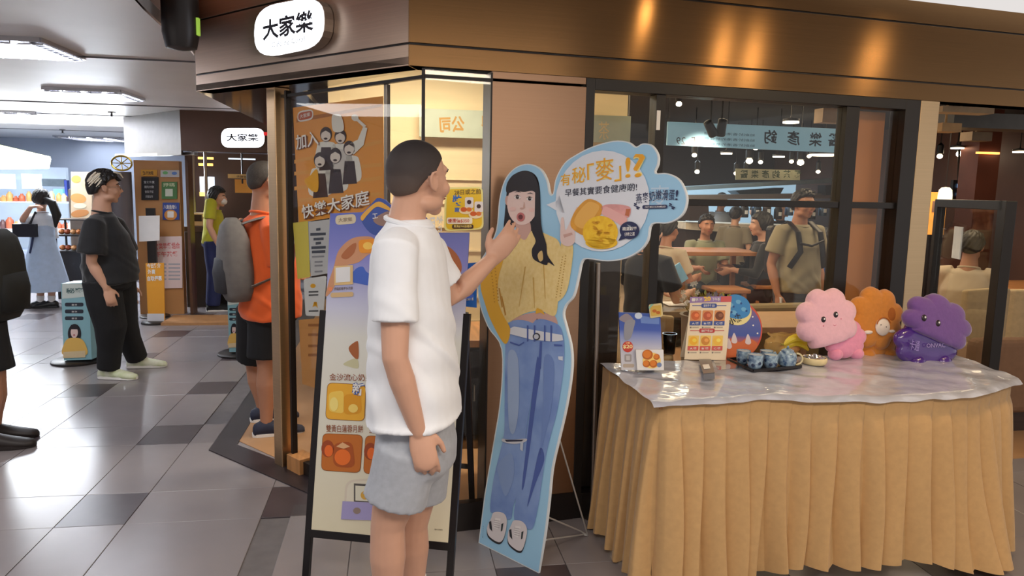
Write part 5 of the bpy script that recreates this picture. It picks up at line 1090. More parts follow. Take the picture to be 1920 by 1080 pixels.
ORG = tee('orange_cotton', (228, 96, 36)); NVS = M('navy_shoe', (34, 38, 60), .7, 0, .1, 40)
GRB = M('grey_backpack_cloth', (108, 104, 102), .8, 0, .08, 30, .08); 
t, hq, fr3, k = person('man in orange shirt with a grey backpack at the shop entrance', J, ORG, BLK2, 'shorts', SKIN_D, .008, NVS, WHITE, 1.12, .75, 'buzz', hairmat=M('grey_buzz', (66, 60, 56), .7, 0, .2, 150), belly=.03, slr=.075, hem=-.08)
J2 = dict(J); J2['neck'] = J['neck']-UP*.05; J2['hip'] = J['hip']+UP*.06; J2['front'] = V((.93, .36, 0)); J2['ss'] = V((.36, -.93, 0))
backpack(t, J2, GRB, M('dark_backpack_pocket', (52, 52, 58), .7), .95, .06)
b = MB(M('blue_face_mask', (150, 176, 206), .8, 0, .03)); r0, f0, u0 = fr3; b.ell(hq(0, .075, -.045), (.055*k, .042*k, .040*k), r0, f0, u0); b.tube([hq(.05, .08, -.03), hq(.08, .0, .0)], .002, 6); b.build('face_mask', t, smooth=True)
# ---- person in yellow-green polo
GR = atZ(402, 582, 0); c = lambda x, y, dy=0: atY(x, y, GR.y+dy)
J = stand(GR.x, GR.y, 75, 1.62); J['look'] = V((.95, -.15, -.05)); J['head'] = c(408, 370); J['neck'] = c(402, 394)
YG_ = tee('lime_cotton', (180, 176, 40)); NVT = M('navy_trousers', (28, 36, 80), .8, 0, .1, 20)
t, hq, fr3, k = person('person in lime polo shirt and white face mask at the far counter', J, YG_, NVT, 'wide', SKIN, .011, BLK2, WHITE, 1.0, .7, 'bob')
r0, f0, u0 = fr3; b = MB(WHITE); b.ell(hq(0, .075, -.045), (.055*k, .042*k, .042*k), r0, f0, u0); b.build('face_mask', t, smooth=True)
# ---- backpacker at the picture edge
GR = atZ(8, 836, 0); J = stand(GR.x-.10, GR.y, 75, 1.68); J['tR'] = J['tL'] = V((1, .18, 0)); c = lambda x, y, dy=0: atY(x, y, GR.y+dy)
OLV = M('black_olive_cloth', (34, 34, 30), .8, 0, .15, 20, .1); SHO = M('dark_brown_shoe', (36, 28, 26), .5, 0, .1)
J['hip'] = c(-60, 600); J['neck'] = c(-68, 390); J['head'] = c(-60, 310); J['shR'] = c(-70, 405, -.17); J['shL'] = c(-50, 405, .17); J['elR'] = c(-60, 500, -.2); J['elL'] = c(-10, 500, .22); J['wrR'] = c(-50, 570, -.2); J['wrL'] = c(-4, 560, .2)
for S_, px, dy in (('R', -12, -.06), ('L', -2, .12)): J['hj'+S_] = c(-30, 610, dy); J['kn'+S_] = c(px-6, 715, dy); J['an'+S_] = V((c(px-8, 800, dy).x, GR.y+dy, .08))
t, hq, fr3, k = person('dark-clothed backpacker half outside the frame at the edge', J, OLV, BLK2, 'shorts', SKIN_D, .010, SHO, SHO, 1.1, .75, 'short')
J2 = dict(J); J2['front'] = V((-1, .1, 0)); J2['ss'] = V((.1, 1, 0)); backpack(t, J2, OLV, M('black_pocket_cloth', (24, 24, 22), .8), 1.0, -.08)
# ---------------------------------------------------------------- restaurant inside the glass
DC = M('dark_ceiling', (36, 32, 30), .7); Zr = 2.42
b = MB(DC); b.slab([S(.0, Zr, .14), S(5.0, Zr, .14), V((7, 4.0, Zr)), V((7, 12.4, Zr)), V((-1.0, 12.4, Zr)), V((-1.0, 6, Zr))], (0, 0, .05)); struct(b.build('ceiling_restaurant'))
b = MB(M('back_wall_dark', (58, 46, 40), .6, 0, .1, 2)); b.box((3.2, 12.2, 1.25), (9, .1, 2.5)); struct(b.build('wall_back'))
b = MB(M('right_wall_brown', (96, 62, 46), .55, 0, .15, 2)); b.box((6.6, 8, 1.25), (.1, 9, 2.5)); struct(b.build('wall_right'))
WX0, WX1 = atY(640, 300, 5.0).x, atY(1176, 250, 5.0).x
b = MB(CREAM); b.box(((WX0+WX1)/2, 5.05, 1.2), (WX1-WX0, .08, 2.44)); b.box((WX0-.04, 5.8, 1.2), (.08, 1.6, 2.44)); cw = struct(b.build('wall_cream'))
b = MB(M('cream_batten', (236, 214, 168), .5))
for z in [.3+.16*k for k in range(9)]: b.box(((WX0+WX1)/2, 5.0, z), (WX1-WX0, .012, .012))
b.build('wall_groove', cw)
P, n = V((0, 4.93, 0)), V((0, -1, 0)); pr = Print(P, n, GOLDI)
b = MB(M('pale_green_reflection', (176, 182, 160), .6, 0, .05)); q0, q1 = atP(786, 204, P, n), atP(1176, 300, P, n); b.slab([atP(786, 203, P, n), V((WX1, 4.93, atP(786, 203, P, n).z)), V((WX1, 4.93, atP(786, 256, P, n).z)), atP(786, 256, P, n)], (0, .03, 0)); pt = thing('reflected_sign_panel', 'reflected banner as a pale green panel with gold mirrored characters', 'sign', V((0.4, 4.93, 1.9))); b.build('panel', pt)  # reflection of the banner, built as a panel with mirrored letters
GD = P_((176, 132, 60)); pr.text('公司', (825, 249), (872, 247), 30, GD, 1, .03, True); pr.text('限', (902, 247), (922, 247), 30, GD, 1, .03, True); pr.text('茶', (1122, 262), (1142, 262), 34, P_((222, 196, 140)), 1, .0, True); pr.build('lettering', pt)
# low cabinet behind the easel
t = thing('low_cabinet', 'dark cabinet with an orange wood top behind the glass', 'cabinet', (.50, 3.62, 0))
b = MB(WOOD); b.box((.45, 3.62, .80), (.80, .50, .035)); b.build('top', t, bevel=.003)
b = MB(DARKW); b.box((.45, 3.64, .56), (.76, .44, .44)); b.build('carcass', t, bevel=.003)
for x in (.26, .64):
    b = MB(M('cabinet_door', (30, 24, 24), .35, 0, .1)); b.box((x, 3.41, .56), (.35, .02, .40)); d = b.build('door', t, bevel=.002); b = MB(STEEL); b.tube([(x+.12, 3.39, .52), (x+.12, 3.39, .60)], .006, 8); b.build('handle', d, smooth=True)
b = MB(WOOD); b.box((.45, 3.62, .30), (.76, .46, .03)); b.build('shelf', t)
for x in (.09, .81):
    for y in (3.42, 3.82): b = MB(DARKW); b.box((x, y, .15), (.03, .03, .30)); b.build('leg', t)
b = MB(M('vase_brown', (120, 92, 60), .6, 0, .3, 30)); q = V((.47, 3.6, .818)); b.lathe([(.02, 0), (.035, .02), (.03, .06), (.02, .08)], q, 20); vt = thing('dried_flower_vase', 'small vase of brown dried flowers on the orange wood top', 'vase', q); b.build('vase', vt, smooth=True)
b = MB(M('dried_flowers', (150, 120, 84), .8, 0, .3, 60)); random.seed(2)
for _ in range(16): a = random.uniform(0, 6.3); b.ell(q+V((.03*math.cos(a), .03*math.sin(a), .10+random.uniform(0, .12))), (.016, .016, .014), n=8, m=6); b.tube([q+V((0, 0, .05)), q+V((.03*math.cos(a), .03*math.sin(a), .11))], .0015, 5)
b.build('flowers', vt, smooth=True)
# blue-white hanging banner, read from the other side
def banner(name, q, m, label, fn):
    Y_ = 4.6 if name == 'hanging_banner' else 9.0
    P, n = V((0, Y_, 0)), V((0, -1, 0)); t = thing(name, label, 'sign', atP(*q[0], P, n)); b = MB(m); b.slab([atP(x, y, P, n) for x, y in q], (0, .02, 0)); b.build('banner', t); pr = Print(P, n, BK); fn(pr); pr.build('lettering', t); 
    b = MB(BLACKM); 
    for x, y in (q[0], q[1]): p = atP(x, y, P, n); b.tube([p, V((p.x, p.y, Zr))], .004, 6)
    b.build('hanger', t)
def fb(p):
    p.text('29', (1268, 271), (1285, 271), 14, BK, 1, .0, True); p.text('E', (1296, 271), (1303, 271), 14, BK, 1, .0, True)
    for r in range(3): p.text('始創於香港的茶餐廳', (1320, 252+r*10), (1415, 256+r*10), 5, P_((60, 80, 100)), 1, .0, True)
    for i, ch in enumerate('鈞彥樂醫'): p.text(ch, (1432+(0, 43, 84, 120)[i], 269+(0, 3, 5, 5)[i]), (1456+(0, 43, 84, 118)[i], 270+(0, 3, 5, 5)[i]), (26, 27, 26, 24)[i], P_((30, 46, 66)), 1, .02, True)
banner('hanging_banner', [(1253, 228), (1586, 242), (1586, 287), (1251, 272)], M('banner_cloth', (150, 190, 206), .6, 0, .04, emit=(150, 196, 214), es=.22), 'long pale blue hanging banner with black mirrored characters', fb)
def fb2(p):
    for i, ch in enumerate('醫樂彥鈞茶餐'): p.text(ch, (1388+i*20, 334), (1402+i*20, 334), 15, P_((56, 70, 50)), 1, .02, True)
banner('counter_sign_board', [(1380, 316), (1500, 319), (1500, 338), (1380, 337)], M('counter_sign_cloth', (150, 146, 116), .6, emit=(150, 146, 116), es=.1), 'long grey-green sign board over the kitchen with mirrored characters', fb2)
# kitchen pass: bright back room
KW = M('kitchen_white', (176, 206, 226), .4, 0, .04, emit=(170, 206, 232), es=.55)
t = thing('kitchen_counter', 'bright kitchen serving counter glowing pale blue at the back', 'counter', (3.1, 10.9, 0))
def kb(q, Y_, m, th, nm, par=None): P = V((0, Y_, 0)); b = MB(m); b.slab([atP(x, y, P, V((0, -1, 0))) for x, y in q], (0, th, 0)); return b.build(nm, par or t)
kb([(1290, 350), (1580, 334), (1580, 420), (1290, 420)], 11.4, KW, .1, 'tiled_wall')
kb([(1286, 350), (1590, 333), (1590, 341), (1286, 357)], 9.9, M('hood_steel', (150, 170, 182), .3, .7, .05), .5, 'hood')
kb([(1380, 358), (1470, 352), (1462, 366), (1392, 368)], 10.4, M('hood_grey', (90, 104, 112), .35, .6, .05), .3, 'extractor')
kb([(1286, 366), (1590, 362), (1590, 372), (1286, 374)], 9.7, STEEL, .4, 'shelf')
kb([(1286, 417), (1520, 424), (1600, 440), (1600, 452), (1286, 430)], 8.6, M('counter_cream', (214, 206, 190), .5), .5, 'counter_top')
kb([(1286, 430), (1600, 452), (1600, 540), (1286, 520)], 8.7, DARKW, .4, 'counter_front')
kb([(1548, 347), (1578, 347), (1578, 366), (1548, 366)], 9.6, BLACKM, .2, 'menu_screen')
random.seed(9)
for i in range(9):
    x0 = 1395+i*21; y0 = 380+random.uniform(0, 8); P = V((0, 9.3, 0)); q = atP(x0, y0+24, P, V((0, -1, 0))); kt = thing('kitchen_canister', ('first','second','third','fourth','fifth','sixth','seventh','eighth','last')[i]+' dark container from the left on the kitchen shelf', 'container', q, 'containers on the kitchen shelf')
    b = MB((BLACKM, M('steel_blue', (70, 90, 116), .3, .5), DARKW)[i % 3]); b.lathe([(.05, 0), (.055, .01), (.055, .13), (.04, .15), (.04, .17)], q, 14); b.build('body', kt, smooth=True); b = MB(WHITE); b.box(q+V((0, -.056, .07)), (.04, .006, .05)); b.build('label', kt)
kb([(1293, 378), (1328, 376), (1330, 414), (1293, 414)], 8.5, DARKW, .3, 'black_monitor')
# downlights and pendants
BULB = M('warm_bulb', (255, 244, 220), .4, 0, 0, emit=(255, 236, 200), es=16.0); DISC = M('lit_disc', (255, 240, 210), .4, 0, 0, emit=(255, 236, 204), es=5.0); CANM = M('spot_can', (28, 26, 26), .4, .3, 0)
def bulb(px, py, Y_, r, label):
    p = atY(px, py, Y_); t = thing('ceiling_spotlight', label, 'spotlight', p, 'spotlights on the dark ceiling'); b = MB(BULB); b.ell(p, (r, r, r*.8), n=12, m=8); b.build('bulb', t, smooth=True)
    b = MB(CANM); b.lathe([(r*.8, 0), (r*1.2, .01), (r*1.2, .10), (r*.5, .12), (.006, .13), (.006, max(.14, Zr-p.z))], p+V((0, 0, r*.7)), 14); b.build('can', t, smooth=True)
BL = iter(['large spotlight at the top of the tall window, above the banner', 'small spotlight just left of the black mullion at the top', 'small spotlight above the speech bubble left of the mullion', 'spotlight under the left part of the blue banner', 'spotlight directly under the middle of the blue banner', 'biggest round spotlight below the banner middle', 'small spotlight touching the biggest one on its right', 'spotlight beside the tip of the speech bubble', 'first of the two spotlights before the dark kitchen lamps, left', 'second of the two spotlights before the dark kitchen lamps, right', 'small spotlight left of the big round one under the last characters', 'big round spotlight under the last characters of the banner', 'spotlight tight below the right end of the blue banner', 'lone low spotlight right of the kitchen sign board', 'leftmost spotlight past the steel pillar in the doorway', 'larger middle spotlight of three in the doorway', 'right spotlight of three in the doorway', 'lone low spotlight in the doorway above the screen', 'tiny spotlight touching the steel pillar in the doorway', 'small spotlight beside the right mullion of the window'])
for px, py, Y_, r in ((1273, 195, 4.4, .018), (1225, 212, 4.8, .016), (1177, 263, 5.6, .016), (1302, 291, 7.6, .026), (1417, 277, 7.4, .030), (1405, 302, 8.6, .040), (1426, 304, 8.6, .026), (1307, 322, 9.2, .030), (1380, 325, 9.2, .028), (1398, 323, 9.2, .026), (1484, 303, 8.8, .026), (1501, 305, 8.8, .042), (1517, 293, 8.4, .024), (1534, 322, 9.0, .026), (1762, 293, 7.6, .030), (1800, 289, 7.6, .040), (1822, 288, 7.6, .036), (1806, 323, 9.0, .028), (1745, 328, 9.4, .018), (1573, 310, 9.0, .018)):
    bulb(px, py, Y_, r, next(BL))
def disc(px, py, Y_, r, label):
    p = atY(px, py, Y_); t = thing('pendant_disc_light', label, 'pendant light', p, 'disc lights over the tables'); b = MB(DISC); b.lathe([(r, 0), (r, .012)], p, 28); b.build('diffuser', t); b = MB(CANM); b.lathe([(r*1.03, .012), (r*1.03, .03), (.01, .04), (.004, .05), (.004, Zr-p.z)], p, 28); b.build('shade', t, smooth=True)
DL = iter(['highest glowing disc light, above the blue banner', 'glowing disc light in front of the blue banner characters', 'glowing disc light hanging under the middle of the blue banner', 'glowing disc light under the third banner character', 'widest glowing disc light under the right end of the banner', 'thin disc light above the doorway spotlights', 'disc light at the frame edge over the doorway', 'smallest disc light beside the copper column'])
for px, py, Y_, r in ((1483, 231, 5.0, .055), (1501, 264, 5.6, .05), (1362, 289, 7.0, .055), (1460, 295, 7.4, .06), (1545, 292, 6.6, .13), (1795, 279, 6.8, .06), (1912, 286, 6.4, .06), (1833, 337, 7.2, .035)):
    disc(px, py, Y_, r, next(DL))
# spot heads lighting the banner
for k_, (px, py) in enumerate(((1332, 240), (1353, 238))):
    p = atY(px, py, 4.3); t = thing('track_spot', ('tilted black track spot before the banner', 'upright black track spot before the banner')[k_], 'spotlight', p); d = V((.5, .3, -.6)) if k_ == 0 else V((.0, .3, -.9)); d.normalize()
    b = MB(CANM); b.lathe([(.012, -.05), (.026, -.045), (.03, .05), (.026, .055)], p, 16, d); b.build('head', t, smooth=True); b = MB(CANM); b.tube([p, V((p.x, p.y, Zr))], .006, 6); b.build('stem', t)
l = bpy.data.lights.new('banner_spot', 'SPOT'); l.energy = 30; l.spot_size = 1.4; l.spot_blend = 1; l.color = (1, .9, .75); l.shadow_soft_size = .03; o = bpy.data.objects.new('banner_spot', l); p = atY(1353, 243, 4.3); o.location = p+V((0, .06, -.04)); o.rotation_euler = (math.radians(60), 0, 0); C.objects.link(o)
p = atY(1360, 262, 4.58); b = MB(BULB); b.ell(p, (.05, .012, .04)); 
# ceiling beams, duct, projector panels
DUCT = M('duct_grey', (88, 86, 82), .5, .3, .1)
b = MB(DUCT); b.box((1.9, 4.35, 2.32), (2.6, .35, .10)); b.tube([(1.25, 4.9, 2.3), (4.4, 4.9, 2.3)], .05, 12); tag(b.build('ceiling_duct', base=V((1.9, 4.4, 2.3))), 'grey air duct under the ceiling behind the tall black window', 'duct')
q = atY(1560, 218, 4.5); b = MB(M('tan_speaker', (190, 160, 120), .6)); b.box(q, (.19, .1, .09)); b.tube([q, V((q.x, q.y, Zr))], .01, 8); tag(b.build('ceiling_box', base=q), 'tan box hanging above the blue banner near its end', 'ceiling unit')
for (a_, c_), Y_, col, lb in ((((1755, 203), (1850, 212)), 4.2, (200, 180, 146), 'pale lit ceiling panel highest over the doorway'), (((1755, 234), (1790, 246)), 4.5, (196, 160, 110), 'short tan ceiling panel beside the steel pillar'), (((1812, 250), (1848, 263)), 5.0, (120, 100, 76), 'dim brown ceiling panel over the doorway')):
    p, q = atY(*a_, Y_), atY(*c_, Y_); b = MB(M('panel_%d' % col[0], col, .6)); b.box((p+q)/2, (abs(q.x-p.x), .12, abs(p.z-q.z)+.02)); b.tube([(p+q)/2, V(((p.x+q.x)/2, Y_, Zr))], .008, 6); tag(b.build('ceiling_panel', base=(p+q)/2), lb, 'ceiling panel')
p, q = atY(1757, 222, 4.6), atY(1925, 236, 4.6); b = MB(DUCT); b.box((p+q)/2+V((.5, 0, .0)), (1.6, .2, .10)); b.tube([V((p.x+.2, 4.6, p.z)), V((p.x+.2, 4.6, Zr))], .01, 6); tag(b.build('ceiling_beam', base=(p+q)/2), 'long grey ceiling beam across the open doorway', 'beam')
# right side: column, menu board, dome lamp, screen
q = atY(1848, 330, 6.6); b = MB(M('dark_copper_column', (104, 62, 48), .35, .5, .2, 2)); b.box((q.x, 6.7, 1.2), (.24, .24, 2.4)); struct(b.build('wall_copper_column'))
b = MB(M('orange_strip_lamp', (255, 170, 90), .4, emit=(255, 160, 80), es=2.0)); p = atY(1852, 287, 6.55); b.box(p, (.24, .03, .02)); tag(b.build('strip_lamp', base=p), 'orange strip lamp at the top of the copper column', 'lamp')
q = atY(1748, 372, 6.0); t = thing('orange_menu_board', 'glowing orange menu board beside the steel pillar', 'menu board', q); b = MB(M('orange_board', (240, 170, 80), .5, emit=(240, 160, 70), es=.45)); p0, p1 = atY(1738, 360, 6.0), atY(1766, 440, 6.0); b.box((p0+p1)/2, (p1.x-p0.x, .04, p0.z-p1.z)); b.build('board', t); b = MB(M('menu_print', (150, 120, 110), .6)); b.box((p0+p1)/2+V((.0, -.025, .06)), ((p1.x-p0.x)*.5, .004, .10)); b.build('menu_picture', t); b = MB(BLACKM); b.box(V(((p0.x+p1.x)/2, 6.03, p1.z/2)), (.03, .03, p1.z)); b.build('post', t)
q = atY(1772, 366, 5.8); t = thing('dome_lamp', 'cream glowing dome lamp above the orange menu board', 'lamp', q); b = MB(M('lamp_glow', (255, 236, 190), .5, emit=(255, 226, 170), es=2.2)); b.lathe([(.001, .07), (.03, .066), (.05, .045), (.056, 0), (.056, -.04)], q, 24); b.build('shade', t, smooth=True); b = MB(BLACKM); b.tube([q+V((0, 0, .07)), V((q.x, q.y, Zr))], .004, 6); b.build('cord', t)
p0, p1 = atY(1788, 343, 7.2), atY(1804, 372, 7.2); t = thing('wall_screen', 'small black screen with blue lettering hung beyond the doorway', 'screen', (p0+p1)/2); b = MB(BLACKM); b.box((p0+p1)/2, (p1.x-p0.x+.04, .04, p0.z-p1.z+.06)); b.build('case', t); b = MB(M('screen_glow', (120, 170, 220), .4, emit=(130, 180, 230), es=2)); b.box(V(((p0.x+p1.x)/2, 7.17, p0.z-.03)), (.07, .01, .04)); b.box(V(((p0.x+p1.x)/2, 7.17, p0.z-.12)), (.06, .01, .03)); b.build('screen_lettering', t); b = MB(BLACKM); b.tube([(p0+p1)/2, V((p0.x, 7.2, Zr))], .012, 6); b.build('bracket', t)
b = MB(M('rosy_wall_panel', (150, 104, 84), .5, 0, .1, 1)); p0, p1 = atY(1862, 322, 7.6), atY(1930, 560, 7.6); b.box((p0+p1)/2, (p1.x-p0.x, .05, p0.z-p1.z)); struct(b.build('wall_rosy_panel'))
q = atY(1900, 302, 7.4); b = MB(M('pinkish_lamp', (214, 170, 140), .5, emit=(214, 160, 130), es=.5)); b.box(q, (.14, .06, .08)); tag(b.build('wall_lamp', base=q), 'dim pinkish box lamp above the rosy wall panel', 'lamp')
# black framed glass screen at the doorway
L0, L1 = atZ(1757, 640, .3), None
pa, pb = V((atY(1764, 375, 4.25).x, 4.25, 0)), V((atY(1890, 375, 3.35).x, 3.35, 0)); dd = (pb-pa); ln = dd.length; dd.normalize(); nn = V((dd.y, -dd.x, 0)); top = 1.515
t = thing('glass_screen', 'black-framed standing glass screen beside the steel pillar', 'screen', pa)
for p, w_ in ((pa, .055), (pb, .10)): b = MB(FR); b.box((p.x, p.y, top/2), (w_, .05, top), dd, nn, UP); b.build('post', t, bevel=.003)
b = MB(FR); b.box((pa+pb)/2+V((0, 0, top-.025)), (ln, .05, .05), dd, nn, UP); b.build('top_rail', t, bevel=.003)
b = MB(FR); b.box((pa+pb)/2+V((0, 0, .05)), (ln, .05, .10), dd, nn, UP); b.build('bottom_rail', t, bevel=.003)
b = MB(GLASS); b.box((pa+pb)/2+V((0, 0, .79)), (ln-.06, .006, 1.40), dd, nn, UP); b.build('pane', t)
b = MB(M('white_sticker', (236, 246, 250), .5)); q = atP(1795, 455, pa, nn if nn.y < 0 else -nn); b.box(q, (.12, .008, .19), dd, nn, UP); s_ = b.build('notice', t)
# tables, stools, sofas inside
def itable(name, x, y, w_, d_, label, h=.75, rz=0, m=OAK):
    t = thing(name, label, 'table', (x, y, 0)); b = MB(m); b.box((x, y, h-.02), (w_, d_, .04)); b.build('tabletop', t, bevel=.005)
    for sx in (-1, 1):
        for sy in (-1, 1): b = MB(m); b.bar((x+sx*(w_/2-.04), y+sy*(d_/2-.04), h-.04), (x+sx*(w_/2-.02), y+sy*(d_/2-.02), .004), .045, .045); b.build('leg', t)
    return t
def stool(x, y, label, h=.62, m=OAK):
    t = thing('stool', label, 'stool', (x, y, 0)); b = MB(m); b.box((x, y, h-.02), (.36, .34, .04)); b.build('seat', t, bevel=.01)
    for sx in (-1, 1):
        for sy in (-1, 1): b = MB(m); b.bar((x+sx*.13, y+sy*.12, h-.03), (x+sx*.17, y+sy*.15, .004), .035, .035); b.build('leg', t)
    for sy in (-1, 1): b = MB(m); b.bar((x-.15, y+sy*.14, .2), (x+.15, y+sy*.14, .2), .025, .025); b.build('rung', t)
def chair(x, y, yaw, label, m=BEIGE, h=.78, group=None, lm=OAK):
    t = thing('dining_chair', label, 'chair', (x, y, 0), group); a = math.radians(yaw); f = V((math.sin(a), math.cos(a), 0)); s = f.cross(UP); o = V((x, y, 0))
    b = MB(m); b.box(o+V((0, 0, .42)), (.46, .44, .09), s, f, UP); b.build('seat', t, bevel=.03, seg=3)
    b = MB(m); rings = []
    for k in range(9): u = (k-4)/4; c_ = o-f*(.19-.07*u*u)+s*(.22*u); rings.append([c_+V((0, 0, .40)), c_-f*.05+V((0, 0, .40)), c_-f*.055+V((0, 0, h-.02*u*u)), c_+V((0, 0, h-.02*u*u))])
    b.ring_loft(rings); b.build('backrest', t, bevel=.015, smooth=False)
    for sx in (-1, 1):
        for sy in (-1, 1): b = MB(lm); b.tube([o+s*(sx*.18)+f*(sy*.17)+V((0, 0, .38)), o+s*(sx*.20)+f*(sy*.19)+V((0, 0, .003))], [.018, .012], 8); b.build('leg', t)
def sofa(x, y, yaw, w_, label, h=.80, m=BEIGE):
    t = thing('bench_sofa', label, 'sofa', (x, y, 0)); a = math.radians(yaw); f = V((math.sin(a), math.cos(a), 0)); s = f.cross(UP); o = V((x, y, 0))
    b = MB(DARKW); b.box(o+V((0, 0, .10)), (w_-.05, .52, .20), s, f, UP); b.build('plinth', t); b = MB(m); b.box(o+f*.03+V((0, 0, .33)), (w_, .56, .26), s, f, UP); b.build('seat', t, bevel=.05, seg=3)
    b = MB(m); b.box(o-f*.24+V((0, 0, h-.24)), (w_, .13, .50), s, f, UP); b.build('backrest', t, bevel=.05, seg=3)
g = lambda px, py, z: atZ(px, py, z)
p = g(1300, 466, 1.02); 
T1 = atY(1340, 468, 7.2); itable('high_wooden_table', T1.x-.05, 7.2, .85, .6, 'tall wooden table where the grey-shirted diner sits', T1.z)
T2 = g(1290, 572, .74); itable('dining_table', T2.x-.05, T2.y, .62, .55, 'small pale table before the woman in black behind the glass', .74, m=M('pale_table', (150, 130, 104), .4))
p = atY(1300, 557, T2.y); b = MB(PAPER); q = V((T2.x-.10, T2.y+.02, .742)); b.box(q+V((0, 0, .004)), (.14, .18, .006)); tag(b.build('paper_mat', base=q), 'white paper lying on the small table behind the glass', 'paper')
# flowers in front of the window interior
q = V((g(1322, 590, .74).x, g(1322, 590, .74).y-.45, 0)); q = V((atY(1325, 560, 4.0).x, 4.0, 0))
t = thing('flower_planter', 'planter of yellow, white and lilac flowers behind the menu card', 'plant', q); fz = atY(1325, 590, 4.0).z
b = MB(M('planter_grey', (120, 110, 96), .7)); b.lathe([(.10, 0), (.14, fz-.02), (.15, fz), (.13, fz), (.12, fz-.04)], q, 24); b.build('pot', t, smooth=True, ang=50)
random.seed(21)
LG = M('leaf_yellow_green', (146, 150, 70), .6, 0, .2, 20); lf = MB(LG)
for _ in range(90):
    a = random.uniform(0, 6.3); r_ = random.uniform(.02, .17); p = q+V((r_*1.0*math.cos(a), r_*.6*math.sin(a), fz+random.uniform(.0, .10))); d = V((math.cos(a)*.6, math.sin(a)*.4, random.uniform(.3, 1))).normalized(); s_ = d.cross(UP).normalized(); L_ = random.uniform(.03, .06)
    lf.add([p, p+d*L_*.5+s_*.008, p+d*L_, p+d*L_*.5-s_*.008], [(0, 1, 2, 3)])
o = lf.build('leaves', t); o['kind'] = 'stuff'
for k_, (col, nm) in enumerate((((236, 234, 226), 'white_flower'), ((150, 160, 200), 'lilac_flower'), ((220, 206, 90), 'yellow_flower'))):
    for i in range(7):
        xx = (-.11, .03, .06)[k_]+random.uniform(-.06, .06); p = q+V((xx, random.uniform(-.08, .02), fz+.07+random.uniform(0, .07)+(.05 if k_ == 0 and i < 3 else 0))); b = MB(M(nm+'_petal', col, .6))
        for j in range(5): a = j*1.257; d = V((math.cos(a), -.4, math.sin(a))).normalized(); s_ = d.cross(V((0, 1, 0))).normalized(); b.add([p, p+d*.011+s_*.006, p+d*.019, p+d*.011-s_*.006], [(0, 1, 2, 3)])
        b.mat(LG); b.tube([p, V((p.x*.5+q.x*.5, q.y, fz))], .0012, 4); b.build(nm, t)
chair(g(1172, 600, .6).x, 4.75, 20, 'curved beige chair behind the woman in black', h=.74)
q = atY(1400, 575, 5.3); sofa(q.x+.1, 5.2, -5, .9, 'olive-beige bench sofa behind the round gift box', h=q.z+.07, m=M('olive_fabric', (140, 124, 90), .85, 0, .08, 20, .1))
q = atY(1460, 600, 4.5); b = MB(M('tan_table', (178, 140, 100), .5, 0, .06)); 
itable('tan_table', q.x-.02, 4.55, .85, .6, 'low tan table between the gift box and the pink cushion', q.z, m=M('tan_laminate', (186, 150, 112), .5, 0, .05))
stool(atY(1434, 520, 7.0).x, 7.0, 'wooden stool carrying the man in black with a phone')
stool(atY(1362, 520, 6.7).x, 6.7, 'wooden stool under the tall table beside the woman')
q = atY(1815, 545, 5.0); chair(q.x, 5.0, -10, 'beige upholstered chair behind the seated man in the pale shirt', h=q.z+.05); q = atY(1878, 545, 5.2); chair(q.x+.08, 5.2, 10, 'beige upholstered chair next to the pale-shirted man', h=q.z+.04)
q = atY(1880, 615, 4.3); sofa(q.x, 4.4, 0, .7, 'brown-beige bench seat beyond the glass screen', h=.62, m=M('brown_fabric', (128, 96, 72), .85, 0, .08, 20))
q = atY(1900, 515, 5.6); itable('brown_table', q.x+.3, 5.7, .9, .6, 'brown table in front of the pale-shirted man', .78)
# diners
def diner(px, Y_, yaw, sd, label, shirt, legs, H=1.66, skin=SKIN, hair='short', sleeve=.62, vox=.012, top=None, wide=1.0, **k_):
    x = atY(px, 450, Y_).x; J = (sit if sd else stand)(x, Y_, yaw, H, *([sd] if sd else []))
    if top is not None:
        dz = UP*(atY(px, top, Y_).z-(J['head'].z+.115*H/1.7))
        for q_ in ('hip', 'neck', 'head', 'shR', 'shL', 'elR', 'elL', 'wrR', 'wrL', 'hjR', 'hjL'): J[q_] = J[q_]+dz
        if sd:
            for S_ in 'RL': J['kn'+S_] = J['kn'+S_]+dz
    return person(label, J, shirt, legs, 'trousers', skin, vox, BLK2, None, wide, sleeve, hair, **k_), J
GT = tee('khaki_grey_cotton', (150, 140, 112)); GT2 = tee('grey_green_cotton', (136, 140, 116)); WS = tee('pale_beige_cotton', (196, 180, 156)); BLS = tee('blue_cotton', (52, 82, 150)); GYC = tee('mid_grey_cotton', (130, 122, 104)); DG = M('dark_jeans', (70, 72, 80), .8, 0, .1, 20)
(r_, J) = diner(1498, 5.5, 172, 0, 'walking man in grey T-shirt with black backpack straps inside the restaurant', GT, DG, 1.60, SKIN_D, 'short', .66, .010, top=358, wide=1.18, belly=.03, slr=.08)
t = r_[0]
for sg in (1, -1):
    b = MB(BLACKM); top_ = J['neck'].lerp(J['sh'+('R' if sg > 0 else 'L')], .62)+UP*.03; f_ = J['f']; b.tube([top_-f_*.14-UP*.03, top_+UP*.025, top_+f_*.12-UP*.05, top_+f_*.165-UP*.2, top_+f_*.12-UP*.33+J['s']*sg*.06], .028, 10, 'flat', .25, ref=J['s']); b.build('backpack_strap', t, smooth=True)
b = MB(BLACKM); p = J['neck']+J['f']*.165-UP*.13; b.tube([p-J['s']*.11+UP*.02, p+V((0, 0, -.02)), p+J['s']*.11+UP*.0], .010, 8); b.build('chest_strap', t, smooth=True)
b = MB(BLACKM); b.box(J['hip'].lerp(J['neck'], .6)-J['f']*.2, (.28, .13, .40), J['s'], J['f'], UP); b.build('backpack', t, bevel=.04, seg=3)
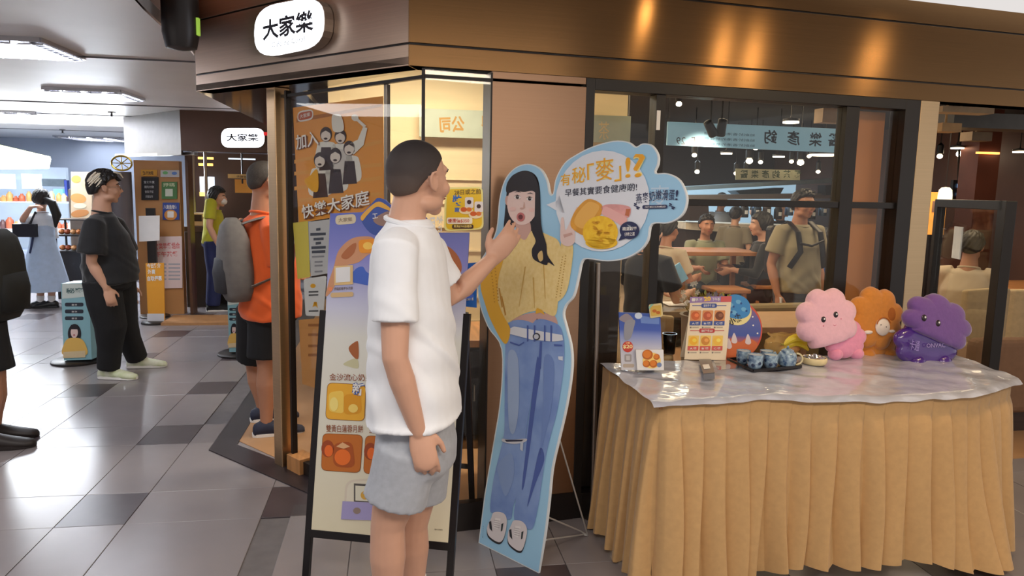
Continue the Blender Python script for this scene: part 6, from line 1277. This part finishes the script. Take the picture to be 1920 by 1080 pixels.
b = MB(M('white_phone', (220, 220, 224), .3)); b.box(J['wrR']-UP*.08+J['f']*.03, (.012, .07, .13)); b.build('phone', t, bevel=.003)
(r_, J) = diner(1212, 4.9, 62, .46, 'seated woman in black holding a pale blue phone', BLK, BLK2, 1.62, SKIN, 'long', .7, .010, top=402)
b = MB(M('pale_blue_phone', (120, 170, 196), .3)); q = atY(1275, 512, 5.05); b.box(q, (.012+.06, .012, .14), V((.8, .1, .5)).normalized(), V((0, 1, 0)), V((-.5, 0, .8)).normalized()); b.build('phone', r_[0], bevel=.003)
diner(1322, 7.9, 185, .66, 'seated diner in grey-green shirt facing the glass at the tall table', GT2, BLK2, 1.66, SKIN_D, 'short', .66, .013, top=404)
diner(1376, 8.3, 40, 0, 'child in grey shirt standing with its back to the glass', GYC, BLK2, 1.35, SKIN, 'short', .7, .012, top=389)
diner(1430, 7.0, -75, .62, 'man all in black sitting on a stool and looking at a phone', BLK, BLK2, 1.66, SKIN, 'bob', 1.7, .012, top=401)
diner(1250, 6.6, 60, .46, 'pale-shirted diner seated behind the edge of the speech bubble', WS, DG, 1.6, SKIN_D, 'short', .7, .013, top=410)
diner(1562, 6.2, 20, .46, 'person in blue shirt seated behind the walking man', BLS, DG, 1.66, SKIN_D, 'short', .7, .013, top=428)
(r_, J) = diner(1822, 5.35, 48, .50, 'seated man in pale beige shirt seen through the glass screen', WS, DG, 1.70, SKIN_D, 'short', .75, .011, top=436, wide=1.2)
WCO = tee('kitchen_white_cloth', (206, 220, 236))
diner(1348, 10.4, 180, 0, 'kitchen worker in white before the glowing tiled wall', WCO, DG, 1.62, SKIN, 'cap', 1.5, .015, top=362, hairmat=WCO)
diner(1413, 9.4, 200, 0, 'kitchen worker in black cap bending at the serving counter', WCO, DG, 1.55, SKIN, 'cap', 1.5, .015, top=384)
diner(1462, 9.9, 150, 0, 'worker in black with black cap at the serving counter', BLK, BLK2, 1.60, SKIN, 'cap', 1.5, .015, top=378)
# ---------------------------------------------------------------- the far shop unit across the entrance
Yf = 9.0
P, n = V((0, Yf, 0)), V((0, -1, 0)).normalized()
def fq(x, y, Y_=None): return atY(x, y, Y_ or Yf)
def fbx(b, x0, y0, x1, y1, Y_, d, z0=None, z1=None):
    p, q = atY(x0, y0, Y_), atY(x1, y1, Y_); za = p.z if z1 is None else z1; zb = q.z if z0 is None else z0
    return b.box(((p.x+q.x)/2, Y_+d/2, (za+zb)/2), (q.x-p.x, d, za-zb))
BRP = M('dark_brown_panel', (84, 58, 44), .4, .3, .12, 2)
b = MB(BRP); fbx(b, 338, 240, 560, 288, Yf-.35, .3, z1=Zc); struct(b.build('wall_far_header'))
b = MB(M('grey_header_steel', (104, 99, 101), .45, .5, .06)); p0, p1 = atY(338, 240, Yf-.35), atY(232, 245, Yf+.9); 
zb = fq(338, 290, Yf-.35).z; b.slab([V((p0.x, p0.y, zb)), V((p1.x, p1.y, zb)), V((p1.x, p1.y, Zc)), V((p0.x, p0.y, Zc))], (.0, .08, 0)); b.build('tmp'); o = C.objects['tmp']; o.name = 'wall_far_steel_header'; struct(o)
b = MB(STEEL); b.slab([V((p0.x+.15, p0.y-.06, zb)), V((p1.x-.1, p1.y-.04, zb)), V((p1.x-.1, p1.y+.1, zb)), V((p0.x+.15, p0.y+.1, zb))], (0, 0, .03)); struct(b.build('trim_4'))
lit_sign(V((0, Yf-.35, 0)), V((0, -1, 0)), [(414, 240), (496, 240), (496, 277), (414, 277)], '大家樂', 'Café de Coral', 'small glowing white pill-shaped sign on the far brown header', .05)
b = MB(M('tan_wall_panel', (186, 134, 82), .5, 0, .1, 2)); fbx(b, 250, 300, 346, 585, Yf, .12, z0=0); struct(b.build('wall_far_tan'))
b = MB(M('brown_lower_wall', (92, 62, 44), .5)); fbx(b, 346, 290, 362, 580, Yf-.05, .2, z0=0); struct(b.build('wall_far_post'))
def fposter(q, col, label, fn=None, Y_=None, nm='poster'):
    Y_ = Y_ or Yf-.02; P_w = V((0, Y_, 0)); t = thing(nm, label, 'poster', atP(*q[3], P_w, n)); b = MB(P_(col)); b.slab([atP(x, y, P_w, n) for x, y in q], (0, .01, 0)); b.build('sheet', t)
    if fn: pr = Print(P_w, n, step=.002); fn(pr); pr.build('printed_artwork', t)
def r4(x0, y0, x1, y1): return [(x0, y0), (x1, y0), (x1, y1), (x0, y1)]
fposter(r4(264, 318, 294, 330), (206, 150, 40), 'yellow strip sign above the black notice on the tan wall', lambda p: p.text('點餐流程', (268, 328), (288, 328), 7, BK))
def fn(p):
    for i, s_ in enumerate(('堂食外賣', '請先付款', '後取餐號', '多謝合作')): p.text(s_, (270+i, 344+i*9), (290-i, 344+i*9), 5, P_((190, 190, 190)))
fposter(r4(265, 332, 297, 375), (30, 28, 30), 'black notice with white writing on the tan wall', fn)
def fn(p): p.circ((310, 324), 5, 3, P_((110, 180, 110))); p.circ((327, 325), 5, 3, P_((90, 130, 200)))
fposter(r4(301, 319, 336, 332), (190, 190, 190), 'pale strip with green and blue badges on the tan wall', fn)
def fn(p): p.poly(r4(310, 354, 324, 368), P_((200, 206, 190))); p.text('掃碼', (306, 350), (328, 350), 7, P_((200, 210, 170)))
fposter(r4(303, 341, 332, 373), (70, 120, 66), 'green poster with a pale square on the tan wall', fn)
def fn(p): p.text('八達通增值', (307, 392), (332, 392), 8, WH); p.circ((320, 403), 12, 10, P_((220, 150, 70))); p.rrect(r4(314, 396, 326, 408), WH, 2)
fposter(r4(305, 380, 336, 412), (44, 70, 150), 'blue poster with an orange circle on the tan wall', fn)
def fn(p):
    p.text('快樂早餐組合', (290, 468), (338, 466), 12, P_((216, 110, 110)), 1, .02); p.text('下午茶餐', (292, 482), (334, 481), 10, P_((216, 110, 110)), 1, .02)
    for k in range(5): p.poly(r4(292, 494+k*7, 312, 497+k*7), P_((170, 170, 180))); p.poly(r4(316, 494+k*7, 338, 497+k*7), P_((170, 170, 180)))
fposter([(287, 444), (341, 443), (342, 540), (287, 541)], (226, 206, 204), 'large pink and white menu poster low on the tan wall', fn)
# floor stands before it
def stand_sign(q, base_px, col, label, fn, sz=(.22, .16), n2=n, foot=True, th=.015):
    g_ = atZ(*base_px, 0); P_w = V((g_.x, g_.y, 0)); t = thing('floor_stand_sign', label, 'sign', P_w)
    if foot: b = MB(BLACKM); b.lathe([(sz[0], 0), (sz[0], .012), (sz[0]*.9, .022)], P_w, 28); b.build('foot', t, smooth=True, ang=50)
    b = MB(col if not isinstance(col, tuple) else P_(col)); b.slab([V((p.x, p.y, max(p.z, .02))) for p in [atP(x, y, P_w, n2) for x, y in q]], -n2*th); b.build('board', t); pr = Print(P_w, n2, step=.0015); fn(pr); pr.build('printed_artwork', t); return t
def fn(p): p.text('今日推介', (276, 503), (302, 502), 9, WH, 2, .03); p.text('外賣', (277, 514), (292, 514), 9, WH, 2, .03); p.text('自取優惠', (277, 527), (304, 526), 9, WH, 2, .03); p.poly(r4(276, 588, 308, 602), P_((222, 220, 224)), 2)
stand_sign([(273, 494), (307, 493), (309, 604), (278, 605)], (291, 606), (232, 160, 46), 'narrow orange standing sign on a round black foot', fn, (.14, 0))
# black post with a white paper in a frame
t = thing('paper_holder_stand', 'black post holding a blank white sheet beside the striped-haired man', 'stand', atZ(291, 594, 0)); c0 = atZ(291, 594, 0)
b = MB(BLACKM); b.box(c0+V((0, 0, .62)), (.09, .05, 1.22)); b.lathe([(.16, 0), (.16, .012), (.15, .02)], c0, 24); b.build('post', t); b = MB(PAPER); Pw = V((0, c0.y-.06, 0)); b.slab([atP(x, y, Pw, n) for x, y in ((260, 405), (299, 404), (299, 451), (261, 453))], (0, .01, 0)); b.build('sheet', t)
# two lamp-post style box signs with the yellow-shirt woman
def boxsign(q1, q2, base, label, ypx):
    g_ = atZ(*base, 0); t = thing('box_floor_sign', label, 'sign', g_); b = MB(BLACKM); b.lathe([(.20, 0), (.20, .015), (.18, .026)], g_, 28); b.build('foot', t, smooth=True, ang=50)
    yaw = math.radians(18 if q2 else 6); n1 = V((-math.sin(yaw), -math.cos(yaw), 0)); P1 = g_+n1*.10
    b = MB(P_((140, 186, 196))); pts = [atP(x, y, P1, n1) for x, y in q1]; b.slab([V((p.x, p.y, max(p.z, .03))) for p in pts], -n1*.2); b.build('box', t)
    pr = Print(P1, n1, step=.0015)
    def art(x0, y0, x1, y1):
        w_, h_ = x1-x0, y1-y0; X = lambda u: x0+w_*u; Y = lambda v: y0+h_*v
        pr.poly([(X(.05), Y(0)), (X(.95), Y(0)), (X(.95), Y(.17)), (X(.05), Y(.2))], P_((206, 216, 210)), 1); pr.text('秘麥', (X(.2), Y(.13)), (X(.85), Y(.12)), h_*.07, P_((80, 110, 110)), 2, .02)
        for k in range(3): pr.rrect([(X(.15), Y(.25+k*.09)), (X(.82), Y(.25+k*.09)), (X(.82), Y(.30+k*.09)), (X(.15), Y(.30+k*.09))], P_((40, 46, 60)), 1, .45); pr.text('早餐', (X(.4), Y(.292+k*.09)), (X(.6), Y(.292+k*.09)), h_*.025, WH, 2)
        pr.circ((X(.5), Y(.66)), w_*.24, h_*.13, HR, 2); pr.poly([(X(.1), Y(.94)), (X(.12), Y(.80)), (X(.3), Y(.72)), (X(.7), Y(.72)), (X(.9), Y(.80)), (X(.92), Y(.94))], P_((230, 186, 96)), 3, True); pr.circ((X(.5), Y(.64)), w_*.13, h_*.075, SKN, 4); pr.poly([(X(.34), Y(.60)), (X(.66), Y(.60)), (X(.62), Y(.54)), (X(.38), Y(.54))], HR, 5); pr.circ((X(.5), Y(.675)), w_*.03, h_*.012, P_((180, 90, 90)), 6)
        pr.poly([(X(.1), Y(.90)), (X(.9), Y(.88)), (X(.9), Y(.97)), (X(.1), Y(.98))], P_((222, 200, 160)), 4)
    if q2:
        (ax0, ay0), (ax1, ay1) = (q1[0][0], q1[0][1]), (q1[2][0], q1[2][1]); m_ = (ax0+ax1)/2; art(ax0, ay0, m_, ay1-6); art(m_, ay0, ax1, ay1-4); pr.poly([(m_-.6, ay0), (m_+.6, ay0), (m_+.6, ay1), (m_-.6, ay1)], P_((206, 214, 216)), 8)
    else: art(q1[0][0], q1[0][1], q1[1][0], q1[2][1])
    pr.build('printed_artwork', t)
boxsign([(114, 532), (166, 530), (172, 674), (120, 676)], None, (146, 678), 'blue boxed floor sign with a woman in yellow, left of the man in black', 0)
boxsign([(426, 552), (476, 552), (479, 660), (430, 660)], 1, (452, 664), 'blue boxed floor sign with a woman in yellow, behind the man in orange', 0)
# counter of the far unit
b = MB(M('counter_black', (28, 24, 24), .4)); fbx(b, 346, 435, 470, 560, Yf+.5, .5, z0=0); t = thing('far_counter', 'black service counter where the lime-shirted person stands', 'counter', V((fq(410, 560).x, Yf, 0))); b.build('front', t)
b = MB(DARKW); fbx(b, 345, 425, 475, 436, Yf+.45, .6); b.build('counter_top', t)
b = MB(M('tan_step', (178, 130, 84), .5)); fbx(b, 300, 574, 480, 592, Yf-.75, .5, z0=0, z1=.03); struct(b.build('floor_far_step'))
b = MB(M('far_unit_back', (70, 48, 38), .5, 0, .2, 2)); fbx(b, 346, 285, 560, 560, Yf+1.6, .1, z0=0); struct(b.build('wall_far_back'))
GLO = M('warm_back_light', (255, 206, 110), .5, emit=(255, 200, 100), es=1.8); WLO = M('white_back_light', (230, 236, 240), .5, emit=(210, 225, 240), es=.9)
for (q, m_, lb, Y_) in ((r4(371, 294, 399, 299), GLO, 'upper golden light strip in the far unit', Yf+.9), (r4(372, 306, 398, 311), GLO, 'lower golden light strip in the far unit', Yf+.9), (r4(374, 331, 402, 366), WLO, 'pale lit panel behind the far counter', Yf+1.4), (r4(374, 360, 402, 368), GLO, 'short golden glow under the pale panel', Yf+1.3), (r4(428, 296, 478, 300), WLO, 'thin white light strip above the far sign lamp', Yf+.8)):
    b = MB(m_); fbx(b, q[0][0], q[0][1], q[2][0], q[2][1], Y_, .04); c_ = fq((q[0][0]+q[2][0])/2, q[0][1], Y_); tag(b.build('light_panel', base=c_), lb, 'light')
b = MB(P_((226, 160, 50))); fbx(b, 440, 336, 475, 362, Yf+.4, .04); b.mat(P_((240, 206, 130))); fbx(b, 427, 326, 475, 335, Yf+.38, .06); c_ = fq(455, 360, Yf+.4); t = thing('hanging_menu_sign', 'orange and yellow hanging menu sign behind the far counter', 'sign', c_); b.build('board', t); p = Print(V((0, Yf+.37, 0)), n, step=.002); p.text('餐牌咖啡', (443, 334), (470, 334), 5, P_((90, 60, 30))); p.build('lettering', t); b = MB(BLACKM); b.tube([c_+V((0, 0, .1)), V((c_.x, c_.y, Zc))], .01, 6); b.build('hanger', t)
b = MB(STEEL)
for x in (362, 385): a_ = fq(x, 300, Yf+.7); b.tube([(a_.x, a_.y, .0), (a_.x, a_.y, Zc)], .02, 8)
tag(b.build('steel_rack', base=fq(373, 500, Yf+.7)), 'pair of slim steel uprights behind the far counter', 'rack')
c_ = atY(372, 430, Yf+.65); t = thing('till', 'small cream till on the far black counter', 'till', V((c_.x, Yf+.65, atY(372, 425, Yf+.45).z))); b = MB(P_((196, 176, 140))); b.box((c_.x, Yf+.65, t.location.z+.08), (.22, .2, .16)); b.build('case', t, bevel=.01); b = MB(BLACKM); b.box((c_.x, Yf+.545, t.location.z+.1), (.14, .01, .08)); b.build('screen', t)
c_ = atY(455, 415, Yf+.1); z_ = atY(372, 425, Yf+.45).z; t = thing('food_tray', 'brown food tray on the far black counter', 'tray', V((c_.x-.1, Yf+.65, z_))); b = MB(M('tray_brown', (120, 70, 44), .5)); b.box((c_.x-.12, Yf+.65, z_+.03), (.34, .24, .05)); b.build('tray', t, bevel=.01)
b = MB(P_((206, 140, 90)))
for k in range(5): b.ell((c_.x-.24+k*.06, Yf+.62, z_+.075), (.035, .04, .03), n=10, m=6)
b.build('buns', t, smooth=True)
# round grey pillar and gold ornament
g_ = V((atY(226, 400, 8.6).x, 8.6, 0)); b = MB(M('grey_pillar', (88, 82, 86), .4, .3, .1, 2)); b.lathe([(.125, 0), (.125, atY(226, 322, 8.6).z)], g_, 28); struct(b.build('wall_round_pillar', smooth=True, ang=50))
q = atY(228, 306, 8.4); t = thing('gold_ornament', 'round gold grille ornament above the grey pillar', 'ornament', q); b = MB(M('brass_ring', (170, 140, 60), .3, .8, .05)); b.tube([q+V((.10*math.cos(a), 0, .075*math.sin(a))) for a in [2*math.pi*i/24 for i in range(25)]], .010, 8)
for a in (0, .8, 1.6, 2.4): b.tube([q+V((.09*math.cos(a), 0, .07*math.sin(a))), q-V((.09*math.cos(a), 0, .07*math.sin(a)))], .005, 6)
b.build('grille', t, smooth=True)
# ---------------------------------------------------------------- bright stalls down the hall
Y2 = 12.6
b = MB(M('far_hall_wall', (176, 186, 204), .6, 0, .1, 1)); b.box((-6.0, 15.6, 1.2), (10, .1, 2.4)); b.box((-9.2, 8, 1.2), (.1, 16, 2.4)); struct(b.build('wall_hall_end'))
LITY = M('lit_cream_fascia', (255, 250, 226), .5, emit=(255, 250, 226), es=2.6)
q = [atY(-60, 262, 9.6), atY(96, 298, 11.2), atY(92, 316, 11.2), atY(-60, 318, 9.6)]; t = thing('lit_fascia_sign', 'long glowing cream fascia over the bakery stall', 'sign', q[1]); b = MB(LITY); b.slab(q, (-.1, .2, 0)); b.build('fascia', t); b = MB(P_((196, 190, 110))); b.slab([p+V((0, -.02, .03)) for p in q[:2]]+[p+V((0, -.02, -.0)) for p in q[1::-1]], (-.05, .1, 0)); b.build('rim', t)
t = thing('bakery_stall', 'bright bakery stall with shelves behind the schoolgirl', 'stall', (atY(60, 400, Y2).x, Y2, 0)); 
def sb(x0, y0, x1, y1, Y_, d, m, nm, z0=None, par=None): b = MB(m); fbx(b, x0, y0, x1, y1, Y_, d, z0=z0); return b.build(nm, par or t)
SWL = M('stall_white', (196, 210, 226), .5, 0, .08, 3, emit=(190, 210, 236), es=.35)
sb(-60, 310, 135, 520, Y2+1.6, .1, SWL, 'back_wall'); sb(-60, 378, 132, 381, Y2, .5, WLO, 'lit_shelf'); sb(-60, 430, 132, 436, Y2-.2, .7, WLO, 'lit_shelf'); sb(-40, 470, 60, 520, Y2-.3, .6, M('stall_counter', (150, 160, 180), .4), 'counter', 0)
sb(78, 335, 120, 350, Y2+1.2, .1, M('grey_board', (120, 134, 146), .5), 'menu_board'); sb(100, 354, 118, 370, Y2+.8, .1, M('stall_screen', (120, 190, 200), .4, emit=(120, 200, 210), es=.7), 'screen'); sb(120, 338, 127, 372, Y2+.6, .1, M('blue_strip', (50, 70, 160), .5), 'blue_column')
b = MB(WLO); 
for x in (-20, 10, 60): p = atY(x, 340, Y2+1.2); b.box(p, (.3, .05, .25))
b.build('back_lights', t)
random.seed(31)
cols = [(200, 150, 90), (222, 196, 150), (90, 60, 60), (120, 130, 170), (230, 226, 220), (180, 90, 60)]
CN = ['tan', 'cream', 'dark brown', 'slate blue', 'white', 'reddish']; RW = ['upper', 'upper', 'lower']; ORD = 'first second third fourth fifth sixth seventh eighth ninth tenth eleventh twelfth'.split()
xs_ = {0: [3+k*11.3 for k in range(12)], 1: [], 2: [-2+k*11.8 for k in range(12)]}
for i in range(24):
    r_ = 0 if i < 12 else 2; x = xs_[r_][i % 12]+random.uniform(-1.5, 1.5); kc = random.randrange(6); Y_ = Y2-.05 if r_ < 2 else Y2-.1; z_ = atY(x, (378, 378, 430)[r_], Y2-.0 if r_ < 2 else Y2-.2).z; w_ = random.uniform(.04, .058); h_ = random.uniform(.06, .16); q = V((atY(x, 400, Y_).x, Y_+.12, z_+.001)); m_ = P_(cols[kc]); g_ = thing('bakery_item', '%s package, %s from the left on the %s lit bakery shelf' % (CN[kc], ORD[i % 12], RW[r_]), 'package', q, 'goods on the bakery shelves')
    b = MB(m_); b.lathe([(w_*.9, 0), (w_, .01), (w_, h_*.8), (w_*.5, h_), (w_*.4, h_+.02)], q, 10); b.build('pack', g_, smooth=True, ang=50)
# bread display tower and food picture board
def fn(p):
    p.circ((147, 372), 15, 9, P_((206, 150, 90)), 1, 10); p.circ((150, 400), 17, 7, P_((190, 130, 80)), 1, -8); p.circ((143, 336), 9, 7, P_((222, 160, 90)), 1); p.circ((160, 344), 8, 7, P_((236, 200, 150)), 1); p.circ((150, 386), 12, 5, P_((240, 224, 190)), 2)
fposter([(133, 322), (172, 322), (172, 412), (133, 412)], (206, 186, 160), 'tall pale picture board of breads behind the man in black', fn, 10.6, 'bread_picture_board')
b = MB(STEEL); p = atY(152, 412, 10.62); b.box((p.x, 10.68, p.z/2+.2), (.30, .06, p.z+.4)); struct(b.build('wall_board_post'))
g_ = V((atY(140, 450, 10.2).x, 10.2, 0)); t = thing('bread_rack', 'dark rack of baked goods between the girl and the man in black', 'rack', g_)
b = MB(BLACKM); zt = atY(130, 412, 10.2).z; zl = atY(130, 472, 10.2).z
for x in (-.22, .22):
    for y in (0, .3): b.box((g_.x+x, g_.y+y, zt/2), (.02, .02, zt))
for z in (zl, (zl+zt)/2, zt): b.box((g_.x, g_.y+.15, z), (.46, .32, .015))
b.box((g_.x, g_.y+.15, zl/2), (.44, .3, zl)); b.build('frame', t)
random.seed(8)
for r_ in range(2):
    for c2 in range(6):
        b = MB(M('bun_crust_%d' % (c2 % 3), ((190, 120, 70), (160, 80, 50), (214, 160, 110))[c2 % 3], .5)); b.ell((g_.x-.17+c2*.068, g_.y+.06, zl+.05+r_*(zt-zl)/2), (.035, .06, .035), n=10, m=7); b.build('bun', t, smooth=True)
bpy.context.view_layer.update()
